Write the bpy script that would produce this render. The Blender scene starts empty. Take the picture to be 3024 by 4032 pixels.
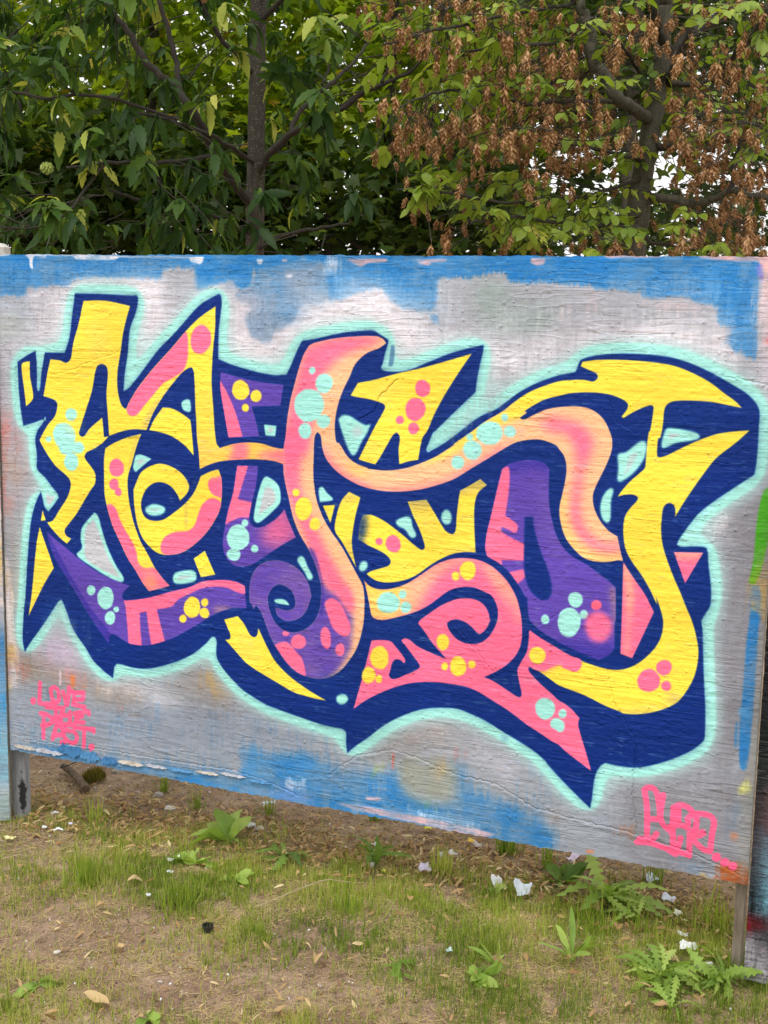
import bpy, math, random
import numpy as np
from mathutils import Vector, Matrix
R = math.radians
rng = np.random.default_rng(11)
random.seed(11)
scn = bpy.context.scene
col = scn.collection

# ------------------------------------------------------------------ camera, sky, sun, exposure
CAM_H = 1.65
PITCH, ROLL, FOC = 0.1600521, 0.0182822, 5078.285      # focal length in pixels of the 3024 x 4032 frame
cam_d = bpy.data.cameras.new('camera')
cam = bpy.data.objects.new('camera', cam_d); col.objects.link(cam)
_fwd = Vector((0, math.cos(PITCH), -math.sin(PITCH))); _up = Vector((0, math.sin(PITCH), math.cos(PITCH))); _r = Vector((1, 0, 0))
RX = _r * math.cos(ROLL) + _up * math.sin(ROLL); UP = -_r * math.sin(ROLL) + _up * math.cos(ROLL)
cam.matrix_world = Matrix(((RX.x, UP.x, -_fwd.x, 0), (RX.y, UP.y, -_fwd.y, 0), (RX.z, UP.z, -_fwd.z, CAM_H), (0, 0, 0, 1)))
cam_d.sensor_fit = 'VERTICAL'; cam_d.sensor_height = 32.0; cam_d.lens = FOC / 4032 * 32.0
cam_d.clip_start = 0.05; cam_d.clip_end = 600
scn.camera = cam
scn.render.resolution_x = 768; scn.render.resolution_y = 1024

SUN_EL, SUN_ROT = R(62), R(205)
world = bpy.data.worlds.new('World'); scn.world = world; world.use_nodes = True
wn, wl = world.node_tree.nodes, world.node_tree.links
sky = wn.new('ShaderNodeTexSky'); sky.sky_type = 'NISHITA'; sky.sun_disc = False
sky.sun_elevation = SUN_EL; sky.sun_rotation = SUN_ROT; sky.dust_density = 6; sky.air_density = 1.2
hs = wn.new('ShaderNodeHueSaturation'); hs.inputs['Saturation'].default_value = 0.12
wl.new(sky.outputs[0], hs.inputs['Color'])
# an even veil of pale cloud over the whole sky
cl = wn.new('ShaderNodeMix'); cl.data_type = 'RGBA'; cl.inputs[0].default_value = .65; cl.inputs[7].default_value = (7.4, 7.3, 7.25, 1)
wl.new(hs.outputs[0], cl.inputs[6]); wl.new(cl.outputs[2], wn['Background'].inputs['Color'])
wn['Background'].inputs['Strength'].default_value = 0.15
sun_d = bpy.data.lights.new('sun', 'SUN'); sun_d.energy = 0.6; sun_d.angle = R(25); sun_d.color = (1, .96, .9)
sun = bpy.data.objects.new('sun', sun_d); col.objects.link(sun)
# direction towards the sun: behind the photographer, a little to the left, high behind thin cloud
sd = Vector((math.cos(SUN_EL) * math.sin(SUN_ROT), math.cos(SUN_EL) * math.cos(SUN_ROT), math.sin(SUN_EL)))
sun.rotation_euler = sd.to_track_quat('Z', 'Y').to_euler(); sun.location = sd * 30
scn.view_settings.view_transform = 'Standard'; scn.view_settings.look = 'None'
scn.view_settings.gamma = 1; scn.view_settings.use_curve_mapping = False
scn.view_settings.exposure = 0.62
scn.cycles.max_bounces = 8; scn.cycles.transparent_max_bounces = 8
scn.cycles.use_denoising = True

def ray(px, py):
    return (RX * ((px - 1512) / FOC) + UP * ((2016 - py) / FOC) + _fwd)
def at(px, py, Y):                       # the point at distance Y seen at a pixel of the photograph
    d = ray(px, py); return Vector((0, 0, CAM_H)) + d * (Y / d.y)
def ground_at(px, py):
    d = ray(px, py); return Vector((0, 0, CAM_H)) + d * (CAM_H / -d.z)
# ------------------------------------------------------------------ helpers
def tag(o, label=None, cat=None, group=None, kind=None):
    if label: o['label'] = label
    if cat: o['category'] = cat
    if group: o['group'] = group
    if kind: o['kind'] = kind
    return o
def empty(name, loc, label, cat, group=None):
    o = bpy.data.objects.new(name, None); col.objects.link(o); o.location = loc; o.empty_display_size = .1
    return tag(o, label, cat, group)
def mesh_from(name, V, F, mats, attrs=None, smooth=False, uv=None):
    me = bpy.data.meshes.new(name)
    V = np.asarray(V, dtype=np.float32)
    if isinstance(F, np.ndarray):
        n, k = F.shape
        me.vertices.add(len(V)); me.vertices.foreach_set('co', V.ravel())
        me.loops.add(n * k); me.loops.foreach_set('vertex_index', F.ravel().astype(np.int32))
        me.polygons.add(n); me.polygons.foreach_set('loop_start', (np.arange(n) * k).astype(np.int32))
        me.update(calc_edges=True)
    else:
        me.from_pydata([tuple(map(float, v)) for v in V], [], F)
    for m in (mats if isinstance(mats, (list, tuple)) else [mats]): me.materials.append(m)
    if attrs:
        for an, av in attrs.items():
            a = me.attributes.new(an, 'FLOAT', 'POINT'); a.data.foreach_set('value', np.asarray(av, dtype=np.float32))
    if smooth: me.polygons.foreach_set('use_smooth', np.ones(len(me.polygons), dtype=bool))
    me.update(); return me
def place(name, me, parent=None, mat=None):
    o = bpy.data.objects.new(name, me); col.objects.link(o)
    if mat is not None: o.matrix_world = mat
    if parent is not None:
        o.parent = parent; o.matrix_parent_inverse = Matrix.Translation(-Vector(parent.location)) if not parent.rotation_euler.z else parent.matrix_world.inverted()
    return o
def catmull(P, n=6, closed=False):
    P = np.asarray(P, float); out = []
    N = len(P)
    for i in range(N - 1):
        p0, p1, p2, p3 = P[max(i - 1, 0)], P[i], P[i + 1], P[min(i + 2, N - 1)]
        for t in np.arange(n) / n:
            out.append(.5 * ((2 * p1) + (-p0 + p2) * t + (2 * p0 - 5 * p1 + 4 * p2 - p3) * t * t + (-p0 + 3 * p1 - 3 * p2 + p3) * t ** 3))
    out.append(P[-1]); return np.array(out)
def tube_geo(P, rad, sides=8, wob=0.0, seed=0):
    g = np.random.default_rng(seed)
    P = np.asarray(P, float); n = len(P); V = []; F = []
    for i in range(n):
        t = P[min(i + 1, n - 1)] - P[max(i - 1, 0)]; t = t / (np.linalg.norm(t) + 1e-9)
        a = np.array([0, 1, 0]) if abs(t[1]) < .9 else np.array([1, 0, 0])
        u = np.cross(t, a); u /= np.linalg.norm(u); w = np.cross(t, u)
        for k in range(sides):
            an = 2 * math.pi * k / sides; r = rad[i] * (1 + wob * g.normal())
            V.append(P[i] + (u * math.cos(an) + w * math.sin(an)) * r)
    for i in range(n - 1):
        for k in range(sides):
            F.append((i * sides + k, i * sides + (k + 1) % sides, (i + 1) * sides + (k + 1) % sides, (i + 1) * sides + k))
    return np.array(V), F
class Geo:
    def __init__(s): s.V = []; s.F = []; s.n = 0; s.T = []
    def add(s, V, F, tint=.5):
        s.V.append(np.asarray(V, float)); s.F += [tuple(i + s.n for i in f) for f in F]; s.n += len(V); s.T.append(np.full(len(V), tint))
    def mesh(s, name, mat, smooth=False): return mesh_from(name, np.concatenate(s.V), s.F, mat, {'tint': np.concatenate(s.T)}, smooth)
def box_geo(c, sx, sy, sz):
    V = [(c[0] + x * sx / 2, c[1] + y * sy / 2, c[2] + z * sz / 2) for x in (-1, 1) for y in (-1, 1) for z in (-1, 1)]
    return V, [(0, 1, 3, 2), (4, 6, 7, 5), (0, 4, 5, 1), (2, 3, 7, 6), (0, 2, 6, 4), (1, 5, 7, 3)]

# ------------------------------------------------------------------ node materials
def new_mat(name):
    m = bpy.data.materials.new(name); m.use_nodes = True; nt = m.node_tree
    return m, nt.nodes, nt.links, nt.nodes['Principled BSDF']
def ramp(n, stops):
    r = n.new('ShaderNodeValToRGB'); e = r.color_ramp.elements
    while len(e) > 1: e.remove(e[-1])
    e[0].position = stops[0][0]; e[0].color = (*stops[0][1], 1)
    for p, c in stops[1:]:
        q = e.new(p); q.color = (*c, 1)
    return r
def noise(n, l, scale, detail=4, vec=None, rough=.55):
    t = n.new('ShaderNodeTexNoise'); t.inputs['Scale'].default_value = scale; t.inputs['Detail'].default_value = detail; t.inputs['Roughness'].default_value = rough
    if vec is not None: l.new(vec, t.inputs['Vector'])
    return t
def mixc(n, l, fac, a, b, mode='MIX'):
    m = n.new('ShaderNodeMix'); m.data_type = 'RGBA'; m.blend_type = mode
    for s, v in ((0, fac), (6, a), (7, b)):
        if hasattr(v, 'links') or hasattr(v, 'is_linked'): l.new(v, m.inputs[s])
        elif s == 0: m.inputs[0].default_value = v
        else: m.inputs[s].default_value = (*v, 1)
    return m.outputs[2]
def leaf_mat(name, stops, trans=.35, rough=.45, spec=.35, transcol=None):
    m, n, l, b = new_mat(name)
    a = n.new('ShaderNodeAttribute'); a.attribute_name = 'tint'
    r = ramp(n, stops); l.new(a.outputs['Fac'], r.inputs[0])
    tc = n.new('ShaderNodeTexCoord'); ns = noise(n, l, 30, 3, tc.outputs['Object'])
    mr = n.new('ShaderNodeMapRange'); mr.inputs[3].default_value = .7; mr.inputs[4].default_value = 1.25; l.new(ns.outputs[0], mr.inputs[0])
    mu = n.new('ShaderNodeVectorMath'); mu.operation = 'SCALE'; l.new(r.outputs[0], mu.inputs[0]); l.new(mr.outputs[0], mu.inputs['Scale'])
    l.new(mu.outputs[0], b.inputs['Base Color']); b.inputs['Roughness'].default_value = rough; b.inputs['Specular IOR Level'].default_value = spec
    t = n.new('ShaderNodeBsdfTranslucent')
    sc = n.new('ShaderNodeVectorMath'); sc.operation = 'MULTIPLY'; sc.inputs[1].default_value = transcol or (1.3, 1.35, .6); l.new(mu.outputs[0], sc.inputs[0]); l.new(sc.outputs[0], t.inputs[0])
    mx = n.new('ShaderNodeMixShader'); mx.inputs[0].default_value = trans
    l.new(b.outputs[0], mx.inputs[1]); l.new(t.outputs[0], mx.inputs[2]); l.new(mx.outputs[0], n['Material Output'].inputs[0])
    return m
def bark_mat(name, c1, c2, spots=None):
    m, n, l, b = new_mat(name)
    tc = n.new('ShaderNodeTexCoord'); mp = n.new('ShaderNodeMapping'); mp.inputs['Scale'].default_value = (1, 1, .35); l.new(tc.outputs['Object'], mp.inputs[0])
    ns = noise(n, l, 45, 6, mp.outputs[0], .65); r = ramp(n, [(.3, c1), (.7, c2)]); l.new(ns.outputs[0], r.inputs[0]); out = r.outputs[0]
    if spots:
        mp2 = n.new('ShaderNodeMapping'); mp2.inputs['Scale'].default_value = (1, 1, 2.6); l.new(tc.outputs['Object'], mp2.inputs[0])
        v = n.new('ShaderNodeTexVoronoi'); v.inputs['Scale'].default_value = 48; l.new(mp2.outputs[0], v.inputs[0])
        sr = ramp(n, [(.14, (1, 1, 1)), (.24, (0, 0, 0))]); l.new(v.outputs[0], sr.inputs[0]); out = mixc(n, l, sr.outputs[0], out, spots)
    l.new(out, b.inputs['Base Color']); b.inputs['Roughness'].default_value = .85
    bp = n.new('ShaderNodeBump'); bp.inputs['Distance'].default_value = .006; l.new(ns.outputs[0], bp.inputs['Height']); l.new(bp.outputs[0], b.inputs['Normal'])
    return m

# ------------------------------------------------------------------ spray paint: shapes in millimetres on the board, mixed to one layer of colour
PAL = dict(white=(232,230,234), lilacwhite=(200,194,204), whitepaint=(232,228,235), grey=(152,157,166), grey2=(128,127,135), greyblue=(160,178,194), greyblue2=(104,136,168),
 greengrey=(138,162,154), olivegrey=(152,156,140), greywarm=(154,152,146), blue=(32,118,188), lightblue=(92,156,208), darkblue=(16,95,165), blue2=(66,126,178), periwinkle=(124,156,216),
 peach=(236,180,176), coral=(238,120,122), violet=(120,110,215), pinkgrey=(206,182,192), redwash=(196,110,100), brownwash=(150,118,88), cream=(222,204,196), ochre=(218,168,70),
 lilac=(212,186,214), steel=(132,144,163), darksteel=(112,118,134), orange2=(222,118,60), rust=(176,82,28), grass=(66,168,22), lime=(206,208,30), limepale=(224,226,120),
 mint=(158,226,216), mintfade=(170,216,214), navy=(0,40,118), navy2=(10,66,146), navyfade=(30,62,130), yellow=(250,220,72), yelloworange=(246,206,104), orange=(250,196,84), orangeM=(250,186,140),
 pink=(252,110,148), pinkhot=(255,100,128), purple=(92,68,170), purplelight=(112,88,176), violetblue=(46,42,150), dirt=(150,140,110), dirtorange=(190,150,130), greypink=(190,186,194),
 hotpink=(254,96,142), black=(14,14,16), darkgreen=(40,80,70), skyblue=(130,200,225), rose=(222,150,165), maroon=(110,20,30))
class Paint:
    def __init__(s, w, h, base, seed):
        s.w, s.h = w, h; s.g = np.random.default_rng(seed)
        s.img = np.empty((h, w, 3), np.float32); s.img[:] = np.array(PAL[base], np.float32) / 255
        s.clips = {}
        t = .45 * s.vn(60, 90) + .35 * s.vn(22, 34) + .2 * s.vn(5, 5); s.tex = np.clip((t - .36) / .4, 0, 1)
        s.brush = .3 * s.vn(9, 70) + .25 * s.vn(4, 28) + .2 * s.vn(50, 40) + .25 * s.vn(2.4, 2.4); s.brush = np.clip((s.brush - .5) * 1.7 + .5, 0, 1)
        t2 = .6 * s.vn(40, 4) + .4 * s.vn(3, 3); s.tex = np.clip(s.tex * .75 + .5 * np.clip((t2 - .45) * 3, 0, 1), 0, 1)
    # brush marks
    def vn(s, sx, sy):                                  # value noise with cells of sx by sy pixels
        gw, gh = int(s.w / sx) + 3, int(s.h / sy) + 3
        G = s.g.random((gh, gw)).astype(np.float32)
        x = np.arange(s.w) / sx; y = np.arange(s.h) / sy; xi = x.astype(int); yi = y.astype(int)
        fx = (x - xi).astype(np.float32); fy = (y - yi).astype(np.float32); fx = fx * fx * (3 - 2 * fx); fy = (fy * fy * (3 - 2 * fy))[:, None]
        a = G[yi][:, xi] * (1 - fx) + G[yi][:, xi + 1] * fx; b = G[yi + 1][:, xi] * (1 - fx) + G[yi + 1][:, xi + 1] * fx
        return a * (1 - fy) + b * fy
    @staticmethod
    def blur(m, sig):
        if sig < .35: return m
        r = int(sig * 2.6) + 1; k = np.exp(-.5 * (np.arange(-r, r + 1) / sig) ** 2); k = (k / k.sum()).astype(np.float32)
        if r > 12:
            for ax in (0, 1):                           # three box blurs for the wide, soft fades
                for _ in range(3):
                    b = max(1, int(round(sig)))
                    c = np.cumsum(np.pad(m, [(b + 1, b) if a == ax else (0, 0) for a in (0, 1)], mode='edge'), axis=ax, dtype=np.float64)
                    n = m.shape[ax]; w = 2 * b + 1
                    m = ((c[w:w + n] - c[:n]) if ax == 0 else (c[:, w:w + n] - c[:, :n])) / w
            return m.astype(np.float32)
        for ax in (0, 1):
            p = np.pad(m, [(r, r) if a == ax else (0, 0) for a in (0, 1)], mode='edge'); o = np.zeros_like(m); n = m.shape[ax]
            for i, kk in enumerate(k): o += kk * (p[i:i + n] if ax == 0 else p[:, i:i + n])
            m = o
        return m
    @staticmethod
    def curve(txt):
        P = []; C = []
        for t in txt.split():
            c = t.endswith('*'); a, b = t.rstrip('*').split(','); P.append((float(a), float(b))); C.append(c)
        P = np.array(P); N = len(P); out = []
        for i in range(N):
            p1, p2 = P[i], P[(i + 1) % N]
            if C[i] and C[(i + 1) % N]: out.append(p1); continue
            p0 = p1 if C[i] else P[i - 1]; p3 = p2 if C[(i + 1) % N] else P[(i + 2) % N]
            d1 = np.linalg.norm(p2 - p1) + 1e-6
            m1 = (p2 - p0) * (0 if False else 1); m2 = (p3 - p1)
            d0 = np.linalg.norm(p1 - p0); d2 = np.linalg.norm(p3 - p2)
            m1 = m1 * d1 / (d0 + d1); m2 = m2 * d1 / (d1 + d2 + 1e-6)
            for t in np.arange(5) / 5:
                h = (2*t**3 - 3*t**2 + 1, t**3 - 2*t**2 + t, -2*t**3 + 3*t**2, t**3 - t**2)
                out.append(h[0] * p1 + h[1] * m1 + h[2] * p2 + h[3] * m2)
        return np.array(out)
    def box(s, x0, y0, x1, y1, pad):
        return max(0, int(x0 - pad)), max(0, int(y0 - pad)), min(s.w, int(x1 + pad) + 2), min(s.h, int(y1 + pad) + 2)
    def fill(s, Q, pad):
        bx = s.box(Q[:, 0].min(), Q[:, 1].min(), Q[:, 0].max(), Q[:, 1].max(), pad); x0, y0, x1, y1 = bx
        if x1 <= x0 or y1 <= y0: return bx, None
        w, h = x1 - x0, y1 - y0; acc = np.zeros((h, w + 2), np.float32)
        A = Q; B = np.roll(Q, -1, axis=0); SS = 3
        for sub in range(SS):
            for row in range(h):
                y = y0 + row + (sub + .5) / SS
                m = (A[:, 1] <= y) != (B[:, 1] <= y)
                if not m.any(): continue
                a, b = A[m], B[m]; xs = np.sort(a[:, 0] + (y - a[:, 1]) / (b[:, 1] - a[:, 1]) * (b[:, 0] - a[:, 0])) - x0
                xs = np.clip(xs, 0, w); xi = xs.astype(int); fr = xs - xi
                sg = np.where(np.arange(len(xs)) % 2 == 0, 1., -1.).astype(np.float32)
                np.add.at(acc[row], xi, sg * (1 - fr)); np.add.at(acc[row], xi + 1, sg * fr)
        return bx, np.clip(np.cumsum(acc, axis=1)[:, :w] / SS, 0, 1)
    def run(s, ops):
        for kind, c, soft, al, clip, name, nz, ex, d in ops:
            if kind == 'p':
                bx, m = s.fill(s.curve(d), soft * 3 + ex * 2 + 3)
                if m is None: continue
                if ex:                                     # grow the shape by ex
                    m = np.clip((s.blur(m, ex * .8) - .10) * 14, 0, 1)
            elif kind == 'e':
                cx, cy, ax, ay, bx_, by_ = map(float, d.split()); Mx = np.linalg.inv(np.array([[ax, bx_], [ay, by_]])); ext = max(abs(ax) + abs(bx_), abs(ay) + abs(by_))
                bx = s.box(cx - ext, cy - ext, cx + ext, cy + ext, soft * 3 + 3); x0, y0, x1, y1 = bx
                if x1 <= x0 or y1 <= y0: continue
                X, Y = np.meshgrid(np.arange(x0, x1) + .5 - cx, np.arange(y0, y1) + .5 - cy)
                an = np.arctan2(Y, X); ph = s.g.random(3) * 6.28
                q = np.hypot(Mx[0, 0] * X + Mx[0, 1] * Y, Mx[1, 0] * X + Mx[1, 1] * Y) * (1 + .025 * np.sin(2 * an + ph[0]) + .02 * np.sin(3 * an + ph[1]) + .012 * np.sin(7 * an + ph[2]))
                rr = .5 * (math.hypot(ax, ay) + math.hypot(bx_, by_)); m = np.clip((1 - q) * rr + .5, 0, 1).astype(np.float32)
            else:
                P = catmull([tuple(map(float, t.split(','))) for t in d.split()], 5); r = ex
                bx = s.box(P[:, 0].min(), P[:, 1].min(), P[:, 0].max(), P[:, 1].max(), r + soft * 3 + 2); x0, y0, x1, y1 = bx
                if x1 <= x0 or y1 <= y0: continue
                X, Y = np.meshgrid(np.arange(x0, x1) + .5, np.arange(y0, y1) + .5); D = np.full(X.shape, 1e9)
                for a, b in zip(P[:-1], P[1:]):
                    ab = b - a; t = np.clip(((X - a[0]) * ab[0] + (Y - a[1]) * ab[1]) / (ab @ ab + 1e-9), 0, 1); D = np.minimum(D, np.hypot(X - a[0] - t * ab[0], Y - a[1] - t * ab[1]))
                m = np.clip(r - D + .5, 0, 1).astype(np.float32)
            x0, y0, x1, y1 = bx
            if nz and not clip and soft >= 2 and kind == 'p' and not name.startswith('halo'):     # dry, brushy edge
                mb = s.blur(m, soft * 1.8 + 3); m = np.clip((mb - .5 + (s.brush[y0:y1, x0:x1] - .5) * (.55 + .5 * nz)) / (.3 + .075 * soft) + .5, 0, 1)
            else: m = s.blur(m, soft)
            if name:
                f = np.zeros((s.h, s.w), np.float32); f[y0:y1, x0:x1] = m; s.clips[name] = f
            if clip: m = m * s.clips[clip][y0:y1, x0:x1]
            m = m * al
            if nz: m = m * np.clip(1 - nz * 1.25 * s.tex[y0:y1, x0:x1], 0, 1)
            m = m[..., None]; I = s.img[y0:y1, x0:x1]; I *= 1 - m; I += m * (np.array(PAL[c], np.float32) / 255)
    def grain(s, amt=.05):
        t = (.5 * s.vn(2, 2) + .5 * s.vn(26, 3)) - .5; big = s.vn(140, 110) - .5
        s.img *= (1 + amt * 2 * t + amt * 2.2 * big)[..., None]
        sc = np.clip((s.vn(26, 2.4) - .76) * 7, 0, 1) * np.clip((s.vn(60, 30) - .35) * 2.2, 0, 1) + np.clip((s.vn(3, 3) - .93) * 12, 0, 1)      # glints along the ridges painted as pale streaks, plus specks of older paint
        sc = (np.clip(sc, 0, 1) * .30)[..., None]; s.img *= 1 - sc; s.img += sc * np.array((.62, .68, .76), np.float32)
    def image(s, name, arr=None, data=False):
        im = bpy.data.images.new(name, s.w, s.h, float_buffer=False, is_data=data)
        px = np.ones((s.h, s.w, 4), np.float32); px[..., :3] = np.clip(s.img if arr is None else arr[..., None], 0, 1)
        im.pixels.foreach_set(px.ravel()); im.update(); im.pack(); return im
def relief(p, lump=1500, cracks=(), lines=1.0):
    g = p.g; w, h = p.w, p.h
    sk = np.cumsum(g.normal(size=(h, 1)), axis=0) * 0
    H = .17 * p.vn(120, 7) + .12 * p.vn(60, 3.8) + .24 * p.vn(60, 40) + .2 * p.vn(15, 9) + .10 * p.vn(6, 5)
    rd = np.abs(p.vn(110, 10) - .5) * 2; gate = np.clip((p.vn(120, 80) - .42) * 3.5, 0, 1)
    H += lines * .26 * np.clip(1 - rd * 6, 0, 1) * gate
    rd2 = np.abs(p.vn(80, 6) - .5) * 2; H -= lines * .2 * np.clip(1 - rd2 * 7, 0, 1) * np.clip((p.vn(110, 70) - .45) * 3.5, 0, 1)
    H += .06 * p.vn(2.2, 2.2)
    for _ in range(lump):
        x, y, r = g.integers(8, w - 8), g.integers(8, h - 8), 1.4 + 2.6 * g.random() ** 2
        k = int(r * 2.2) + 1; yy, xx = np.mgrid[-k:k + 1, -k:k + 1]; sl = H[max(0, y - k):y + k + 1, max(0, x - k):x + k + 1]
        b = (.16 + .4 * g.random()) * np.exp(-(xx ** 2 + yy ** 2) / (r * r)); sl += b[:sl.shape[0], :sl.shape[1]]
    for P, dep, wd in cracks:
        P = np.array(P, float); n = []
        for a, b in zip(P[:-1], P[1:]):
            k = max(2, int(np.linalg.norm(b - a) / 6)); n += [a + (b - a) * i / k + g.normal(size=2) * 1.6 for i in range(k)]
        n = np.array(n); x0, y0, x1, y1 = p.box(n[:, 0].min(), n[:, 1].min(), n[:, 0].max(), n[:, 1].max(), 26)
        X, Y = np.meshgrid(np.arange(x0, x1), np.arange(y0, y1)); D = np.full(X.shape, 1e9); S = np.zeros(X.shape)
        for a, b in zip(n[:-1], n[1:]):
            ab = b - a; t = np.clip(((X - a[0]) * ab[0] + (Y - a[1]) * ab[1]) / (ab @ ab + 1e-9), 0, 1); d = np.hypot(X - a[0] - t * ab[0], Y - a[1] - t * ab[1])
            c = np.sign((X - a[0]) * ab[1] - (Y - a[1]) * ab[0]); S = np.where(d < D, c, S); D = np.minimum(D, d)
        H[y0:y1, x0:x1] += dep * (np.exp(-(D / 9) ** 2) * .5 * (S > 0) - np.exp(-(D / wd) ** 2) * .7)
    return np.clip(H * .75, 0, 1)
def paint_mat(name, img, hmap, dist, rough=.62):
    m, n, l, b = new_mat(name)
    t = n.new('ShaderNodeTexImage'); t.image = img; t.interpolation = 'Cubic'; t.extension = 'EXTEND'
    h = n.new('ShaderNodeTexImage'); h.image = hmap; h.interpolation = 'Cubic'; h.extension = 'EXTEND'
    bp = n.new('ShaderNodeBump'); bp.inputs['Strength'].default_value = 1; bp.inputs['Distance'].default_value = dist
    l.new(h.outputs[0], bp.inputs['Height']); l.new(bp.outputs[0], b.inputs['Normal'])
    l.new(t.outputs[0], b.inputs['Base Color'])
    mr = n.new('ShaderNodeMapRange'); mr.inputs[3].default_value = rough - .12; mr.inputs[4].default_value = rough + .18; l.new(h.outputs[0], mr.inputs[0]); l.new(mr.outputs[0], b.inputs['Roughness'])
    b.inputs['Specular IOR Level'].default_value = .2
    return m
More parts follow.
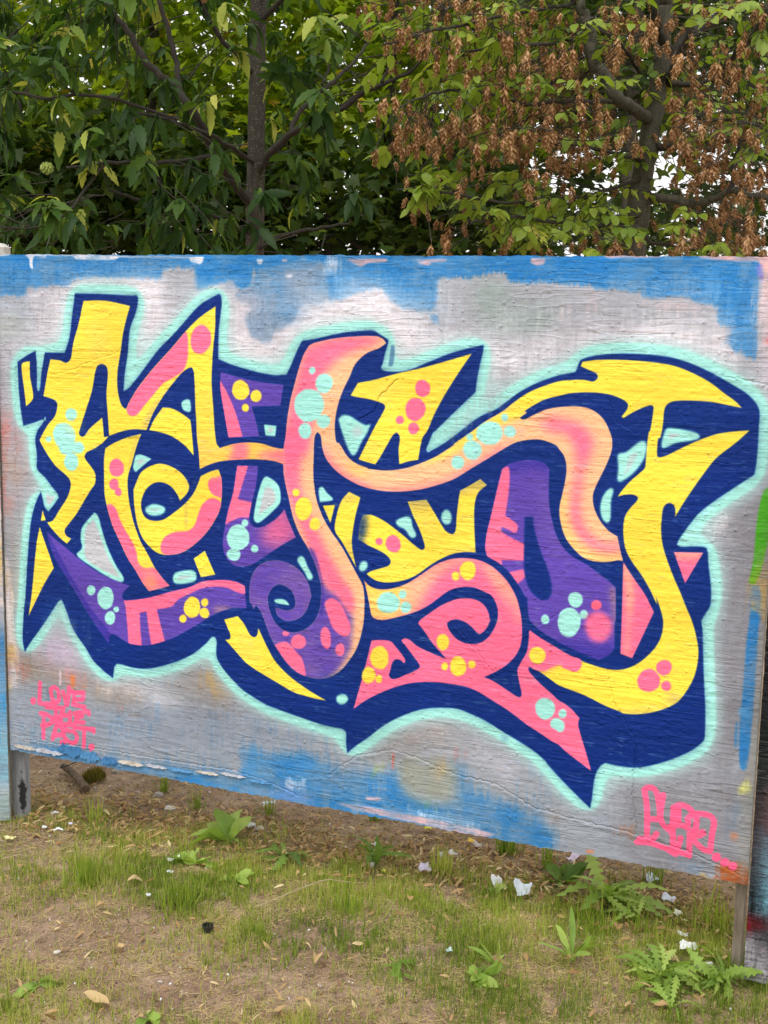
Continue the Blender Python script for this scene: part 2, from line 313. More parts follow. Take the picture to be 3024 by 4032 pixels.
PAINT=[
('p','lilacwhite',14,0.75,'','',0.5,0,'-5,1456* 2266,1478* 2279,1269* 1913,1280 1244,1271 -16,1170*'),
('p','greyblue',8,0.55,'','',0.4,0,'-7,1411* 113,1406 147,1325 119,1287 -12,1269*'),
('p','olivegrey',8,0.6,'','',0.4,0,'-9,1352* 65,1353 110,1317 63,1286 -12,1284*'),
('p','grey',7,0.9,'','',0.3,0,'577,1493* 675,1497 679,1428 658,1365 576,1370*'),
('p','grey',9,0.9,'','',0.25,0,'1374,1469* 1591,1489 1722,1461 2115,1429 2101,1364 1720,1349 1657,1303 1523,1325 1377,1360 1343,1320 1286,1338*'),
('p','greengrey',9,0.75,'','',0.4,0,'1498,1464* 1585,1465 1593,1409 1705,1404 1700,1355 1563,1339 1501,1350*'),
('p','greyblue',9,0.5,'','',0.4,0,'1374,1469* 1423,1463 1426,1354 1377,1347*'),
('p','whitepaint',11,0.75,'','',0.4,0,'1510,1286* 1624,1302 1785,1332 1970,1361 2089,1364 2108,1340 2164,1289 2033,1296 1848,1334 1690,1285 1559,1230*'),
('p','whitepaint',10,0.75,'','',0.4,0,'787,1367* 835,1368 859,1314 945,1303 960,1364 1050,1399 1241,1435 1285,1397 1385,1341 1400,1276 1171,1296 1021,1325 960,1228 827,1244 787,1271*'),
('p','whitepaint',12,0.6,'','',0.4,0,'285,1452* 560,1475 559,1363 575,1285 489,1233 475,1418 276,1437*'),
('p','whitepaint',9,0.6,'','',0.5,0,'132,1421* 249,1429 255,1313 226,1239 126,1235 147,1325*'),
('p','blue',2.6,1,'','blueband',0.35,0,'-21,1541* 1239,1542 2267,1543* 2252,1523 2193,1511* 2193,1419 2199,1331 2199,1284* 2151,1306 2120,1335 2142,1365* 2106,1370 2103,1420* 2050,1422 2026,1437 1942,1427* 1923,1435 1892,1444 1805,1449 1798,1458* 1715,1461 1588,1462* 1584,1487* 1518,1483 1464,1475 1392,1471* 1392,1386* 1341,1391 1277,1403 1241,1445 1190,1435 1132,1415 1088,1407* 1079,1473 1072,1506 1012,1492* 982,1489 858,1486* 858,1444 811,1435* 807,1457 748,1449 683,1424* 677,1493* 577,1489 577,1462* 459,1464 285,1459 258,1440* 110,1435* 104,1409* 12,1410 -26,1411*'),
('p','greyblue2',2.6,0.9,'','',0.3,0,'866,1486* 993,1512 1075,1512* 1084,1407 1005,1399 994,1358 929,1323 914,1295 855,1307* 839,1362 859,1393 803,1416 815,1433* 858,1442*'),
('p','blue',6,0.45,'','',0.6,0,'803,1460* 855,1444 858,1485 943,1492 974,1425 959,1411 866,1437*'),
('p','lightblue',8,0.55,'','',0.6,0,'1094,1506* 1197,1487 1254,1474 1241,1448 1094,1460*'),
('p','whitepaint',5,0.9,'','',0.4,0,'1075,1516* 1131,1514 1123,1500 1094,1483 1087,1466 1078,1473*'),
('p','whitepaint',1.95,0.9,'','',0.4,0,'959,1475* 982,1479 982,1472 970,1469*'),
('p','lightblue',5,0.5,'','',0.7,0,'2052,1499* 2099,1499 2109,1429 2062,1434*'),
('p','lightblue',5,0.5,'','',0.7,0,'1853,1498* 1902,1498 1911,1444 1861,1450*'),
('p','darkblue',1.95,0.45,'','',0.3,0,'2168,1500* 2166,1389 2147,1365 2154,1453*'),
('p','lightblue',5,0.4,'','',0.6,0,'116,1486* 175,1487 173,1439 114,1439*'),
('p','lightblue',1.3,0.7,'','',0.8,0,'74,1479* 93,1479 94,1435 82,1431*'),
('p','lightblue',1.95,0.7,'','',0.8,0,'14,1471* 25,1471 26,1412 12,1412*'),
('p','whitepaint',1.3,0.95,'','',0.5,0,'99,1534* 182,1532 180,1520 140,1523 133,1508 134,1487 123,1494 121,1516*'),
('p','whitepaint',1.3,0.95,'','',0.5,0,'269,1526* 357,1524 434,1524 417,1515 287,1515*'),
('p','whitepaint',1.3,0.95,'','',0.5,0,'663,1522* 708,1521 700,1504 667,1511*'),
('p','whitepaint',1.3,0.95,'','',0.5,0,'7,1532* 53,1530 44,1525 6,1524*'),
('p','whitepaint',1.3,0.95,'','',0.5,0,'874,1518* 893,1517 889,1505 878,1505*'),
('p','whitepaint',1.3,0.95,'','',0.5,0,'180,1530* 708,1522 712,1519 180,1526*'),
('p','peach',1.3,0.85,'','',0.5,0,'1142,1519* 1257,1520 1254,1513 1203,1509 1182,1500 1164,1506*'),
('p','peach',1.3,0.85,'','',0.5,0,'1338,1519* 1421,1520 1418,1514 1380,1511 1373,1504 1346,1507*'),
('p','peach',1.3,0.85,'','',0.5,0,'951,1517* 966,1517 965,1512 951,1512*'),
('p','peach',1.3,0.85,'','',0.5,0,'1642,1522* 1678,1522 1675,1509 1656,1506 1642,1512*'),
('p','peach',1.3,0.85,'','',0.5,0,'1820,1529* 1961,1530 1961,1526 1839,1523*'),
('p','peach',1.95,0.95,'','',0.4,0,'2044,1532* 2228,1533 2231,1489 2196,1500 2187,1517 2138,1518 2056,1524*'),
('p','peach',5,0.7,'','',0.5,0,'2195,1506* 2253,1506 2266,1304 2206,1302*'),
('p','lilacwhite',5,0.8,'','',0.5,0,'2195,1430* 2263,1431 2283,1128 2213,1148*'),
('p','coral',2.6,0.8,'','',0.5,0,'2205,1349* 2229,1350 2231,1320 2208,1326*'),
('p','violet',1.95,0.8,'','',0.7,0,'2182,1506* 2196,1511 2201,1471 2192,1477*'),
('p','peach',5,0.5,'','',0.5,0,'1724,1398* 1734,1396 1736,1362 1749,1356 1726,1352*'),
('p','peach',5,0.35,'','',0.5,0,'1792,1455* 1805,1455 1808,1388 1795,1381*'),
('p','peach',5,0.4,'','',0.5,0,'1917,1432* 2063,1417 2058,1399 1967,1409 1963,1367 1957,1367 1955,1415 1924,1414*'),
('p','blue',1.95,0.8,'','',0.5,0,'1377,1379* 1398,1380 1403,1357 1384,1360*'),
('p','blue2',2.6,0.7,'','',0.5,0,'2194,1260* 2212,1308 2205,1272 2198,1243*'),
('e','whitepaint',26,0.6,'','',0.3,0,'1197 1415 94.4 1.5 0.7 -39.4'),
('e','whitepaint',26,0.6,'','',0.3,0,'1285 1370 85.6 1.8 0.6 -26.1'),
('e','whitepaint',26,0.6,'','',0.3,0,'509 1425 75.9 1.0 -0.5 -35.3'),
('e','whitepaint',26,0.6,'','',0.3,0,'311 1423 61.5 0.8 -0.7 -28.8'),
('e','whitepaint',26,0.6,'','',0.3,0,'763 1394 48.0 0.8 -0.1 -34.5'),
('e','whitepaint',26,0.6,'','',0.3,0,'2125 1340 35.0 0.9 1.4 -23.6'),
('e','greyblue',18,0.5,'','',0.3,0,'674 1427 48.9 0.6 -0.2 -27.8'),
('e','greyblue',18,0.5,'','',0.3,0,'1057 1406 45.0 0.7 0.4 -33.3'),
('e','greyblue',18,0.5,'','',0.3,0,'1348 1404 42.1 0.7 0.6 -25.8'),
('e','blue',16,0.35,'','',0.4,0,'982 1378 53.4 1.0 0.2 -27.0'),
('e','blue',16,0.35,'','',0.4,0,'1079 1453 44.7 0.5 0.3 -26.5'),
('e','blue',16,0.35,'','',0.4,0,'811 1463 39.5 0.4 -0.0 -20.4'),
('p','pinkgrey',14,0.55,'','',0.5,0,'-26,1155* 59,1173 83,1045 77,853 -38,845*'),
('p','redwash',10,0.7,'','',0.6,0,'-30,1047* 36,1051 44,1005 14,957 -35,931*'),
('p','redwash',8,0.35,'','',0.6,0,'53,990* 86,992 84,938 51,936*'),
('p','brownwash',12,0.55,'','',0.6,0,'-15,932* 51,928 88,908 67,852 11,864*'),
('p','redwash',8,0.5,'','',0.5,0,'9,801* 56,781 45,757 7,770*'),
('p','brownwash',14,0.4,'','',0.5,0,'35,749* 92,753 61,378 15,437*'),
('p','cream',2.6,0.9,'','',0.5,0,'-46,623* 2,627 24,470 36,212 -62,199*'),
('p','redwash',5,0.65,'','',0.6,0,'-33,962* 4,941 -1,651 -10,563 -49,559*'),
('e','ochre',8,0.75,'','',0.5,0,'-8 538 13.6 1.4 -1.2 -32.1'),
('e','ochre',8,0.75,'','',0.5,0,'15 307 17.6 2.2 -1.1 -32.7'),
('e','ochre',8,0.75,'','',0.5,0,'-17 481 9.8 1.0 -1.2 -32.3'),
('e','ochre',8,0.75,'','',0.5,0,'-2 207 11.8 1.6 -0.9 -24.8'),
('p','whitepaint',6,0.7,'','',0.5,0,'-12,490* 8,500 16,405 3,371 -16,385*'),
('p','redwash',6,0.6,'','',0.6,0,'-15,287* 15,291 17,226 -13,206*'),
('p','violet',2.6,0.6,'','',0.6,0,'-23,237* -2,240 -4,174 -25,179*'),
('p','ochre',12,0.35,'','',0.5,0,'57,537* 107,621 94,501 63,418*'),
('p','steel',14,0.8,'','',0.35,0,'17,218* 256,242 366,209 786,237 1071,204 1032,153 526,74 204,32 0,0*'),
('p','brownwash',10,0.7,'','',0.5,0,'39,302* 164,310 330,260 493,258 492,219 329,204 200,234 37,221*'),
('p','redwash',8,0.7,'','',0.5,0,'44,278* 68,282 66,224 42,229*'),
('p','redwash',8,0.6,'','',0.6,0,'201,291* 266,283 303,248 293,231 209,244*'),
('p','lilac',12,0.85,'','',0.3,0,'132,354* 214,420 251,400 267,323 229,286 154,293*'),
('p','whitepaint',9,0.6,'','',0.8,0,'331,268* 493,289 598,257 667,236 580,216 492,227 339,221*'),
('p','brownwash',14,0.5,'','',0.5,0,'616,298* 702,363 778,312 769,265 667,251*'),
('p','ochre',8,0.5,'','',0.5,0,'702,363* 727,351 769,281 752,271 710,311*'),
('p','darksteel',14,0.5,'','',0.5,0,'492,203* 650,233 786,214 752,179 545,179*'),
('p','brownwash',2.6,0.7,'','',0.7,0,'433,175* 479,187 483,177 438,167*'),
('p','redwash',2.6,0.7,'','',0.5,0,'407,203* 422,209 420,185 409,180*'),
('p','orange2',1.95,0.8,'','',0.5,0,'234,271* 252,273 246,225 237,231*'),
('p','orange2',2.6,0.7,'','',0.5,0,'284,254* 298,255 293,231 284,230*'),
('p','pinkgrey',0.98,0.9,'','',0,0,'194,282* 201,283 200,234 193,233*'),
('p','blue',8,0.92,'','',0.45,0,'20,8* 194,35 344,22 614,41 828,52* 848,144* 919,130 1072,148* 1103,127 1143,119 1326,141 1335,77 1483,81* 1480,195 1508,199 1525,131 1674,100* 1724,66 1773,40 1754,-2* 1269,-8 613,-22 -40,-14*'),
('e','steel',20,0.6,'','',0.4,0,'1150 97 101.3 16.7 0.4 -26.0'),
('e','steel',20,0.6,'','',0.4,0,'1379 113 44.4 7.4 0.7 -28.9'),
('e','steel',20,0.6,'','',0.4,0,'700 70 137.4 21.9 -0.1 -19.5'),
('e','steel',20,0.6,'','',0.4,0,'1562 65 56.9 10.0 0.7 -21.3'),
('e','steel',20,0.6,'','',0.4,0,'886 8 49.7 8.4 0.1 -19.2'),
('e','darkblue',18,0.35,'','',0.5,0,'967 97 73.0 11.8 0.1 -22.7'),
('e','darkblue',18,0.35,'','',0.5,0,'1267 50 91.3 15.7 0.4 -22.1'),
('e','darkblue',18,0.35,'','',0.5,0,'1669 49 55.6 10.0 0.6 -17.6'),
('p','lightblue',8,0.55,'','',0.6,0,'849,136* 902,129 935,39 911,-3 836,7*'),
('p','lightblue',10,0.45,'','',0.6,0,'976,122* 1056,120 1064,69 984,55*'),
('p','periwinkle',8,0.7,'','',0.4,0,'919,44* 992,41 1065,16 1017,-4 944,3*'),
('p','whitepaint',2.6,0.6,'','',1,0,'960,59* 1033,63 1025,43 968,41*'),
('p','steel',5,0.5,'','',0.5,0,'49,8* 399,14 614,21 605,2 389,-3 58,-7*'),
('p','olivegrey',8,0.85,'','',0.3,0,'1333,186* 1414,191 1480,188 1479,80 1380,74 1312,117*'),
('p','peach',1.95,0.8,'','',0.5,0,'1221,52* 1267,57 1267,49 1222,43*'),
('p','whitepaint',5,0.8,'','',0.7,0,'1381,34* 1528,31 1600,8 1419,11 1344,16*'),
('p','peach',1.95,0.8,'','',0.6,0,'1128,19* 1268,25 1600,12 1565,0 1191,8*'),
('p','grass',5,0.5,'','',0.4,0,'1388,71* 1424,74 1417,58 1388,57*'),
('p','lime',5,0.85,'','',0.4,0,'1250,151* 1281,159 1277,141 1243,120*'),
('p','ochre',6,0.7,'','',0.4,0,'1436,181* 1455,184 1452,154 1441,153*'),
('p','brownwash',12,0.4,'','',0.4,0,'1249,216* 1412,284 1485,267 1310,197 1227,147*'),
('p','lilacwhite',10,0.6,'','',0.7,0,'1397,268* 1521,251 1663,224 1630,163 1522,209*'),
('p','redwash',6,0.6,'','',0.6,0,'1468,232* 1515,232 1522,212 1479,212*'),
('p','redwash',0.98,0.8,'','',0,0,'1299,191* 1304,192 1302,145 1297,144*'),
('p','steel',18,0.35,'','',0.4,0,'1774,193* 1834,197 1971,104 2014,9 1842,25 1717,79*'),
('p','grey2',10,0.85,'','',0.2,0,'1938,227* 2183,268 2249,279 2254,9 1976,2 1928,41*'),
('p','brownwash',8,0.5,'','',0.5,0,'1757,107* 1777,111 1779,62 1752,57*'),
('p','orange2',5,0.55,'','',0.6,0,'1932,97* 1971,90 1959,78 1932,80*'),
('p','brownwash',6,0.6,'','',0.6,0,'2186,222* 2204,225 2206,186 2187,189*'),
('p','steel',8,0.5,'','',0.6,0,'2071,27* 2227,37 2229,4 2105,0*'),
('p','blue',8,0.5,'','',0.7,0,'2084,29* 2153,29 2154,9 2098,5*'),
('p','whitepaint',5,0.7,'','',0.9,0,'2041,-13* 2154,9 2229,4 2218,-12 2042,-20*'),
('p','ochre',2.6,0.8,'','',0.4,0,'2139,10* 2161,11 2155,-1 2139,0*'),
('p','rust',2.6,0.9,'','',0.6,0,'2166,32* 2244,57 2257,-4 2199,-5 2155,-5* 2198,8*'),
('p','orange2',1.95,0.8,'','',0.4,0,'1846,15* 1869,16 1863,8 1849,7*'),
('p','grey2',10,0.9,'','',0.15,0,'2161,939* 2247,976 2259,700 2243,381 2176,273 2146,367 2156,720*'),
('p','whitepaint',5,0.6,'','',0.8,0,'2088,864* 2145,919 2168,927 2152,901 2105,872*'),
('p','grass',1.3,0.95,'','',0.25,0,'2242,995* 2232,982 2222,914 2220,823 2212,760* 2225,758 2236,781 2247,840 2254,902* 2254,995*'),
('p','ochre',8,0.6,'','',0.5,0,'2228,756* 2253,826 2261,703 2223,706*'),
('p','blue2',1.95,0.6,'','',0.9,0,'2217,754* 2237,754 2246,667 2219,664*'),
('p','ochre',5,0.6,'','',0.6,0,'2224,728* 2248,730 2246,668 2233,682*'),
('p','blue',1.62,0.9,'','',0.4,0,'2222,696* 2216,618 2215,539 2214,459 2213,379 2221,296 2236,296 2241,415 2243,574 2241,689*'),
('p','blue',1.95,0.7,'','',0.8,0,'2208,417* 2209,346 2203,349 2202,410*'),
('p','lightblue',1.95,0.8,'','',1,0,'2206,449* 2238,453 2240,428 2207,426*'),
('p','greywarm',2.6,0.8,'','',0.3,0,'2246,668* 2259,638 2259,450 2260,290 2256,221 2238,218 2243,384 2246,574*'),
('p','greywarm',5,0.8,'','',0.3,0,'2222,265* 2250,294 2255,34 2222,77*'),
('p','limepale',1.3,0.9,'','',0.4,0,'2257,669* 2265,670 2271,451 2270,227 2262,222 2262,450*'),
('p','limepale',2.6,0.85,'','',0.3,0,'2220,261* 2238,264 2240,231 2222,225*'),
('p','blue2',8,0.5,'','',0.4,0,'2206,210* 2225,213 2224,102 2209,108*'),
('e','orange2',5,0.9,'','',0.4,0,'2216 120 7.6 1.4 0.6 -10.0'),
('p','whitepaint',16,0.55,'','',0.3,0,'542,1363* 691,1407 756,1394 867,1287 960,1310 1065,1406 1256,1409 1343,1340 1421,1277 1523,1325 1585,1282 1721,1330 1910,1341 2093,1298 2154,1253 2128,1204 1789,1239 1527,1177 1172,1202 787,1201 557,1235*'),
('p','whitepaint',14,0.5,'','',0.35,0,'240,1400* 312,1452 510,1454 559,1391 507,1248 280,1240 61,1218 92,1309 220,1319*'),
('p','lilacwhite',8,0.6,'','',0.4,0,'827,1409* 866,1424 874,1396 843,1355 811,1375*'),
('p','mintfade',8,0.55,'','halo_far',0.25,44,'69,1215* 102,1234 136,1250* 139,1208 137,1150 138,1136 143,1131 148,1138 154,1180 169,1246* 240,1247* 257,1290 269,1358 280,1419* 381,1418 474,1415 489,1416 495,1408 488,1372 466,1320 459,1258 447,1194 442,1144* 464,1157 522,1222 563,1268 620,1319 677,1376 708,1400 757,1424* 762,1421 766,1401 762,1367 757,1334 755,1280 755,1246* 793,1233 874,1215 934,1208 967,1211* 982,1241 1002,1284 1013,1303* 1055,1310 1134,1328 1201,1335 1222,1335 1242,1325 1264,1313* 1264,1305 1255,1276 1249,1250 1244,1239* 1251,1233 1277,1230 1318,1235 1379,1259 1446,1286 1526,1307* 1525,1290 1518,1259 1511,1219 1508,1187* 1476,1156 1424,1105 1397,1078 1397,1082 1384,1051 1376,1030* 1382,1024* 1419,1046 1462,1078 1517,1122 1565,1146 1581,1158 1628,1194 1675,1219 1725,1238 1756,1245 1767,1248* 1776,1275* 1783,1280 1818,1290 1874,1296 1941,1296 2002,1290 2047,1278 2093,1259 2138,1236 2180,1212 2201,1192 2211,1174 2213,1142 2212,1154 2213,1094 2212,1050 2209,1022* 2167,989 2125,956 2088,922 2066,892 2050,866 2041,850 2037,838* 2046,834 2075,837 2102,838 2110,833 2115,797 2123,751 2126,720 2125,694 2114,672 2106,655* 2110,633 2114,589 2118,539 2123,488 2128,438 2131,370 2128,352 2100,323 2064,299 2024,278 1978,260 1946,255 1913,255 1887,257* 1875,247 1864,225 1859,197 1857,163 1862,216 1858,171 1853,129* 1813,161 1769,198 1730,235 1767,207 1743,226 1706,254 1662,277 1611,299 1562,322 1524,334 1483,343 1438,340 1389,330 1346,312 1297,284 1261,257 1225,224 1188,194 1169,176 1163,169* 1159,203 1158,230 1146,238* 1093,240 1017,252 958,263 908,274 868,290 828,310 796,335 772,357 756,377 747,394 746,419 747,441 741,451 732,451 712,430 671,395 617,365 553,340 510,328 463,325 420,330 405,330* 396,320 390,283* 359,300 320,329 294,364 250,416 221,483 208,504 194,493 138,418 90,358 67,324* 60,362 64,421 69,464 75,499 84,597 99,712 109,758 127,804 142,830* 147,813 155,784 168,771* 189,794 207,817* 203,828 182,849 160,873 138,890 129,901* 131,941 127,974 128,993 137,1015 156,1038 165,1057 166,1043 156,1048 125,1037 84,1025* 75,1082 70,1155'),
('p','mint',1.69,0.97,'','halo',0.06,29,'69,1215* 102,1234 136,1250* 139,1208 137,1150 138,1136 143,1131 148,1138 154,1180 169,1246* 240,1247* 257,1290 269,1358 280,1419* 381,1418 474,1415 489,1416 495,1408 488,1372 466,1320 459,1258 447,1194 442,1144* 464,1157 522,1222 563,1268 620,1319 677,1376 708,1400 757,1424* 762,1421 766,1401 762,1367 757,1334 755,1280 755,1246* 793,1233 874,1215 934,1208 967,1211* 982,1241 1002,1284 1013,1303* 1055,1310 1134,1328 1201,1335 1222,1335 1242,1325 1264,1313* 1264,1305 1255,1276 1249,1250 1244,1239* 1251,1233 1277,1230 1318,1235 1379,1259 1446,1286 1526,1307* 1525,1290 1518,1259 1511,1219 1508,1187* 1476,1156 1424,1105 1397,1078 1397,1082 1384,1051 1376,1030* 1382,1024* 1419,1046 1462,1078 1517,1122 1565,1146 1581,1158 1628,1194 1675,1219 1725,1238 1756,1245 1767,1248* 1776,1275* 1783,1280 1818,1290 1874,1296 1941,1296 2002,1290 2047,1278 2093,1259 2138,1236 2180,1212 2201,1192 2211,1174 2213,1142 2212,1154 2213,1094 2212,1050 2209,1022* 2167,989 2125,956 2088,922 2066,892 2050,866 2041,850 2037,838* 2046,834 2075,837 2102,838 2110,833 2115,797 2123,751 2126,720 2125,694 2114,672 2106,655* 2110,633 2114,589 2118,539 2123,488 2128,438 2131,370 2128,352 2100,323 2064,299 2024,278 1978,260 1946,255 1913,255 1887,257* 1875,247 1864,225 1859,197 1857,163 1862,216 1858,171 1853,129* 1813,161 1769,198 1730,235 1767,207 1743,226 1706,254 1662,277 1611,299 1562,322 1524,334 1483,343 1438,340 1389,330 1346,312 1297,284 1261,257 1225,224 1188,194 1169,176 1163,169* 1159,203 1158,230 1146,238* 1093,240 1017,252 958,263 908,274 868,290 828,310 796,335 772,357 756,377 747,394 746,419 747,441 741,451 732,451 712,430 671,395 617,365 553,340 510,328 463,325 420,330 405,330* 396,320 390,283* 359,300 320,329 294,364 250,416 221,483 208,504 194,493 138,418 90,358 67,324* 60,362 64,421 69,464 75,499 84,597 99,712 109,758 127,804 142,830* 147,813 155,784 168,771* 189,794 207,817* 203,828 182,849 160,873 138,890 129,901* 131,941 127,974 128,993 137,1015 156,1038 165,1057 166,1043 156,1048 125,1037 84,1025* 75,1082 70,1155'),
('p','navyfade',6,0.38,'halo','',0.8,5,'69,1215* 102,1234 136,1250* 139,1208 137,1150 138,1136 143,1131 148,1138 154,1180 169,1246* 240,1247* 257,1290 269,1358 280,1419* 381,1418 474,1415 489,1416 495,1408 488,1372 466,1320 459,1258 447,1194 442,1144* 464,1157 522,1222 563,1268 620,1319 677,1376 708,1400 757,1424* 762,1421 766,1401 762,1367 757,1334 755,1280 755,1246* 793,1233 874,1215 934,1208 967,1211* 982,1241 1002,1284 1013,1303* 1055,1310 1134,1328 1201,1335 1222,1335 1242,1325 1264,1313* 1264,1305 1255,1276 1249,1250 1244,1239* 1251,1233 1277,1230 1318,1235 1379,1259 1446,1286 1526,1307* 1525,1290 1518,1259 1511,1219 1508,1187* 1476,1156 1424,1105 1397,1078 1397,1082 1384,1051 1376,1030* 1382,1024* 1419,1046 1462,1078 1517,1122 1565,1146 1581,1158 1628,1194 1675,1219 1725,1238 1756,1245 1767,1248* 1776,1275* 1783,1280 1818,1290 1874,1296 1941,1296 2002,1290 2047,1278 2093,1259 2138,1236 2180,1212 2201,1192 2211,1174 2213,1142 2212,1154 2213,1094 2212,1050 2209,1022* 2167,989 2125,956 2088,922 2066,892 2050,866 2041,850 2037,838* 2046,834 2075,837 2102,838 2110,833 2115,797 2123,751 2126,720 2125,694 2114,672 2106,655* 2110,633 2114,589 2118,539 2123,488 2128,438 2131,370 2128,352 2100,323 2064,299 2024,278 1978,260 1946,255 1913,255 1887,257* 1875,247 1864,225 1859,197 1857,163 1862,216 1858,171 1853,129* 1813,161 1769,198 1730,235 1767,207 1743,226 1706,254 1662,277 1611,299 1562,322 1524,334 1483,343 1438,340 1389,330 1346,312 1297,284 1261,257 1225,224 1188,194 1169,176 1163,169* 1159,203 1158,230 1146,238* 1093,240 1017,252 958,263 908,274 868,290 828,310 796,335 772,357 756,377 747,394 746,419 747,441 741,451 732,451 712,430 671,395 617,365 553,340 510,328 463,325 420,330 405,330* 396,320 390,283* 359,300 320,329 294,364 250,416 221,483 208,504 194,493 138,418 90,358 67,324* 60,362 64,421 69,464 75,499 84,597 99,712 109,758 127,804 142,830* 147,813 155,784 168,771* 189,794 207,817* 203,828 182,849 160,873 138,890 129,901* 131,941 127,974 128,993 137,1015 156,1038 165,1057 166,1043 156,1048 125,1037 84,1025* 75,1082 70,1155'),
('p','navy',1.17,1,'','sil',0,0,'69,1215* 102,1234 136,1250* 139,1208 137,1150 138,1136 143,1131 148,1138 154,1180 169,1246* 240,1247* 257,1290 269,1358 280,1419* 381,1418 474,1415 489,1416 495,1408 488,1372 466,1320 459,1258 447,1194 442,1144* 464,1157 522,1222 563,1268 620,1319 677,1376 708,1400 757,1424* 762,1421 766,1401 762,1367 757,1334 755,1280 755,1246* 793,1233 874,1215 934,1208 967,1211* 982,1241 1002,1284 1013,1303* 1055,1310 1134,1328 1201,1335 1222,1335 1242,1325 1264,1313* 1264,1305 1255,1276 1249,1250 1244,1239* 1251,1233 1277,1230 1318,1235 1379,1259 1446,1286 1526,1307* 1525,1290 1518,1259 1511,1219 1508,1187* 1476,1156 1424,1105 1397,1078 1397,1082 1384,1051 1376,1030* 1382,1024* 1419,1046 1462,1078 1517,1122 1565,1146 1581,1158 1628,1194 1675,1219 1725,1238 1756,1245 1767,1248* 1776,1275* 1783,1280 1818,1290 1874,1296 1941,1296 2002,1290 2047,1278 2093,1259 2138,1236 2180,1212 2201,1192 2211,1174 2213,1142 2212,1154 2213,1094 2212,1050 2209,1022* 2167,989 2125,956 2088,922 2066,892 2050,866 2041,850 2037,838* 2046,834 2075,837 2102,838 2110,833 2115,797 2123,751 2126,720 2125,694 2114,672 2106,655* 2110,633 2114,589 2118,539 2123,488 2128,438 2131,370 2128,352 2100,323 2064,299 2024,278 1978,260 1946,255 1913,255 1887,257* 1875,247 1864,225 1859,197 1857,163 1862,216 1858,171 1853,129* 1813,161 1769,198 1730,235 1767,207 1743,226 1706,254 1662,277 1611,299 1562,322 1524,334 1483,343 1438,340 1389,330 1346,312 1297,284 1261,257 1225,224 1188,194 1169,176 1163,169* 1159,203 1158,230 1146,238* 1093,240 1017,252 958,263 908,274 868,290 828,310 796,335 772,357 756,377 747,394 746,419 747,441 741,451 732,451 712,430 671,395 617,365 553,340 510,328 463,325 420,330 405,330* 396,320 390,283* 359,300 320,329 294,364 250,416 221,483 208,504 194,493 138,418 90,358 67,324* 60,362 64,421 69,464 75,499 84,597 99,712 109,758 127,804 142,830* 147,813 155,784 168,771* 189,794 207,817* 203,828 182,849 160,873 138,890 129,901* 131,941 127,974 128,993 137,1015 156,1038 165,1057 166,1043 156,1048 125,1037 84,1025* 75,1082 70,1155'),
('p','greypink',1.95,0,'','',0,0,'145,813* 160,795 171,785 189,812 181,823 163,833*'),
('p','navyfade',1.62,0.55,'','',0,0,'1272,1299* 1282,1296 1278,1246 1265,1244*'),
('e','navy2',22,0.6,'sil','',0.6,0,'335 1076 25.7 1.3 -1.0 -46.5'),
('e','navy2',22,0.6,'sil','',0.6,0,'2069 1149 59.4 3.0 1.0 -18.1'),
('e','navy2',22,0.6,'sil','',0.6,0,'1308 549 42.6 4.9 0.4 -20.3'),
('e','navy2',22,0.6,'sil','',0.6,0,'977 369 77.1 10.1 0.1 -10.7'),
('e','navy2',22,0.6,'sil','',0.6,0,'160 432 27.3 3.1 -1.7 -61.5'),
('e','navy2',22,0.6,'sil','',0.6,0,'2009 1146 24.1 1.2 1.0 -18.2'),
('e','navy2',22,0.6,'sil','',0.6,0,'1154 1133 21.5 1.0 0.2 -13.0'),
('p','yellow',0.85,1,'','Y1',0,0,'309,1398* 380,1400 442,1391 468,1386* 454,1347 441,1299 434,1257 423,1204 421,1158 427,1120 438,1099 450,1094 459,1111 493,1158 542,1212 604,1272 656,1325 696,1359 746,1390* 745,1334 739,1280 735,1232 733,1181 738,1113 747,1014 758,998* 694,935* 692,973 685,1024 683,1076 681,1094 678,1179 675,1210 667,1220 644,1209 624,1191 582,1144 558,1112 537,1079 518,1036* 478,1036 436,1028 390,1012* 370,993* 367,990* 338,972 309,958 303,946 307,936 328,914 339,896 338,869 322,848 295,809 268,770 236,734 226,719 231,704 249,696* 233,679* 213,691 193,707 174,725 163,738* 183,745 206,776 238,820 250,850 249,872 231,889 201,909 175,937 152,968 142,986* 173,1032 199,1059 209,1088 206,1103 189,1111 160,1117* 166,1141 176,1184 188,1227* 223,1224 244,1218 260,1230 267,1259 274,1287 290,1330'),
('p','navy',0.85,1,'','',0,0,'351,1210 368,1219 384,1213 389,1192 383,1132 386,1079 390,1011* 372,1007* 367,1064* 322,1029 304,1007 293,1004 285,1011 287,1024 310,1082 333,1141'),
('p','yellow',0.85,1,'','',0,0,'147,774* 158,744* 140,741*'),
('p','yellow',0.85,1,'','',0,0,'85,1210 99,1216 114,1218* 113,1175 122,1128 121,1106 96,1084* 90,1138 84,1181'),
('p','yellow',0.85,1,'','',0,0,'135,722* 146,693 167,642 183,600* 151,554 117,497 84,439* 97,502 111,599 123,676'),
('p','yelloworange',5,0.35,'Y1','',0.4,0,'643,1209* 619,1184 582,1144 558,1112 537,1079 518,1036* 499,1035 520,1086 562,1143 603,1183*'),
('p','dirt',5,0.5,'Y1','',0.6,0,'655,1213* 619,1184 582,1144 558,1112 537,1079 518,1036* 507,1050 533,1093 574,1147 623,1194*'),
('p','pink',1.43,1,'Y1','',0,0,'650,1320* 604,1272 542,1212 493,1158 463,1118 452,1100 454,1082 468,1073 487,1079 512,1106 542,1137 574,1170 611,1190 643,1212 655,1243 658,1277 656,1308'),
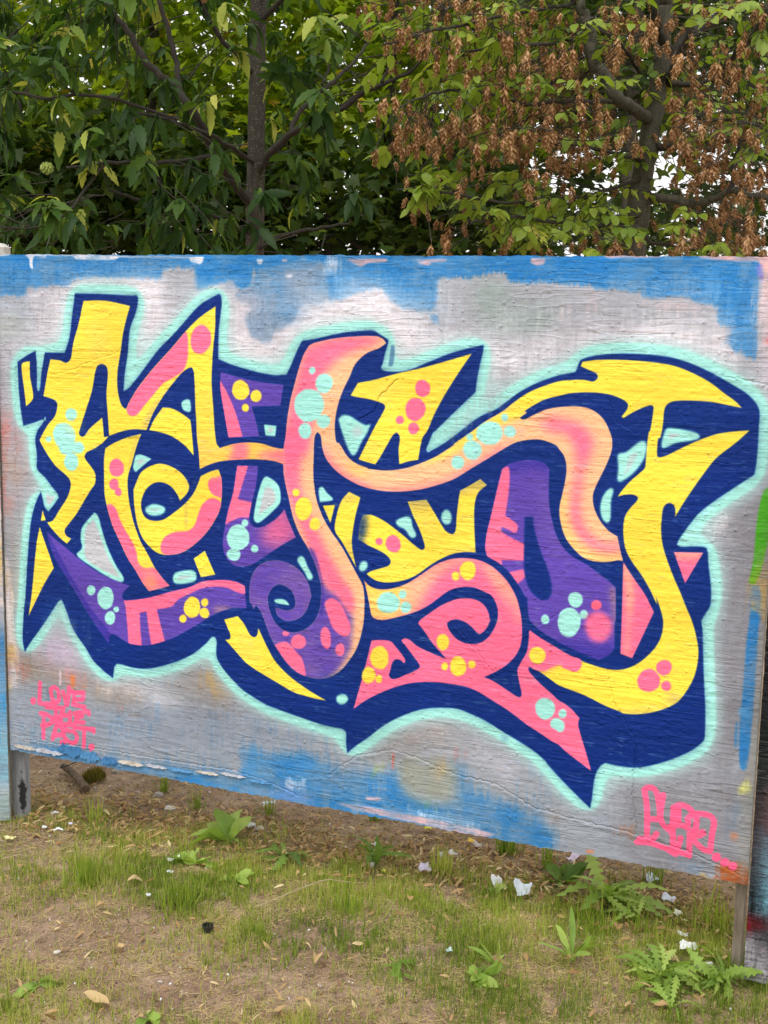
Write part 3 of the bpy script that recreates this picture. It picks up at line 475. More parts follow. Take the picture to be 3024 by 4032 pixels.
('e','pink',1.43,1,'Y1','',0,0,'699 1298 32.1 -1.5 -4.4 -41.1'),
('e','mint',1.56,1,'Y1','',0,0,'258 1067 21.8 1.1 -0.5 -18.8'),
('e','mint',1.56,1,'Y1','',0,0,'232 1002 39.7 9.2 9.2 -39.3'),
('e','mint',1.56,1,'Y1','',0,0,'281 971 21.7 1.3 -0.4 -17.4'),
('e','mint',1.56,1,'Y1','',0,0,'255 928 25.0 1.6 -0.7 -29.2'),
('e','mint',1.56,1,'Y1','',0,0,'175 990 11.1 0.6 -0.3 -9.2'),
('e','mint',1.56,1,'Y1','',0,0,'239 968 26.3 1.6 -0.6 -21.9'),
('p','yellow',0.85,1,'','',0,0,'573,1103* 602,1102 634,1090 664,1072* 668,1041 674,972* 642,1001 601,1023 557,1033 527,1036* 545,1069'),
('e','yelloworange',14,0.4,'Y1','',0.4,0,'722 1129 19.7 0.9 -0.3 -68.4'),
('e','yelloworange',14,0.4,'Y1','',0.4,0,'265 1037 30.4 1.6 -0.5 -21.7'),
('e','yelloworange',14,0.4,'Y1','',0.4,0,'357 1289 38.0 1.0 -1.4 -70.0'),
('e','yelloworange',14,0.4,'Y1','',0.4,0,'722 974 35.7 2.2 -0.1 -31.2'),
('p','orange',16,0.8,'Y1','',0,0,'675,1055* 722,1037 758,998 742,965 694,935*'),
('p','yellow',0.85,1,'','Y3',0,0,'376,975* 406,992 453,1011 501,1024* 490,1003 479,973 466,934 454,901 451,872 456,822 468,772 478,744 494,709 519,671 540,637 564,610 590,587* 556,575 520,564* 497,589 476,620 447,657 422,703 397,748 381,794 371,837 370,898 371,945'),
('p','pink',1.43,1,'Y3','',0,0,'377,806 392,811 409,800 423,768 444,734 467,703 479,675 485,646 506,632 540,635 597,585 520,558 493,588 447,654 410,716 381,787'),
('e','orange',12,0.5,'Y3','',0,0,'510 641 25.2 2.4 -0.2 -14.6'),
('e','orange',12,0.5,'Y3','',0,0,'526 591 25.2 2.6 -0.3 -21.9'),
('e','pink',1.3,1,'Y3','',0,0,'414 920 25.4 1.7 -0.5 -27.0'),
('e','pink',1.3,1,'Y3','',0,0,'404 871 17.0 1.2 -0.3 -16.3'),
('e','pink',1.3,1,'Y3','',0,0,'418 850 10.8 4.1 5.3 -12.5'),
('p','dirt',2.6,0.4,'Y3','',0.5,0,'501,1024* 486,1002 471,959 455,911 451,915 467,976 482,1016*'),
('p','yellow',0.85,1,'','Y4',0,0,'471,860* 484,888 497,911 522,929 556,941 584,940 617,929 641,912 658,886 653,865 628,839* 620,855 600,877 576,887 551,887 526,875 508,854 497,825 500,796 516,778 545,774 574,781 607,803 644,832 669,859 682,881 697,915* 726,929 754,938* 763,915 765,873 759,827 741,791 713,753 681,722 644,695 619,684 610,682 573,677 544,683 515,704 495,729 481,766 473,816'),
('p','pink',1.43,1,'Y4','',0,0,'567,681 562,704 576,729 607,746 648,753 661,758 677,775 689,808 701,833 722,851 741,855 763,845 777,825 749,788 717,750 681,717 644,690 619,679 610,676'),
('p','pink',1.43,1,'Y4','',0,0,'726,909 742,915 769,919 773,860 749,860 730,870 720,891'),
('p','orange',8,0.6,'Y4','',0,0,'698,915* 754,938 761,918 726,912*'),
('p','dirt',2.6,0.4,'Y4','',0.5,0,'641,836* 651,840 649,758 643,772*'),
('p','mint',1.3,1,'','',0,0,'481,961* 498,964 534,954* 510,936 480,912* 471,920 475,945'),
('p','greypink',1.95,0.7,'','',0,0,'489,947 514,949 498,937 489,933'),
('e','mint',2.27,1,'','',0,0,'544 806 34.8 2.7 -0.2 -16.8'),
('e','greypink',1.95,0.6,'','',0,0,'543 806 18.7 1.5 -0.0 -3.6'),
('p','mint',1.95,1,'','',0,0,'606,622 616,630 663,641 679,634 680,615 667,605 614,595 602,605'),
('p','greypink',1.95,0.6,'','',0,0,'618,616 655,625 667,621 655,616 618,608'),
('p','mint',1.62,1,'','',0,0,'334,782* 346,773 359,734 379,680 408,628 432,597 431,584 416,581 377,592 317,619 274,641 267,652* 287,672 283,698 288,731 311,759'),
('p','greypink',1.95,0.9,'','',0,0,'331,761* 341,740 354,711 374,662 404,616 420,593* 386,602 335,621 298,643 298,692 302,733'),
('p','mint',1.62,1,'','',0,0,'635,1119 651,1130 663,1127 664,1096 642,1099'),
('p','greypink',1.95,0.85,'','',0,0,'161,829* 176,819 192,820 189,812 171,790* 164,796*'),
('p','grey',9,0.55,'','',0.2,0,'203,486* 216,461 250,404 285,359 231,356 169,395 161,421*'),
('p','purple',0.85,1,'','PU1',0,0,'162,709* 191,689 239,660 291,628 343,603 395,586 454,573* 437,557 427,541 430,530 445,528 513,543 597,571 659,591 700,611 741,619 781,623 816,620 839,612* 841,581 844,548* 812,546 780,537 740,519 679,479 617,441 596,430 533,405 490,396 452,397 426,406 400,418 385,418 378,408 376,389* 331,440 296,485 271,520 228,577 189,629 168,680'),
('p','violetblue',1.95,0.7,'PU1','',0,0,'162,709* 168,680 189,629 228,577 275,518 296,485 331,440 378,382 383,420 323,481 289,522 250,575 203,646 177,688'),
('p','pink',1.43,1,'PU1','',0,0,'432,526* 513,543 597,571 659,591 700,611 741,620 781,624 816,621 840,613* 840,590 812,592 781,601 741,600 700,591 659,571 618,548 597,526 546,512* 554,484 573,418* 526,402* 518,451 511,501* 487,495* 489,447 493,396* 447,397* 444,446 438,508'),
('e','dirtorange',8,0.8,'PU1','',0.4,0,'764 533 28.0 3.1 -0.0 -10.8'),
('e','mint',1.17,1,'','',0,0,'317 545 15.8 1.6 -0.3 -15.0'),
('e','mint',1.17,1,'','',0,0,'368 527 29.6 3.2 -0.7 -33.6'),
('e','mint',1.17,1,'','',0,0,'405 496 9.9 1.1 -0.2 -9.3'),
('e','mint',1.17,1,'','',0,0,'383 468 18.7 2.1 -0.4 -20.6'),
('e','yellow',1.17,1,'','',0,0,'666 531 27.8 3.0 -0.2 -30.8'),
('e','yellow',1.17,1,'','',0,0,'708 550 12.2 1.3 -0.1 -11.9'),
('e','yellow',1.17,1,'','',0,0,'707 519 15.3 6.6 5.9 -13.9'),
('e','yellow',1.17,1,'','',0,0,'635 494 12.4 1.4 -0.1 -12.0'),
('p','purple',0.85,1,'','PU2',0,0,'762,1211* 812,1200 877,1189 958,1183* 953,1154 949,1126* 897,1122 860,1119* 874,1076 884,1038* 787,1030* 774,1091 761,1166'),
('p','pink',1.3,1,'PU2','',0,0,'760,1188* 781,1156 809,1100 831,1035* 783,1026* 774,1091 758,1165'),
('e','yellow',1.17,1,'','',0,0,'825 1163 26.9 1.1 0.0 -27.6'),
('e','yellow',1.17,1,'','',0,0,'873 1149 17.1 0.8 0.0 -16.8'),
('e','yellow',1.17,1,'','',0,0,'840 1115 10.8 0.5 0.0 -11.2'),
('p','mint',1.3,1,'','',0,0,'898,1072* 937,1070* 933,1041* 903,1042*'),
('e','greypink',1.95,0.8,'','',0,0,'919 1058 8.3 0.5 0.0 -5.4'),
('p','orange',0.85,1,'','BAR',0,0,'694,935* 726,950 761,961 820,970 878,974 928,973 954,967 973,956* 973,1014* 954,1008 927,1011 897,1018 859,1020 828,1017 793,1010 757,998* 690,997*'),
('p','pink',8,0.85,'BAR','',0,0,'793,1020* 843,1023 851,1003 843,968 793,958 785,968 801,993*'),
('p','pink',10,0.85,'BAR','',0,0,'867,973* 897,995 935,1005 973,1010 973,956 928,972*'),
('p','yellow',0.85,1,'','YS',0,0,'1452,1047 1501,1085 1537,1113 1582,1141 1613,1167 1645,1190 1676,1205 1725,1223 1763,1228 1789,1229 1811,1226 1820,1231 1823,1239 1817,1247 1797,1255 1779,1262* 1783,1273* 1818,1279 1880,1281 1942,1279 2003,1272 2049,1257 2094,1235 2131,1209 2155,1193 2171,1178* 2126,1185 2097,1189 2052,1190 2013,1187 1999,1181 1992,1173 1989,1161 1988,1130 1983,1096 1979,1096 1977,1071 1980,1050 1999,1054 2029,1071 2067,1092 2116,1113 2159,1122 2192,1126* 2161,1094 2119,1056 2092,1017 2067,976 2045,937 2029,905* 2029,923 2024,935 2015,939 2006,936 1999,924 1997,896 1997,871 2003,834 2016,797 2033,758 2051,722 2068,685 2082,656 2095,619 2103,582 2103,547 2096,510 2080,473 2057,440 2017,415 1971,399 1929,394 1913,399 1884,406 1824,428 1757,445 1737,456 1704,475 1683,482* 1703,510 1740,538 1787,525 1817,516 1853,508 1886,504 1911,506 1936,515 1961,532 1985,557 2002,582 2012,609 2014,641 2007,669 1993,703 1997,684 1977,720 1953,756 1929,786 1912,816 1905,850 1904,879 1908,901 1920,921 1934,938 1936,947 1924,953 1903,951 1886,945* 1893,957 1913,983 1937,1007 1949,1020 1951,1039 1952,1079 1955,1110 1958,1113 1963,1162 1962,1172 1953,1174 1917,1157 1891,1140* 1887,1143 1899,1162 1900,1175 1885,1186 1853,1196 1806,1199 1758,1195 1727,1187 1693,1177 1662,1160 1634,1140 1628,1131* 1584,1091 1519,1056*'),
('e','dirt',12,0.45,'YS','',0.4,0,'1986 397 94.4 13.6 0.7 -14.7'),
('e','dirt',12,0.45,'YS','',0.4,0,'2062 437 27.6 -23.7 -12.3 -15.5'),
('p','orangeM',0.85,1,'','M',0,0,'1035,1292* 1051,1299 1116,1313 1187,1320 1229,1321 1239,1319 1249,1314 1258,1304* 1238,1290 1203,1276 1171,1247 1154,1211 1136,1176 1122,1138 1115,1105 1113,1072 1118,1036 1127,1033 1150,1001 1175,983 1211,972 1212,970 1265,969 1317,978 1358,993 1403,1014 1452,1047 1501,1085 1537,1113 1582,1141 1610,1164* 1646,1141* 1629,1128 1631,1124* 1641,1124 1663,1136 1694,1151 1722,1158 1744,1161 1766,1163 1798,1161 1824,1150 1844,1132 1859,1105 1866,1083 1865,1055 1852,1017 1832,971 1824,945 1828,914 1846,880 1869,857 1890,846* 1900,808 1907,785* 1895,786 1873,780 1841,777 1808,784 1781,804 1757,834 1743,875 1740,907 1746,943 1753,985 1753,1014 1746,1038 1732,1055 1726,1062 1706,1070 1681,1075 1649,1072 1617,1063 1585,1044 1547,1019 1504,991 1455,959 1404,938 1353,923 1301,915 1248,914 1195,922 1147,941 1114,962 1088,990 1076,1020 1071,1049 1061,1059 1053,1045 1051,995 1050,945 1054,908 1060,878 1071,848 1086,819 1109,787 1135,756 1161,717 1183,682 1202,650 1208,610 1208,603 1207,558 1201,520 1187,473 1165,436 1140,405 1110,383 1073,372 1035,374 1008,381 977,402 946,437 922,473 907,507 895,534 885,550 875,560 866,548* 862,562 856,565 854,604 861,640 879,670 906,687 937,694 967,692 998,681 1021,663 1038,637 1047,603 1044,595 1035,568 1018,544 995,531 972,526 957,530 941,542 937,558* 945,559 961,555 980,557 995,566 999,584 991,608 972,623 949,628 929,619 916,600 911,582 916,554 926,530 938,514 957,500 984,494 1011,499 1037,513 1060,538 1074,571 1078,606 1078,631 1069,668 1054,707 1035,740 1016,766 1001,792 987,828 976,872 968,902 960,938 959,960* 960,1016* 965,1041 970,1091 979,1142 990,1182 1005,1232 1019,1268'),
('p','pink',11,0.95,'M','',0,0,'1022,1288* 1116,1317 1222,1323 1244,1314 1223,1300 1181,1286 1135,1266 1092,1232 1067,1185 1057,1129 1039,1045 1025,994 958,990 965,1074 1008,1242*'),
('p','pink',10,0.95,'M','',0,0,'954,1056* 1028,1060 1021,993 1014,942 1019,892 1042,826 1072,777 1098,729 1121,697 1140,664 1170,626 1174,579 1126,601 1069,657 1031,757 954,921*'),
('p','orangeM',10,0.5,'M','',0,0,'1014,993* 1051,995 1052,908 1030,893 1011,905 1011,952*'),
('p','purple',6,1,'M','',0.1,0,'844,705* 975,717 1036,668 1052,586 1035,736 1058,725 1073,658 1100,626 1126,612 1163,578 1178,565 1179,514 1165,460 1129,403 1073,361 977,348 860,476 844,581'),
('p','orangeM',12,0.75,'M','',0,0,'1144,613* 1213,637 1215,535 1179,472 1168,512 1174,565*'),
('p','pink',6,0.9,'M','',0,0,'1136,647* 1170,626 1178,579 1163,571 1141,603*'),
('p','navyfade',9,0.6,'M','',0.3,0,'1215,552* 1201,482 1165,422 1110,387 1073,379 1077,361 1166,373 1216,484*'),
('e','dirtorange',16,0.5,'M','',0.4,0,'1053 393 26.5 3.4 0.1 -10.6'),
('e','dirtorange',16,0.5,'M','',0.4,0,'1157 448 13.3 7.5 11.3 -20.6'),
('p','violetblue',2.6,0.5,'M','',0,0,'1038,740* 1058,704 1077,631 1074,554 1082,555 1085,631 1065,708 1046,741*'),
('p','pink',1.62,1,'M','',0,0,'1089,586 1098,601 1115,605 1137,592 1152,566 1168,530 1162,508 1150,502 1131,508 1114,523 1103,546'),
('e','pink',1.43,1,'M','',0,0,'1093 491 15.5 3.9 5.1 -30.4'),
('e','pink',1.43,1,'M','',0,0,'1137 463 13.7 1.7 0.3 -18.0'),
('e','pink',1.43,1,'M','',0,0,'1009 470 22.9 2.8 0.2 -21.1'),
('e','pink',1.43,1,'M','',0,0,'969 489 10.8 1.3 0.0 -7.0'),
('p','pink',1.62,1,'M','',0,0,'934,449 957,463 973,465 988,456 1000,443 1019,425 1029,398 1031,373 1004,373 977,398 950,427'),
('e','yellow',1.43,1,'','',0,0,'998 890 10.5 0.8 0.1 -10.9'),
('e','yellow',1.43,1,'','',0,0,'1021 847 25.4 2.0 0.3 -32.3'),
('e','yellow',1.43,1,'','',0,0,'1056 807 16.7 1.4 0.2 -17.0'),
('p','pink',10,0.85,'M','',0,0,'1076,1030* 1095,998 1132,960 1168,943 1215,926 1216,913 1121,933 1073,996*'),
('p','pink',11,0.8,'M','',0,0,'1195,922* 1248,917 1301,921 1353,929 1404,944 1455,966 1504,998 1546,1026 1585,1050 1617,1049 1521,980 1354,910 1177,910*'),
('p','yellow',7,0.95,'M','',0,0,'1352,994* 1402,1017 1452,1050 1501,1088 1537,1116 1582,1144 1616,1170 1646,1138 1567,1102 1518,1071 1453,1029 1399,1002*'),
('p','yelloworange',12,0.7,'M','',0,0,'1157,992* 1215,966 1194,948 1157,962*'),
('p','pink',12,0.8,'M','',0,0,'1673,1118* 1729,1136 1730,1096 1699,1101*'),
('p','pink',11,0.95,'M','',0,0,'1716,1122* 1748,1127 1778,1122 1804,1105 1821,1071 1818,1103 1817,1056 1799,1007 1794,956 1793,911 1805,864 1838,832 1877,822 1895,837 1897,805 1856,801 1817,814 1783,846 1768,890 1772,954 1779,1006 1774,1053 1750,1093 1710,1106*'),
('p','yelloworange',10,0.7,'M','',0,0,'1737,939* 1756,940 1755,892 1770,851 1800,815 1856,795 1897,799 1904,780 1841,774 1761,818 1739,875*'),
('e','mint',1.56,1,'','',0,0,'1549 1084 34.8 1.9 1.0 -30.7'),
('e','mint',1.56,1,'','',0,0,'1504 1038 25.2 1.5 0.8 -25.3'),
('e','mint',1.56,1,'','',0,0,'1465 1003 18.5 1.2 0.5 -17.2'),
('e','mint',1.56,1,'','',0,0,'1603 1091 16.2 0.9 0.5 -14.9'),
('e','mint',1.56,1,'','',0,0,'1496 1071 9.3 0.5 0.3 -9.5'),
('e','mint',1.56,1,'','',0,0,'1588 1126 9.7 0.5 0.4 -10.2'),
('e','mint',1.3,1,'','',0,0,'1044 1225 9.9 0.4 0.1 -9.8'),
('e','mint',1.3,1,'','',0,0,'1080 1192 26.1 1.1 0.3 -26.2'),
('e','mint',1.3,1,'','',0,0,'1035 1131 44.1 2.1 0.4 -45.6'),
('e','mint',1.3,1,'','',0,0,'1079 1090 20.1 1.0 0.2 -18.8'),
('e','mint',1.3,1,'','',0,0,'1024 1061 19.2 1.1 0.2 -22.6'),
('p','mint',2.27,1,'','',0,0,'1123,1099* 1135,1109 1155,1109 1184,1094 1205,1086 1218,1091* 1209,1067* 1192,1040 1178,1011 1168,1003 1158,1011 1145,1037 1130,1076'),
('e','greypink',6,0.7,'','',0,0,'1180 1069 12.5 0.7 0.2 -13.1'),
('e','greypink',6,0.7,'','',0,0,'1170 1064 5.4 0.3 0.1 -6.6'),
('p','yellow',0.85,1,'','Y7',0,0,'1179,1197* 1225,1207 1294,1227 1363,1244 1430,1264 1495,1284* 1470,1248 1441,1203 1416,1161 1396,1122 1380,1083 1365,1059 1355,1003* 1327,997 1302,988* 1299,1027 1302,1059 1294,1071 1284,1066 1270,1044 1247,1004 1233,983* 1208,988 1184,993* 1203,1031 1227,1078 1248,1115 1257,1132 1258,1140 1249,1147 1208,1156 1173,1160 1158,1163*'),
('e','yelloworange',10,0.4,'Y7','',0.4,0,'1254 1150 21.0 1.0 0.3 -16.1'),
('e','yelloworange',10,0.4,'Y7','',0.4,0,'1260 1186 52.3 2.2 0.3 -12.8'),
('e','yelloworange',10,0.4,'Y7','',0.4,0,'1224 1022 28.4 1.7 0.5 -26.2'),
('e','pink',1.17,1,'','',0,0,'1363 1190 21.1 0.9 0.5 -22.2'),
('e','pink',1.17,1,'','',0,0,'1344 1135 28.1 1.4 0.7 -30.3'),
('e','pink',1.17,1,'','',0,0,'1301 1105 11.1 0.6 0.2 -11.3'),
('e','pink',1.17,1,'','',0,0,'1340 1085 14.8 0.8 0.4 -16.0'),
('p','grey',7,0.75,'','',0.3,0,'1519,1169* 1517,1135 1451,1081 1438,1095 1418,1069 1431,1079 1484,1117 1565,1159 1612,1201 1580,1191 1542,1167*'),
('p','yellow',0.85,1,'','Y5',0,0,'1213,684* 1227,693 1259,705 1277,713 1283,724 1277,735 1259,747 1215,763 1201,770 1187,777* 1192,821 1200,844* 1225,846 1257,835 1286,819 1321,796 1350,775 1371,764 1379,771 1377,784 1363,819 1344,854 1328,890* 1381,899* 1403,868 1424,837 1438,820 1456,814 1464,824 1466,860 1471,912 1474,930* 1502,947 1528,964* 1546,950* 1526,932 1517,912 1514,880 1516,832 1521,771* 1494,770 1460,762 1427,746 1393,723 1359,696 1324,678 1282,667 1246,667 1224,676'),
('p','navy',7,0.85,'Y5','',0.3,0,'1178,850* 1205,852 1214,823 1201,768 1179,766*'),
('p','dirt',8,0.75,'Y5','',0.5,0,'1319,901* 1388,906 1389,880 1330,869*'),
('p','dirt',8,0.7,'Y5','',0.5,0,'1468,963* 1552,969 1552,944 1510,931 1473,919*'),
('p','dirt',8,0.6,'Y5','',0.5,0,'1426,769* 1521,781 1521,771 1461,759*'),
('e','yelloworange',14,0.4,'Y5','',0.5,0,'1389 837 19.2 8.3 20.1 -47.5'),
('e','yelloworange',14,0.4,'Y5','',0.5,0,'1305 714 56.5 5.4 0.4 -20.0'),
('e','yelloworange',14,0.4,'Y5','',0.5,0,'1491 846 16.8 1.4 1.2 -38.7'),
('e','pink',1.17,1,'','',0,0,'1289 773 20.4 8.9 8.9 -21.1'),
('e','pink',1.17,1,'','',0,0,'1248 776 10.3 0.9 0.2 -9.7'),
('p','mint',1.95,1,'','',0,0,'1296,836 1324,850 1338,846 1344,824 1354,805 1351,796 1339,795 1321,815 1301,823'),
('e','mint',2.27,1,'','',0,0,'1438 857 14.3 1.2 0.6 -20.1'),
('e','mint',2.27,1,'','',0,0,'1203 704 10.6 -3.5 -6.8 -14.7'),
('p','yellow',0.85,1,'','Y6',0,0,'1157,904* 1191,891* 1179,847 1171,803 1168,762 1176,719 1183,697* 1161,731 1138,766 1117,795 1121,835 1135,877'),
('e','dirt',9,0.45,'Y6','',0.5,0,'1167 748 14.5 1.3 0.5 -33.7'),
('e','dirt',9,0.45,'Y6','',0.5,0,'1158 888 29.0 2.2 0.2 -10.0'),
('p','yellow',0.85,1,'','',0,0,'1080,860* 1116,865* 1103,814*'),
('p','mint',1.62,1,'','',0,0,'1067,905 1078,912 1091,897 1109,883 1109,877 1071,869*'),
('p','purple',0.85,1,'','PU4',0,0,'814,952* 847,954 880,956* 874,902 859,846 853,810 857,793 871,783 890,785 917,798 944,819 963,841* 974,813 998,765* 967,747 937,727 898,700 867,679 836,667 804,668 781,685 769,712 768,740 775,780 785,826 801,876 808,918'),
('p','pink',1.62,1,'PU4','',0,0,'814,954* 849,955* 832,906 816,858* 861,852* 851,810 828,808 797,795 775,782* 787,829 801,876'),
('p','pink',16,0.8,'PU4','',0.2,0,'890,744* 898,786 966,854 1008,768 937,727*'),
('e','mint',1.17,1,'','',0,0,'817 749 35.3 3.1 0.0 -37.8'),
('e','mint',1.17,1,'','',0,0,'839 792 10.9 0.9 0.0 -10.4'),
('e','mint',1.17,1,'','',0,0,'870 722 11.7 1.1 0.0 -11.2'),
('e','mint',1.17,1,'','',0,0,'803 699 22.1 2.0 -0.0 -18.3'),
('p','mint',1.3,1,'','',0,0,'905,928 894,917 878,871 867,815 869,801 880,796 898,807 928,834 949,858 950,887 943,907 924,922'),
('p','greypink',1.95,0.85,'','',0,0,'903,897* 894,869 882,818* 909,839 932,858 933,882 920,898'),
('p','mint',1.95,1,'','',0,0,'1003,703 1013,714 1024,711 1035,688 1051,662 1050,653 1038,650 1028,667 1011,689'),
('p','mint',1.3,1,'','',0,0,'933,582 964,586 980,572 964,572 937,574'),
('p','yellow',0.85,1,'','',0,0,'672,675* 709,701* 743,635* 696,623*'),
('p','yellow',0.85,1,'','FG',0,0,'772,507* 816,522* 836,502 856,472 870,467 879,475 882,495* 907,450 930,413 958,385 997,358 1046,333 1097,312* 1054,314 997,322 946,342 899,361 844,388 804,423 775,448* 790,452 792,465 784,482'),
('e','yelloworange',14,0.4,'FG','',0.5,0,'844 431 30.8 19.9 23.8 -34.4'),
('e','mint',1.95,1,'','',0,0,'1145 323 17.9 2.5 0.2 -14.7'),
('p','purple',0.85,1,'','PU5',0,0,'1586,995* 1606,1009 1635,1019 1667,1022 1696,1016 1710,1003* 1710,958 1713,912 1724,865 1738,829 1759,800 1782,783 1819,766 1845,749 1872,732 1892,716* 1896,631 1894,628 1896,563* 1887,545 1857,525* 1819,535 1786,546 1752,559 1733,568 1713,577 1690,592 1673,608 1667,636 1664,668 1661,665 1643,692 1616,725 1589,747 1553,764* 1547,786 1550,825 1557,858 1567,907 1578,961'),
('p','violetblue',9,0.6,'PU5','',0,0,'1580,996* 1618,1021 1714,1027 1716,999 1668,1002 1604,982*'),
('p','purplelight',14,0.5,'PU5','',0,0,'1678,972* 1718,943 1740,851 1763,786 1736,790 1696,847*'),
('p','pink',1.62,1,'PU5','',0,0,'1585,995* 1601,1001 1606,982 1605,935 1598,874* 1614,866 1631,853 1632,839 1625,832 1610,838 1590,845* 1589,833 1619,817 1652,805* 1653,762* 1592,758* 1592,739 1548,764 1544,802 1558,874 1577,958'),
('p','pink',1.62,1,'PU5','',0,0,'1614,728* 1652,739* 1657,719* 1637,699*'),
('p','navy',1.95,1,'','',0,0,'1650,875* 1672,877* 1675,852 1684,821 1698,784 1716,744 1727,707 1727,682 1716,666 1697,666 1677,680 1661,707 1653,748 1651,812'),
('p','dirtorange',7,0.65,'PU5','',0.3,0,'1877,716* 1895,715 1899,625 1880,623* 1880,626 1893,611*'),
('p','violetblue',9,0.6,'PU5','',0,0,'1752,568* 1834,562 1895,569 1897,524 1754,505*'),
('e','mint',1.17,1,'','',0,0,'1714 614 11.3 1.3 0.5 -12.2'),
('e','mint',1.17,1,'','',0,0,'1777 614 30.4 3.5 1.6 -37.7'),
('e','mint',1.17,1,'','',0,0,'1791 674 18.9 2.0 0.9 -20.2'),
('e','mint',1.17,1,'','',0,0,'1814 638 11.0 1.2 0.5 -11.7'),
('e','pinkhot',1.43,1,'','',0,0,'1845 666 12.9 1.4 0.6 -13.0'),
('e','pink',5,0.95,'PU5','',0,0,'1853 611 34.1 3.9 1.8 -39.7'),
('p','pink',0.85,1,'','P10',0,0,'1908,782* 1924,760 1945,733 1968,703 1990,664* 1967,604 1942,540* 1912,548* 1911,630 1910,697'),
('p','orangeM',7,0.85,'P10','',0,0,'1904,793* 1924,769 1937,700 1931,632 1930,541 1922,543 1924,631 1915,695*'),
('p','pink',7,0.6,'P10','',0,0,'1906,745* 1919,730 1921,630 1919,539 1909,545 1907,662*'),
('p','pink',0.85,1,'','PT',0,0,'2031,819* 2101,824* 2062,744*'),
('p','orangeM',7,0.6,'PT','',0,0,'2027,823* 2105,830 2097,811 2034,802*'),
('p','pink',0.85,1,'','PK',0,0,'1204,666* 1224,650 1253,645 1289,651 1331,669 1376,701 1410,727 1447,745 1488,753 1528,752 1562,741 1590,722 1613,699 1634,666 1646,631 1652,600 1654,560 1649,530 1634,502 1605,472 1572,450 1555,440* 1583,432 1624,411 1647,400 1656,400 1659,408 1653,432 1645,470 1652,489 1668,522 1672,549 1673,582* 1700,566 1734,550 1753,541 1787,526 1808,522 1814,513 1814,503 1805,489 1793,486 1775,490 1755,491 1736,489 1720,478 1697,477 1684,482* 1676,483 1675,476 1681,467 1705,445 1739,420 1758,405 1775,398 1796,384 1815,365* 1812,352 1814,339 1826,304 1841,262 1851,230* 1815,251 1784,270 1763,286 1744,293 1710,311 1677,327 1625,358 1581,379 1540,398 1505,407 1464,409 1418,408 1373,402 1330,390 1277,366 1223,334 1180,300* 1207,400 1231,501* 1256,505 1287,505 1303,491 1323,470 1331,457 1328,448* 1315,457 1300,455 1292,442 1288,424 1284,410 1291,401 1308,404 1330,416 1358,431 1373,444 1371,452 1350,476 1328,501 1319,510 1327,518 1342,516 1363,502 1399,489 1448,476* 1430,493 1405,517 1383,545 1365,564* 1372,575* 1403,600 1430,620 1457,635 1481,644 1515,647 1542,639 1560,618 1567,590 1567,599 1561,579 1548,561 1538,555 1528,561 1514,573 1496,583 1476,587 1459,583 1447,574* 1452,559 1467,541 1484,530 1508,525 1535,529 1559,545 1578,574 1587,604 1584,634 1568,661 1548,669 1524,677 1497,677 1470,671 1446,659 1423,640 1395,617 1368,600 1337,586 1301,573 1266,562 1241,562 1230,570 1226,585 1218,621 1208,658'),
('p','yelloworange',14,0.95,'PK','',0,0,'1199,670* 1271,654 1331,670 1352,672 1339,634 1326,582 1291,561 1204,549*'),
('p','yellow',10,0.7,'PK','',0,0,'1202,667* 1271,647 1331,670 1325,643 1254,629 1218,631*'),
('p','orangeM',12,0.85,'PK','',0,0,'1317,669* 1365,700 1410,731 1461,752 1511,757 1529,742 1478,738 1428,710 1401,674 1381,639 1361,596 1319,575*'),
('p','orangeM',9,0.7,'PK','',0,0,'1528,752* 1562,742 1613,702 1652,632 1633,617 1615,647 1580,708* 1655,602 1640,601*'),
('p','yellow',2.6,0.9,'YS','',0,0,'1684,483* 1697,477 1720,478 1736,489 1761,498 1776,455 1764,447*'),
('p','pink',5,0.6,'YS','',0,0,'1684,488* 1703,488 1749,497 1736,485 1717,476 1694,477*'),
('e','yellow',1.3,1,'','',0,0,'1255 455 27.8 3.5 0.6 -31.9'),
('e','yellow',1.3,1,'','',0,0,'1224 402 20.1 2.6 0.4 -23.5'),
('e','yellow',1.3,1,'','',0,0,'1254 395 10.1 1.3 0.2 -11.0'),
('e','yellow',1.3,1,'','',0,0,'1437 521 17.3 2.1 0.6 -22.7'),
('e','yellow',1.3,1,'','',0,0,'1482 460 23.3 3.0 0.8 -26.7'),
('e','yellow',1.3,1,'','',0,0,'1444 455 9.3 1.2 0.3 -10.7'),
('e','yellow',1.3,1,'','',0,0,'1520 470 10.2 1.3 0.3 -11.0'),
('e','yellow',1.3,1,'','',0,0,'1697 517 22.1 2.8 0.8 -22.1'),
('e','yellow',1.3,1,'','',0,0,'1501 721 22.3 2.2 0.7 -24.7'),
('e','yellow',1.3,1,'','',0,0,'1468 703 10.5 1.0 0.3 -11.8'),
('e','mint',1.69,1,'','',0,0,'1278 611 32.8 3.5 0.6 -29.7'),
('e','mint',1.69,1,'','',0,0,'1319 638 11.3 1.2 0.3 -12.1'),
('e','mint',1.69,1,'','',0,0,'1329 604 16.2 1.8 0.3 -15.4'),
('e','mint',1.43,1,'','',0,0,'1723 378 26.7 3.8 1.1 -28.8'),
('e','mint',1.43,1,'','',0,0,'1754 342 16.2 2.4 0.6 -15.1'),
('e','mint',1.43,1,'','',0,0,'1764 337 13.3 2.0 0.7 -16.2'),
('e','mint',1.43,1,'','',0,0,'1770 371 10.9 1.6 0.5 -12.1'),
('e','pink',1.17,1,'','',0,0,'1986 488 27.6 3.7 1.5 -29.8'),
('e','pink',1.17,1,'','',0,0,'2022 526 19.2 2.5 1.0 -19.9'),
('e','pink',1.17,1,'','',0,0,'2030 480 12.4 1.7 0.7 -12.9'),
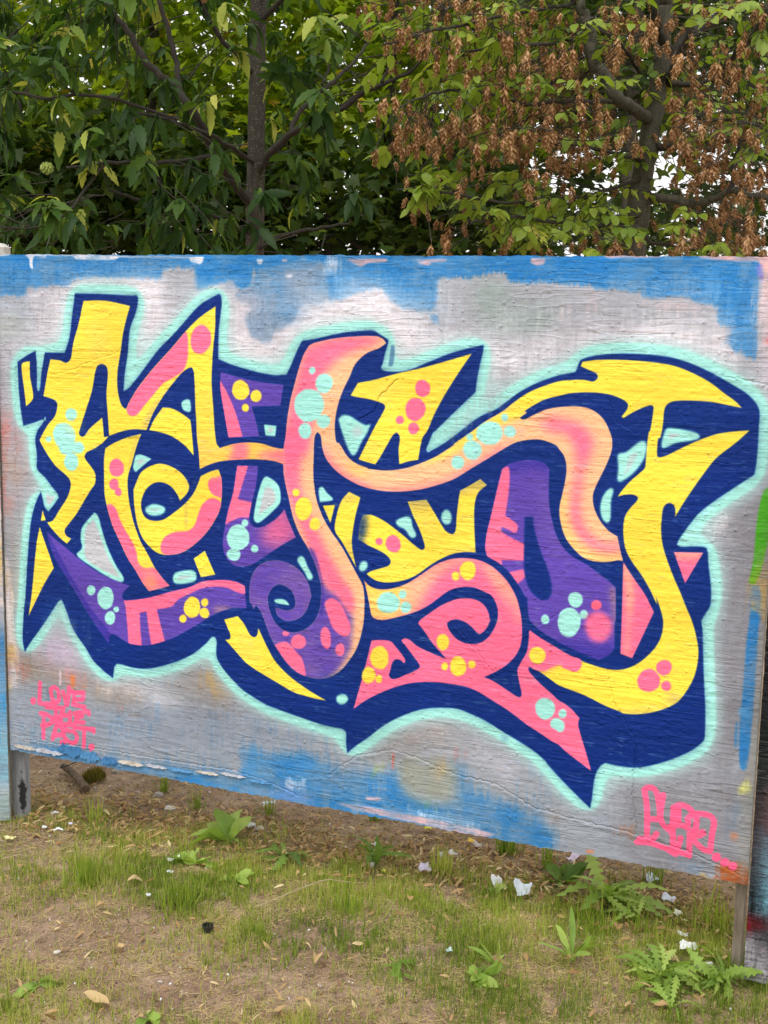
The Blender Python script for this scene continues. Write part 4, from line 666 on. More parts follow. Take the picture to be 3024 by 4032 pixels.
('p','mint',1.95,1,'','',0,0,'1994,1116* 2002,1122 2041,1119 2072,1112 2077,1102 2058,1094 2022,1086 1992,1072 1987,1077 1989,1097'),
('p','greypink',2.27,0.85,'','',0,0,'2003,1107* 2021,1108 2031,1106 2018,1100 2006,1095*'),
('p','mint',2.27,1,'','',0,0,'1933,1084 1946,1086 1951,1076 1949,1051 1939,1029 1922,1006 1895,984 1884,984 1884,1019 1882,1050 1901,1057'),
('p','greypink',2.6,0.6,'','',0,0,'1910,1049* 1930,1059 1923,1037 1906,1005 1900,1004*'),
('p','mint',1.95,1,'','',0,0,'1855,954 1867,965 1875,962 1870,933 1871,892 1865,877 1852,884 1844,909 1846,934'),
('e','navyfade',6,0.7,'','',0,0,'1617 283 8.4 1.3 0.2 -5.0'),
('s','hotpink',0.59,1,'','',0,7.4,'121.8,233.1 119.0,201.4 116.8,169.7'),
('s','hotpink',0.59,1,'','',0,7.4,'117.1,167.4 142.0,167.7 175.2,174.7'),
('s','hotpink',0.59,1,'','',0,7.4,'172.1,225.8 161.8,216.6 163.1,199.6 169.9,181.8 179.9,178.5 189.2,186.1 191.0,203.4 187.4,218.5 178.4,225.1 172.1,225.8'),
('s','hotpink',0.59,1,'','',0,7.4,'207.3,215.8 212.3,198.6 217.2,175.9'),
('s','hotpink',0.59,1,'','',0,7.4,'229.5,233.5 227.0,208.4 220.8,176.5'),
('s','hotpink',0.59,1,'','',0,7.4,'236.4,220.5 246.2,217.2 245.3,181.5'),
('s','hotpink',0.59,1,'','',0,7.4,'246.2,218.0 282.3,223.7'),
('s','hotpink',0.59,1,'','',0,7.4,'281.3,222.0 280.0,203.3'),
('s','hotpink',0.59,1,'','',0,7.4,'248.4,196.6 278.2,200.8'),
('s','hotpink',0.59,1,'','',0,7.4,'242.6,181.1 266.0,179.7 284.8,178.5'),
('s','hotpink',0.59,1,'','',0,7.4,'143.6,158.5 174.9,161.4 206.0,164.2'),
('s','hotpink',0.59,1,'','',0,7.4,'207.8,163.7 203.8,150.7'),
('s','hotpink',0.59,1,'','',0,7.4,'179.4,159.7 176.7,129.5'),
('s','hotpink',0.59,1,'','',0,7.4,'200.4,161.1 198.9,139.0'),
('s','hotpink',0.59,1,'','',0,7.4,'174.0,129.1 210.8,140.7 232.7,145.4'),
('s','hotpink',0.59,1,'','',0,7.4,'231.1,154.6 230.3,123.3'),
('s','hotpink',0.59,1,'','',0,7.4,'254.6,153.3 253.9,126.7'),
('s','hotpink',0.59,1,'','',0,7.4,'247.4,153.0 274.5,160.8 297.9,165.7 300.4,158.3'),
('s','hotpink',0.59,1,'','',0,7.4,'254.3,140.8 276.1,148.6'),
('s','hotpink',0.59,1,'','',0,7.4,'250.3,126.2 281.0,129.1'),
('s','hotpink',0.59,1,'','',0,7.4,'120.7,134.8 137.4,135.6 155.6,129.6 163.7,121.4 158.8,109.6 141.9,100.9 125.2,96.8'),
('s','hotpink',0.59,1,'','',0,7.4,'132.6,129.4 128.6,57.8'),
('s','hotpink',0.59,1,'','',0,7.4,'163.8,60.0 174.8,91.6 181.9,117.7'),
('s','hotpink',0.59,1,'','',0,7.4,'166.3,117.0 197.6,123.2'),
('s','hotpink',0.59,1,'','',0,7.4,'166.9,70.7 201.9,78.3'),
('s','hotpink',0.59,1,'','',0,7.4,'191.8,112.9 204.0,88.0 209.1,73.1'),
('s','hotpink',0.59,1,'','',0,7.4,'246.5,116.3 219.2,112.2 204.4,103.8 216.9,94.7 242.3,93.8 254.7,81.6 250.6,63.7 235.9,56.8 219.7,62.2 207.2,72.8'),
('s','hotpink',0.59,1,'','',0,7.4,'184.3,104.0 228.4,116.7 248.2,113.4'),
('s','hotpink',0.59,1,'','',0,7.4,'246.2,107.7 316.4,112.6'),
('s','hotpink',0.59,1,'','',0,7.4,'316.4,112.6 316.2,104.9'),
('s','hotpink',0.59,1,'','',0,7.4,'282.2,104.4 279.2,52.5'),
('e','hotpink',0.59,1,'','',0,0,'94 171 11.2 1.6 -0.4 -12.0'),
('e','hotpink',0.59,1,'','',0,0,'202 53 12.5 1.9 -0.3 -10.7'),
('e','hotpink',0.59,1,'','',0,0,'308 56 11.5 1.8 -0.2 -10.3'),
('e','hotpink',0.59,1,'','',0,0,'306 44 4.0 0.6 -0.1 -6.3'),
('s','hotpink',0.59,1,'','',0,7.5,'1989.6,201.4 1997.2,209.3 2011.4,209.8 2021.8,197.6 2027.5,174.3 2032.7,141.5 2027.9,131.2 2001.4,127.4'),
('s','hotpink',0.59,1,'','',0,7.5,'1989.6,201.4 1997.7,163.5 2000.4,128.2 2002.4,77.6'),
('s','hotpink',0.59,1,'','',0,7.5,'2037.8,196.6 2034.8,169.9 2033.8,137.9 2042.9,117.0 2059.4,105.0 2069.0,91.8'),
('s','hotpink',0.59,1,'','',0,7.5,'2026.4,91.5 2016.6,74.6 2009.9,65.7'),
('s','hotpink',0.59,1,'','',0,7.5,'1977.8,59.8 2010.0,63.9 2053.1,56.9 2108.2,50.4'),
('s','hotpink',0.59,1,'','',0,7.5,'2064.9,167.7 2065.4,124.9 2068.8,61.7'),
('s','hotpink',0.59,1,'','',0,7.5,'2064.9,167.7 2081.9,178.1 2101.3,174.1 2114.2,161.5'),
('s','hotpink',0.59,1,'','',0,7.5,'2077.2,168.0 2079.4,127.4'),
('s','hotpink',0.59,1,'','',0,7.5,'2058.8,116.2 2088.3,125.2 2117.0,111.8 2131.3,105.1'),
('s','hotpink',0.59,1,'','',0,7.5,'2086.6,91.3 2081.0,64.0'),
('s','hotpink',0.59,1,'','',0,7.5,'2114.3,159.7 2102.0,146.3 2103.6,133.6'),
('s','hotpink',0.59,1,'','',0,7.5,'2123.0,159.4 2122.9,131.5 2121.1,101.4'),
('s','hotpink',0.59,1,'','',0,7.5,'2114.3,159.7 2131.5,163.6 2155.8,161.5 2166.1,146.7 2162.8,114.6 2161.0,69.7'),
('s','hotpink',0.59,1,'','',0,7.5,'2161.0,69.7 2147.1,70.8 2129.1,82.4 2112.4,99.8'),
('s','hotpink',0.59,1,'','',0,7.5,'2108.5,108.4 2110.0,48.8'),
('s','hotpink',0.59,1,'','',0,7.5,'2060.4,52.6 2075.0,45.9'),
('e','hotpink',0.59,1,'','',0,0,'1986 70 9.8 1.8 0.4 -8.5'),
('e','hotpink',0.59,1,'','',0,0,'2139 114 10.0 1.8 0.6 -10.7'),
('e','hotpink',0.59,1,'','',0,0,'2177 57 11.6 2.2 0.7 -11.8'),
('e','hotpink',0.59,1,'','',0,0,'2198 48 11.2 2.2 0.7 -11.4'),
('e','hotpink',0.59,1,'','',0,0,'2218 41 10.1 2.0 0.7 -11.7'),
]
# ------------------------------------------------------------------ the painted board and its neighbours
BL = Vector((-1.162518, 3.884559, 0)); BR = Vector((.91778, 3.011349, 0)); ZB, ZT = .244625, 1.772714
BU = (BR - BL).normalized(); BN = Vector((BU.y, -BU.x, 0)); BW = (BR - BL).length            # along the board; towards the camera
if BN.y > 0: BN = -BN
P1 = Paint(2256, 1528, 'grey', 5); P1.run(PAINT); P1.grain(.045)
CR_ = [([(1105, 95), (1190, 165), (1300, 200), (1380, 185), (1480, 160), (1600, 150), (1700, 105), (1800, 92), (1900, 88), (2100, 60), (2240, 20)], .9, 2.2),
       ([(190, 1180), (260, 1195), (330, 1225), (420, 1250), (480, 1300)], .6, 1.6), ([(90, 800), (150, 770), (250, 730), (340, 700), (470, 690), (620, 700), (700, 690)], .5, 1.5),
       ([(1290, 1210), (1240, 1160), (1225, 1120), (1180, 1100)], .8, 1.8), ([(1590, 1190), (1660, 1170), (1670, 1140), (1720, 1130)], .8, 1.6), ([(1850, 1190), (1870, 1130), (1930, 1100)], .6, 1.5),
       ([(1650, 560), (1720, 610), (1760, 640)], .7, 1.6), ([(60, 1200), (50, 900), (70, 600), (90, 300)], .5, 1.8), ([(1880, 500), (1900, 420), (1960, 330), (1960, 180), (1975, 90)], .6, 1.8),
       ([(60, 40), (300, 52), (560, 55), (800, 60), (900, 48), (1010, 20)], .9, 2.0), ([(1480, 560), (1540, 500), (1600, 430)], .7, 1.6), ([(2120, 1250), (2256, 1230)], .9, 1.8), ([(900, 380), (960, 420), (980, 480)], .5, 1.4)]
H1 = relief(P1, 2800, CR_)
IM1 = P1.image('board_paint'); HM1 = P1.image('board_relief', H1, True)
M_board = paint_mat('board_paint', IM1, HM1, .0054)
def plain(name, c, rough=.7, scale=40, amt=.35, bump=.003):
    m, n, l, b = new_mat(name); tc = n.new('ShaderNodeTexCoord'); ns = noise(n, l, scale, 5, tc.outputs['Object'])
    r = ramp(n, [(.25, tuple(x * (1 - amt) for x in c)), (.75, tuple(x * (1 + amt) for x in c))]); l.new(ns.outputs[0], r.inputs[0]); l.new(r.outputs[0], b.inputs['Base Color']); b.inputs['Roughness'].default_value = rough
    bp = n.new('ShaderNodeBump'); bp.inputs['Distance'].default_value = bump; l.new(ns.outputs[0], bp.inputs['Height']); l.new(bp.outputs[0], b.inputs['Normal']); return m
M_edge = plain('board_edge', (.30, .30, .27), .8, 60, .4)
M_wood = plain('bare_wood', (.2, .17, .13), .85, 50, .5)

def panel(name, orig, U, N, w, z0, z1, th, mat, nx, nz, jit, parent, edge_mat, seed, hmap=None, hk=0):
    g = np.random.default_rng(seed); V = []; uv = []
    xs = np.linspace(0, 1, nx + 1); zs = np.linspace(0, 1, nz + 1)
    def wob(n, a):
        k = np.cumsum(g.normal(size=n + 1)); k -= np.linspace(k[0], k[-1], n + 1); k = k / (abs(k).max() + 1e-6); return a * (.6 * k + .4 * g.normal(size=n + 1))
    jb, jt, jl, jr = wob(nx, jit[0]), wob(nx, jit[1]), wob(nz, jit[2]), wob(nz, jit[2])
    for j, b in enumerate(zs):
        for i, a in enumerate(xs):
            du = (jl[j] if i == 0 else jr[j] if i == nx else 0); dz = (jb[i] if j == 0 else jt[i] if j == nz else 0)
            d = 0
            if hmap is not None and 0 < i < nx and 0 < j < nz: d = hk * (hmap[min(int(b * hmap.shape[0]), hmap.shape[0] - 1), min(int(a * hmap.shape[1]), hmap.shape[1] - 1)] - .4)
            p = orig + U * (a * w + du) + Vector((0, 0, z0 + (z1 - z0) * b + dz)) + N * d
            V.append(tuple(p)); uv.append((a, b))
    nf = len(V); F = []; I = lambda i, j: j * (nx + 1) + i
    for j in range(nz):
        for i in range(nx): F.append((I(i, j), I(i + 1, j), I(i + 1, j + 1), I(i, j + 1)))
    ring = [I(i, 0) for i in range(nx)] + [I(nx, j) for j in range(nz)] + [I(i, nz) for i in range(nx, 0, -1)] + [I(0, j) for j in range(nz, 0, -1)]
    for r in ring: V.append(tuple(Vector(V[r]) - N * th)); uv.append(uv[r])
    k = len(ring); nfront = len(F)
    for q in range(k): F.append((ring[q], nf + q, nf + (q + 1) % k, ring[(q + 1) % k]))
    F.append(tuple(nf + q for q in range(k)))
    me = bpy.data.meshes.new(name); me.from_pydata(V, [], F); me.materials.append(mat); me.materials.append(edge_mat)
    ul = me.uv_layers.new(name='UVMap'); li = np.zeros(len(me.loops), np.int32); me.loops.foreach_get('vertex_index', li); ul.data.foreach_set('uv', np.array(uv, np.float32)[li].ravel())
    mi = np.zeros(len(F), np.int32); mi[nfront + nx + nz + nx + nz:] = 1
    mi[nfront + nx:nfront + nx + nz] = 1; mi[nfront:nfront + nx] = 1
    me.polygons.foreach_set('material_index', mi); me.update()
    return place(name, me, parent)
wall = empty('painted_board', (BL + BR) / 2, 'wide wooden board with a blue, yellow and pink graffiti piece, raised on posts', 'mural board')
panel('panel', BL, BU, BN, BW, ZB, ZT, .03, M_board, 220, 150, (.004, .0022, .0006), wall, M_edge, 3, H1, .003)
# peeling lips of thick paint along the lower edge
flake_cols = [(.03, .15, .34), (.36, .37, .42), (.05, .2, .4), (.42, .38, .33), (.22, .25, .30)]
fm = [plain('flake_paint_%s' % n, c, .5, 90, .3) for n, c in zip(('blue', 'grey', 'light_blue', 'cream', 'slate'), flake_cols)]
for i, (u, v, L, hh, mi) in enumerate([(60, 16, 90, 12, 3), (150, 16, 110, 15, 1), (232, 30, 95, 40, 0), (300, 24, 80, 32, 2), (372, 20, 60, 24, 0), (452, 27, 100, 13, 3), (540, 31, 80, 10, 1), (622, 33, 90, 11, 2), (715, 40, 80, 8, 3), (800, 47, 90, 8, 1), (890, 42, 80, 7, 2)]):
    g = np.random.default_rng(40 + i); V = []; F = []; n = 16; e1 = np.cumsum(g.normal(size=n + 1)); e1 = (e1 - e1.mean()) / (np.ptp(e1) + .1); e2 = g.random(n + 1)
    for k in range(n + 1):
        t = k / n; s = min(1, 5 * t, 5 * (1 - t)); cu = g.random()
        for r in range(4):
            q = r / 3; top = .5 + .35 * e1[k]; bot = -.5 + .5 * e2[k] * (1 - s * .3)
            uu = (u + (t - .5) * L + g.normal() * .8) / 1000; zz = ZB + (v + (bot + (top - bot) * q) * hh * max(s, .12)) / 1000
            d = .0030 + .0055 * s * (1 - q) ** 1.3 * (.4 + 1.0 * cu)
            V.append(tuple(BL + BU * uu + BN * d + Vector((0, 0, zz))))
    for k in range(n):
        for r in range(3): F.append((k * 4 + r, (k + 1) * 4 + r, (k + 1) * 4 + r + 1, k * 4 + r + 1))
    o = place('paint_flake', mesh_from('paint_flake', V, F, fm[mi]), wall); md = o.modifiers.new('thickness', 'SOLIDIFY'); md.thickness = .0014
def post(name, c, w, d, z0, z1, mat, parent, U, N, round_top=0, seed=0):
    g = np.random.default_rng(seed); V = []; F = []; n = 14
    pr = [(-w/2 + .004, -d/2), (w/2 - .004, -d/2), (w/2, -d/2 + .004), (w/2, d/2 - .004), (w/2 - .004, d/2), (-w/2 + .004, d/2), (-w/2, d/2 - .004), (-w/2, -d/2 + .004)]
    for k in range(n + 1):
        z = z0 + (z1 - z0) * k / n; sc = 1
        if round_top and k == n: sc = .72
        if round_top and k == n - 1: z = z1 - round_top
        for x, y in pr: V.append(tuple(c + U * (x * sc + g.normal() * .0008) + N * (y * sc + g.normal() * .0008) + Vector((0, 0, z))))
    for k in range(n):
        for q in range(8): F.append((k * 8 + q, k * 8 + (q + 1) % 8, k * 8 + 8 + (q + 1) % 8, k * 8 + 8 + q))
    F.append(tuple(range(7, -1, -1))); F.append(tuple(n * 8 + q for q in range(8)))
    return place(name, mesh_from(name, V, F, mat), parent)
def post_mat(name, c1, c2, black=None):
    m, n, l, b = new_mat(name); tc = n.new('ShaderNodeTexCoord'); mp = n.new('ShaderNodeMapping'); mp.inputs['Scale'].default_value = (30, 30, 5); l.new(tc.outputs['Object'], mp.inputs[0])
    ns = noise(n, l, 1.2, 6, mp.outputs[0], .65); r = ramp(n, [(.3, c1), (.7, c2)]); l.new(ns.outputs[0], r.inputs[0]); out = r.outputs[0]
    if black:                                         # a sprayed black patch with runs
        (bx, by, bz), (rx, rz) = black
        sub = n.new('ShaderNodeVectorMath'); sub.operation = 'SUBTRACT'; sub.inputs[1].default_value = (bx, by, bz); l.new(tc.outputs['Object'], sub.inputs[0])
        dv = n.new('ShaderNodeVectorMath'); dv.operation = 'MULTIPLY'; dv.inputs[1].default_value = (1 / rx, 1 / rx * .3, 1 / rz); l.new(sub.outputs[0], dv.inputs[0])
        ln = n.new('ShaderNodeVectorMath'); ln.operation = 'LENGTH'; l.new(dv.outputs[0], ln.inputs[0])
        nz = noise(n, l, 60, 4, tc.outputs['Object']); ad = n.new('ShaderNodeMath'); ad.operation = 'MULTIPLY_ADD'; ad.inputs[1].default_value = 2.2; ad.inputs[2].default_value = -1.1; l.new(nz.outputs[0], ad.inputs[0])
        a2 = n.new('ShaderNodeMath'); a2.operation = 'ADD'; l.new(ln.outputs[1], a2.inputs[0]); l.new(ad.outputs[0], a2.inputs[1])
        br = ramp(n, [(.7, (1, 1, 1)), (1.0, (0, 0, 0))]); l.new(a2.outputs[0], br.inputs[0]); out = mixc(n, l, br.outputs[0], out, (.012, .012, .014))
    l.new(out, b.inputs['Base Color']); b.inputs['Roughness'].default_value = .8
    bp = n.new('ShaderNodeBump'); bp.inputs['Distance'].default_value = .003; l.new(ns.outputs[0], bp.inputs['Height']); l.new(bp.outputs[0], b.inputs['Normal']); return m
pl_c = BL + BU * .0 - BN * .05
bp_ = pl_c + BU * .014 + BN * .015
post('post', pl_c, .05, .03, -.1, 1.5, post_mat('grey_post', (.12, .125, .14), (.34, .35, .37), ((bp_.x, bp_.y, .085), (.014, .07))), wall, BU, BN, 0, 1)['label'] = 'grey weathered post with a black sprayed patch'
pr_c = BR - BU * .018 - BN * .05
post('post', pr_c, .026, .03, -.1, 1.5, post_mat('brown_post', (.12, .08, .05), (.3, .26, .21)), wall, BU, BN, 0, 2)['label'] = 'brown stained post under the rusty corner'

# left neighbour: only its right-hand edge shows
PL = Paint(600, 1760, 'steel', 21)
PL.run([('p','skyblue',12,.8,'','',.6,0,'0,0* 600,0* 600,500* 0,500*'),('p','blue',14,.8,'','',.5,0,'300,300* 600,330* 600,640* 300,700*'),('p','lilacwhite',10,.8,'','',.6,0,'520,0* 600,0* 600,120* 540,140*'),
        ('p','cream',12,.9,'','',.5,0,'0,640* 600,640* 600,1100* 0,1100*'),('p','ochre',10,.8,'','',.4,0,'500,820* 600,800* 600,900* 520,910*'),('p','redwash',14,.8,'','',.5,0,'0,1050* 600,1060* 600,1500* 0,1500*'),('p','blue2',14,.7,'','',.5,0,'0,1500* 600,1500* 600,1760* 0,1760*'),('p','blue2',5,.8,'','',.7,0,'540,80* 560,80* 570,420* 550,420*'),('p','greengrey',10,.8,'','',.5,0,'480,20* 600,20* 600,90* 480,60*')])
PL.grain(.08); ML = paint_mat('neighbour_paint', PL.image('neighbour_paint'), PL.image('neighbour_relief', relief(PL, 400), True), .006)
nb = empty('painted_board', BL - BU * .35, 'blue and cream painted board standing at the left edge beside the grey post', 'mural board')
UL = Vector((1, 0, 0)); NL = Vector((0, -1, 0))
panel('panel', Vector((BL.x - .005 - 1.2, BL.y - .01, 0)), UL, NL, 1.2, .012, 1.76, .015, ML, 60, 120, (.003, .003, .001), nb, M_edge, 8)
M_conc = plain('concrete', (.5, .48, .44), .9, 70, .25)
post('post', Vector(at(-42, 985, 4.02)) * 1 - Vector((0, 0, at(-42, 985, 4.02).z)), .11, .07, -.1, at(0, 958, 4.02).z, M_conc, nb, UL, NL, .012, 5)['label'] = 'pale concrete post with a rounded top'
# right neighbour: stands a few centimetres nearer, its end face showing
PR = Paint(900, 1760, 'black', 31)
PR.run([('p','darkgreen',20,.8,'','',.5,0,'0,420* 200,420* 300,700* 0,700*'),('p','ochre',12,.9,'','',.5,0,'60,520* 200,500* 230,580* 80,600*'),('p','rose',18,.95,'','',.4,0,'20,300* 300,300* 320,500* 100,520* 20,480*'),('p','skyblue',8,.95,'','',.4,0,'10,170* 110,190* 150,330* 100,340* 70,300* 40,400* 14,390*'),
        ('p','coral',3,.9,'','',.2,0,'50,190* 62,190* 62,350* 52,350*'),('p','lilacwhite',14,.9,'','',.4,0,'0,0* 400,0* 400,150* 0,130*'),('p','maroon',5,.95,'','',.4,0,'0,120* 50,140* 40,160* 60,175* 20,168* 0,185*'),('p','maroon',2,.9,'','',.2,0,'28,80* 36,80* 36,150* 28,150*'),
        ('p','lilacwhite',14,.9,'','',.7,0,'60,700* 300,720* 300,960* 90,900* 40,820*'),('p','darkgreen',12,.7,'','',.4,0,'10,640* 120,640* 130,740* 10,740*'),('p','ochre',14,.6,'','',.6,0,'80,1000* 300,1000* 300,1120* 100,1080*'),('p','black',14,.9,'','',.1,0,'0,200* 14,200* 40,700* 30,1200* 0,1300*'),('p','lilacwhite',3,.9,'','',.6,0,'60,930* 75,925* 90,950* 70,955*')])
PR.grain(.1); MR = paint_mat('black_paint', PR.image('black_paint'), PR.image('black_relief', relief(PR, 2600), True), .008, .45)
nbr = empty('painted_board', BR + BU * .35, 'black sprayed board with pink and pale blue runs at the right edge of the mural', 'mural board')
mE, nE, lE, bE = new_mat('board_end'); tcE = nE.new('ShaderNodeTexCoord'); nsE = noise(nE, lE, 22, 5, tcE.outputs['Object']); rE = ramp(nE, [(.35, (.42, .4, .36)), (.5, (.6, .58, .3)), (.62, (.5, .46, .44)), (.75, (.62, .6, .56))]); lE.new(nsE.outputs[0], rE.inputs[0]); lE.new(rE.outputs[0], bE.inputs['Base Color']); bE.inputs['Roughness'].default_value = .8
panel('panel', BR + BU * .008 + BN * .035, BU, BN, .9, .012, 1.77, .04, MR, 90, 170, (.003, .003, .001), nbr, mE, 9)

# ------------------------------------------------------------------ ground
def bare(x, y):                                      # worn earth patches, in metres on the ground
    return 0
def gblob(px, py, rx, ry, a):
    c = ground_at(px, py); e = ground_at(px + rx, py); q = ground_at(px, py - ry); return (c.x, c.y, abs(e.x - c.x), abs(q.y - c.y), a)
GREEN = [gblob(*t) for t in [(700,3440,520,80,.9),(380,3440,230,80,.9),(730,3580,200,70,.9),(1350,3520,380,130,.95),(1750,3560,380,120,1),(2300,3760,650,230,1),(2050,3950,420,90,.7),(90,3960,260,90,.75),(1180,4000,110,100,.8),(960,3680,130,70,.9),(2350,3480,260,120,.7),
        (2800,3650,200,260,.7),(2750,3980,300,90,.8),(1650,3800,240,90,.55),(1300,3660,250,70,.7),(420,3800,90,50,.6),(560,3290,150,60,.35),(1150,3270,200,60,.4),(1750,3430,160,60,.5),(20,3400,50,50,.5),(2980,3900,80,120,.8),(250,3540,90,60,.5),(2700,3790,200,120,.9),(1450,3680,200,90,.8)]]
BARE = [gblob(*t) for t in [(180,3680,420,150,1),(760,3880,380,130,.95),(130,3330,170,70,.9),(1250,3880,260,110,.85),(1650,3980,260,80,.7),(2080,3640,60,60,.4),(1700,3500,60,40,.6),(2860,3560,120,60,.5),(480,3700,240,80,.8)]]
EDGE = np.array([tuple(ground_at(a, b))[:2] for a, b in [(-300, 3120), (200, 3130), (600, 3185), (1000, 3205), (1300, 3255), (1700, 3335), (2000, 3390), (2300, 3430), (2600, 3480), (2900, 3560), (3300, 3660)]])
def dens(x, y):
    v = np.full(np.shape(x), .42)
    for cx, cy, rx, ry, a in GREEN: v = np.maximum(v, a * np.exp(-((x - cx) / rx) ** 2 * .8 - ((y - cy) / ry) ** 2 * .8))
    for cx, cy, rx, ry, a in BARE: v = v * (1 - a * np.exp(-((x - cx) / rx) ** 2 - ((y - cy) / ry) ** 2))
    s = np.interp(x, EDGE[:, 0], EDGE[:, 1]) - y                   # metres in front of the line where the bare sand under the board ends
    return v * np.clip((s + .02) / .32, 0.03, 1)
class VN:
    def __init__(s, seed): s.G = np.random.default_rng(seed).random((257, 257))
    def __call__(s, x, y):
        x = np.asarray(x, float) % 256; y = np.asarray(y, float) % 256; i = x.astype(int); j = y.astype(int); fx = x - i; fy = y - j; fx = fx * fx * (3 - 2 * fx); fy = fy * fy * (3 - 2 * fy)
        return (s.G[j, i] * (1 - fx) + s.G[j, i + 1] * fx) * (1 - fy) + (s.G[j + 1, i] * (1 - fx) + s.G[j + 1, i + 1] * fx) * fy
vn = VN(3)
def gz(x, y): return .022 * (vn(x * 3 + 50, y * 3 + 50) - .5) + .010 * (vn(x * 14, y * 14) - .5) + .006 * (vn(x * 45, y * 45) - .5) + .004 * (vn(x * 120, y * 120) - .5)
def axis(lo, hi, fine0, fine1, step):
    a = np.arange(fine0, fine1 + step / 2, step); d = step; left = []; p = fine0
    while p > lo: d *= 1.35; p -= d; left.append(p)
    d = step; right = []; p = fine1
    while p < hi: d *= 1.35; p += d; right.append(p)
    return np.array(left[::-1] + list(a) + right)
gx = axis(-160, 160, -1.7, 1.5, .011); gy = axis(-60, 220, 2.2, 5.2, .011)
X, Y = np.meshgrid(gx, gy); far = np.clip(1 - (np.hypot(X, Y - 3.5) - 3) / 6, 0, 1); Z = gz(X, Y) * far
nx, ny = len(gx), len(gy); idx = np.arange(nx * ny).reshape(ny, nx)
Fg = np.stack([idx[:-1, :-1], idx[:-1, 1:], idx[1:, 1:], idx[1:, :-1]], -1).reshape(-1, 4)
m, n, l, b = new_mat('earth'); tc = n.new('ShaderNodeTexCoord')
a1 = noise(n, l, 3.2, 6, tc.outputs['Object'], .6); a2 = noise(n, l, 28, 8, tc.outputs['Object'], .7); a3 = noise(n, l, 160, 6, tc.outputs['Object'], .7)
r1 = ramp(n, [(.3, (.235, .155, .10)), (.5, (.34, .24, .165)), (.72, (.46, .345, .25))]); l.new(a1.outputs[0], r1.inputs[0])
r2 = ramp(n, [(.28, (.42, .38, .35)), (.5, (.93, .92, .9)), (.72, (1.3, 1.27, 1.22))]); l.new(a2.outputs[0], r2.inputs[0])
c = mixc(n, l, 1.0, r1.outputs[0], r2.outputs[0], 'MULTIPLY')
r3 = ramp(n, [(.3, (.5, .46, .42)), (.5, (1, 1, 1)), (.7, (1.35, 1.3, 1.25))]); l.new(a3.outputs[0], r3.inputs[0]); c = mixc(n, l, .85, c, r3.outputs[0], 'MULTIPLY')
vo = n.new('ShaderNodeTexVoronoi'); vo.inputs['Scale'].default_value = 70; l.new(tc.outputs['Object'], vo.inputs[0])
vr = ramp(n, [(.10, (1, 1, 1)), (.16, (0, 0, 0))]); l.new(vo.outputs[0], vr.inputs[0])
sel = n.new('ShaderNodeMath'); sel.operation = 'GREATER_THAN'; sel.inputs[1].default_value = .83; sp = n.new('ShaderNodeSeparateColor'); l.new(vo.outputs[1], sp.inputs[0]); l.new(sp.outputs[0], sel.inputs[0])
mm = n.new('ShaderNodeMath'); mm.operation = 'MULTIPLY'; l.new(vr.outputs[0], mm.inputs[0]); l.new(sel.outputs[0], mm.inputs[1]); c = mixc(n, l, mm.outputs[0], c, (.6, .56, .5))
l.new(c, b.inputs['Base Color']); b.inputs['Roughness'].default_value = .95; b.inputs['Specular IOR Level'].default_value = .15
bp = n.new('ShaderNodeBump'); bp.inputs['Distance'].default_value = .008; bp.inputs['Strength'].default_value = .9
ad = n.new('ShaderNodeMath'); ad.operation = 'ADD'; l.new(a2.outputs[0], ad.inputs[0]); l.new(a3.outputs[0], ad.inputs[1]); l.new(ad.outputs[0], bp.inputs['Height']); l.new(bp.outputs[0], b.inputs['Normal'])
M_earth = m
tag(place('ground', mesh_from('ground', np.stack([X, Y, Z], -1).reshape(-1, 3), Fg, M_earth, smooth=True)), kind='structure')

# scattered instances baked to one mesh: template verts T (k,3), faces, one matrix and one tint each
def scatter(name, T, F, pos, Mx, tint, mat, parent=None, kind='stuff'):
    T = np.asarray(T, float); N = len(pos); k = len(T)
    V = (np.einsum('nij,kj->nki', Mx, T) + pos[:, None, :]).reshape(-1, 3)
    F = np.asarray(F, dtype=np.int64); FF = (F[None] + (np.arange(N) * k)[:, None, None]).reshape(-1, F.shape[1])
    o = place(name, mesh_from(name, V, FF, mat, {'tint': np.repeat(tint, k)}), parent)
    if kind: o['kind'] = kind
    return o
def frames(d, up=None, roll=None):                    # columns: x side, y along d, z normal
    d = d / np.linalg.norm(d, axis=1, keepdims=True); a = np.tile([0., 0, 1], (len(d), 1)) if up is None else up
    s = np.cross(d, a); ln = np.linalg.norm(s, axis=1, keepdims=True); s = np.where(ln < 1e-3, [[1., 0, 0]], s / np.maximum(ln, 1e-6)); nrm = np.cross(s, d)
    if roll is not None:
        c, q = np.cos(roll)[:, None], np.sin(roll)[:, None]; s, nrm = s * c + nrm * q, nrm * c - s * q
    return np.stack([s, d, nrm], -1)
M_grass = leaf_mat('grass', [(0, (.12, .20, .022)), (.3, (.29, .38, .045)), (.55, (.47, .49, .12)), (.72, (.54, .46, .20)), (1, (.66, .53, .31))], .4, .5, .25)
def grass_blade(h=1., n=3):
    V = []; F = []
    for i in range(n + 1):
        t = i / n; w = .5 * (1 - t ** 1.6) + .03; V += [(-w, t, -.35 * t * t), (w, t, -.35 * t * t)]
    for i in range(n): F.append((2 * i, 2 * i + 1, 2 * i + 3, 2 * i + 2))
    return np.array(V), F
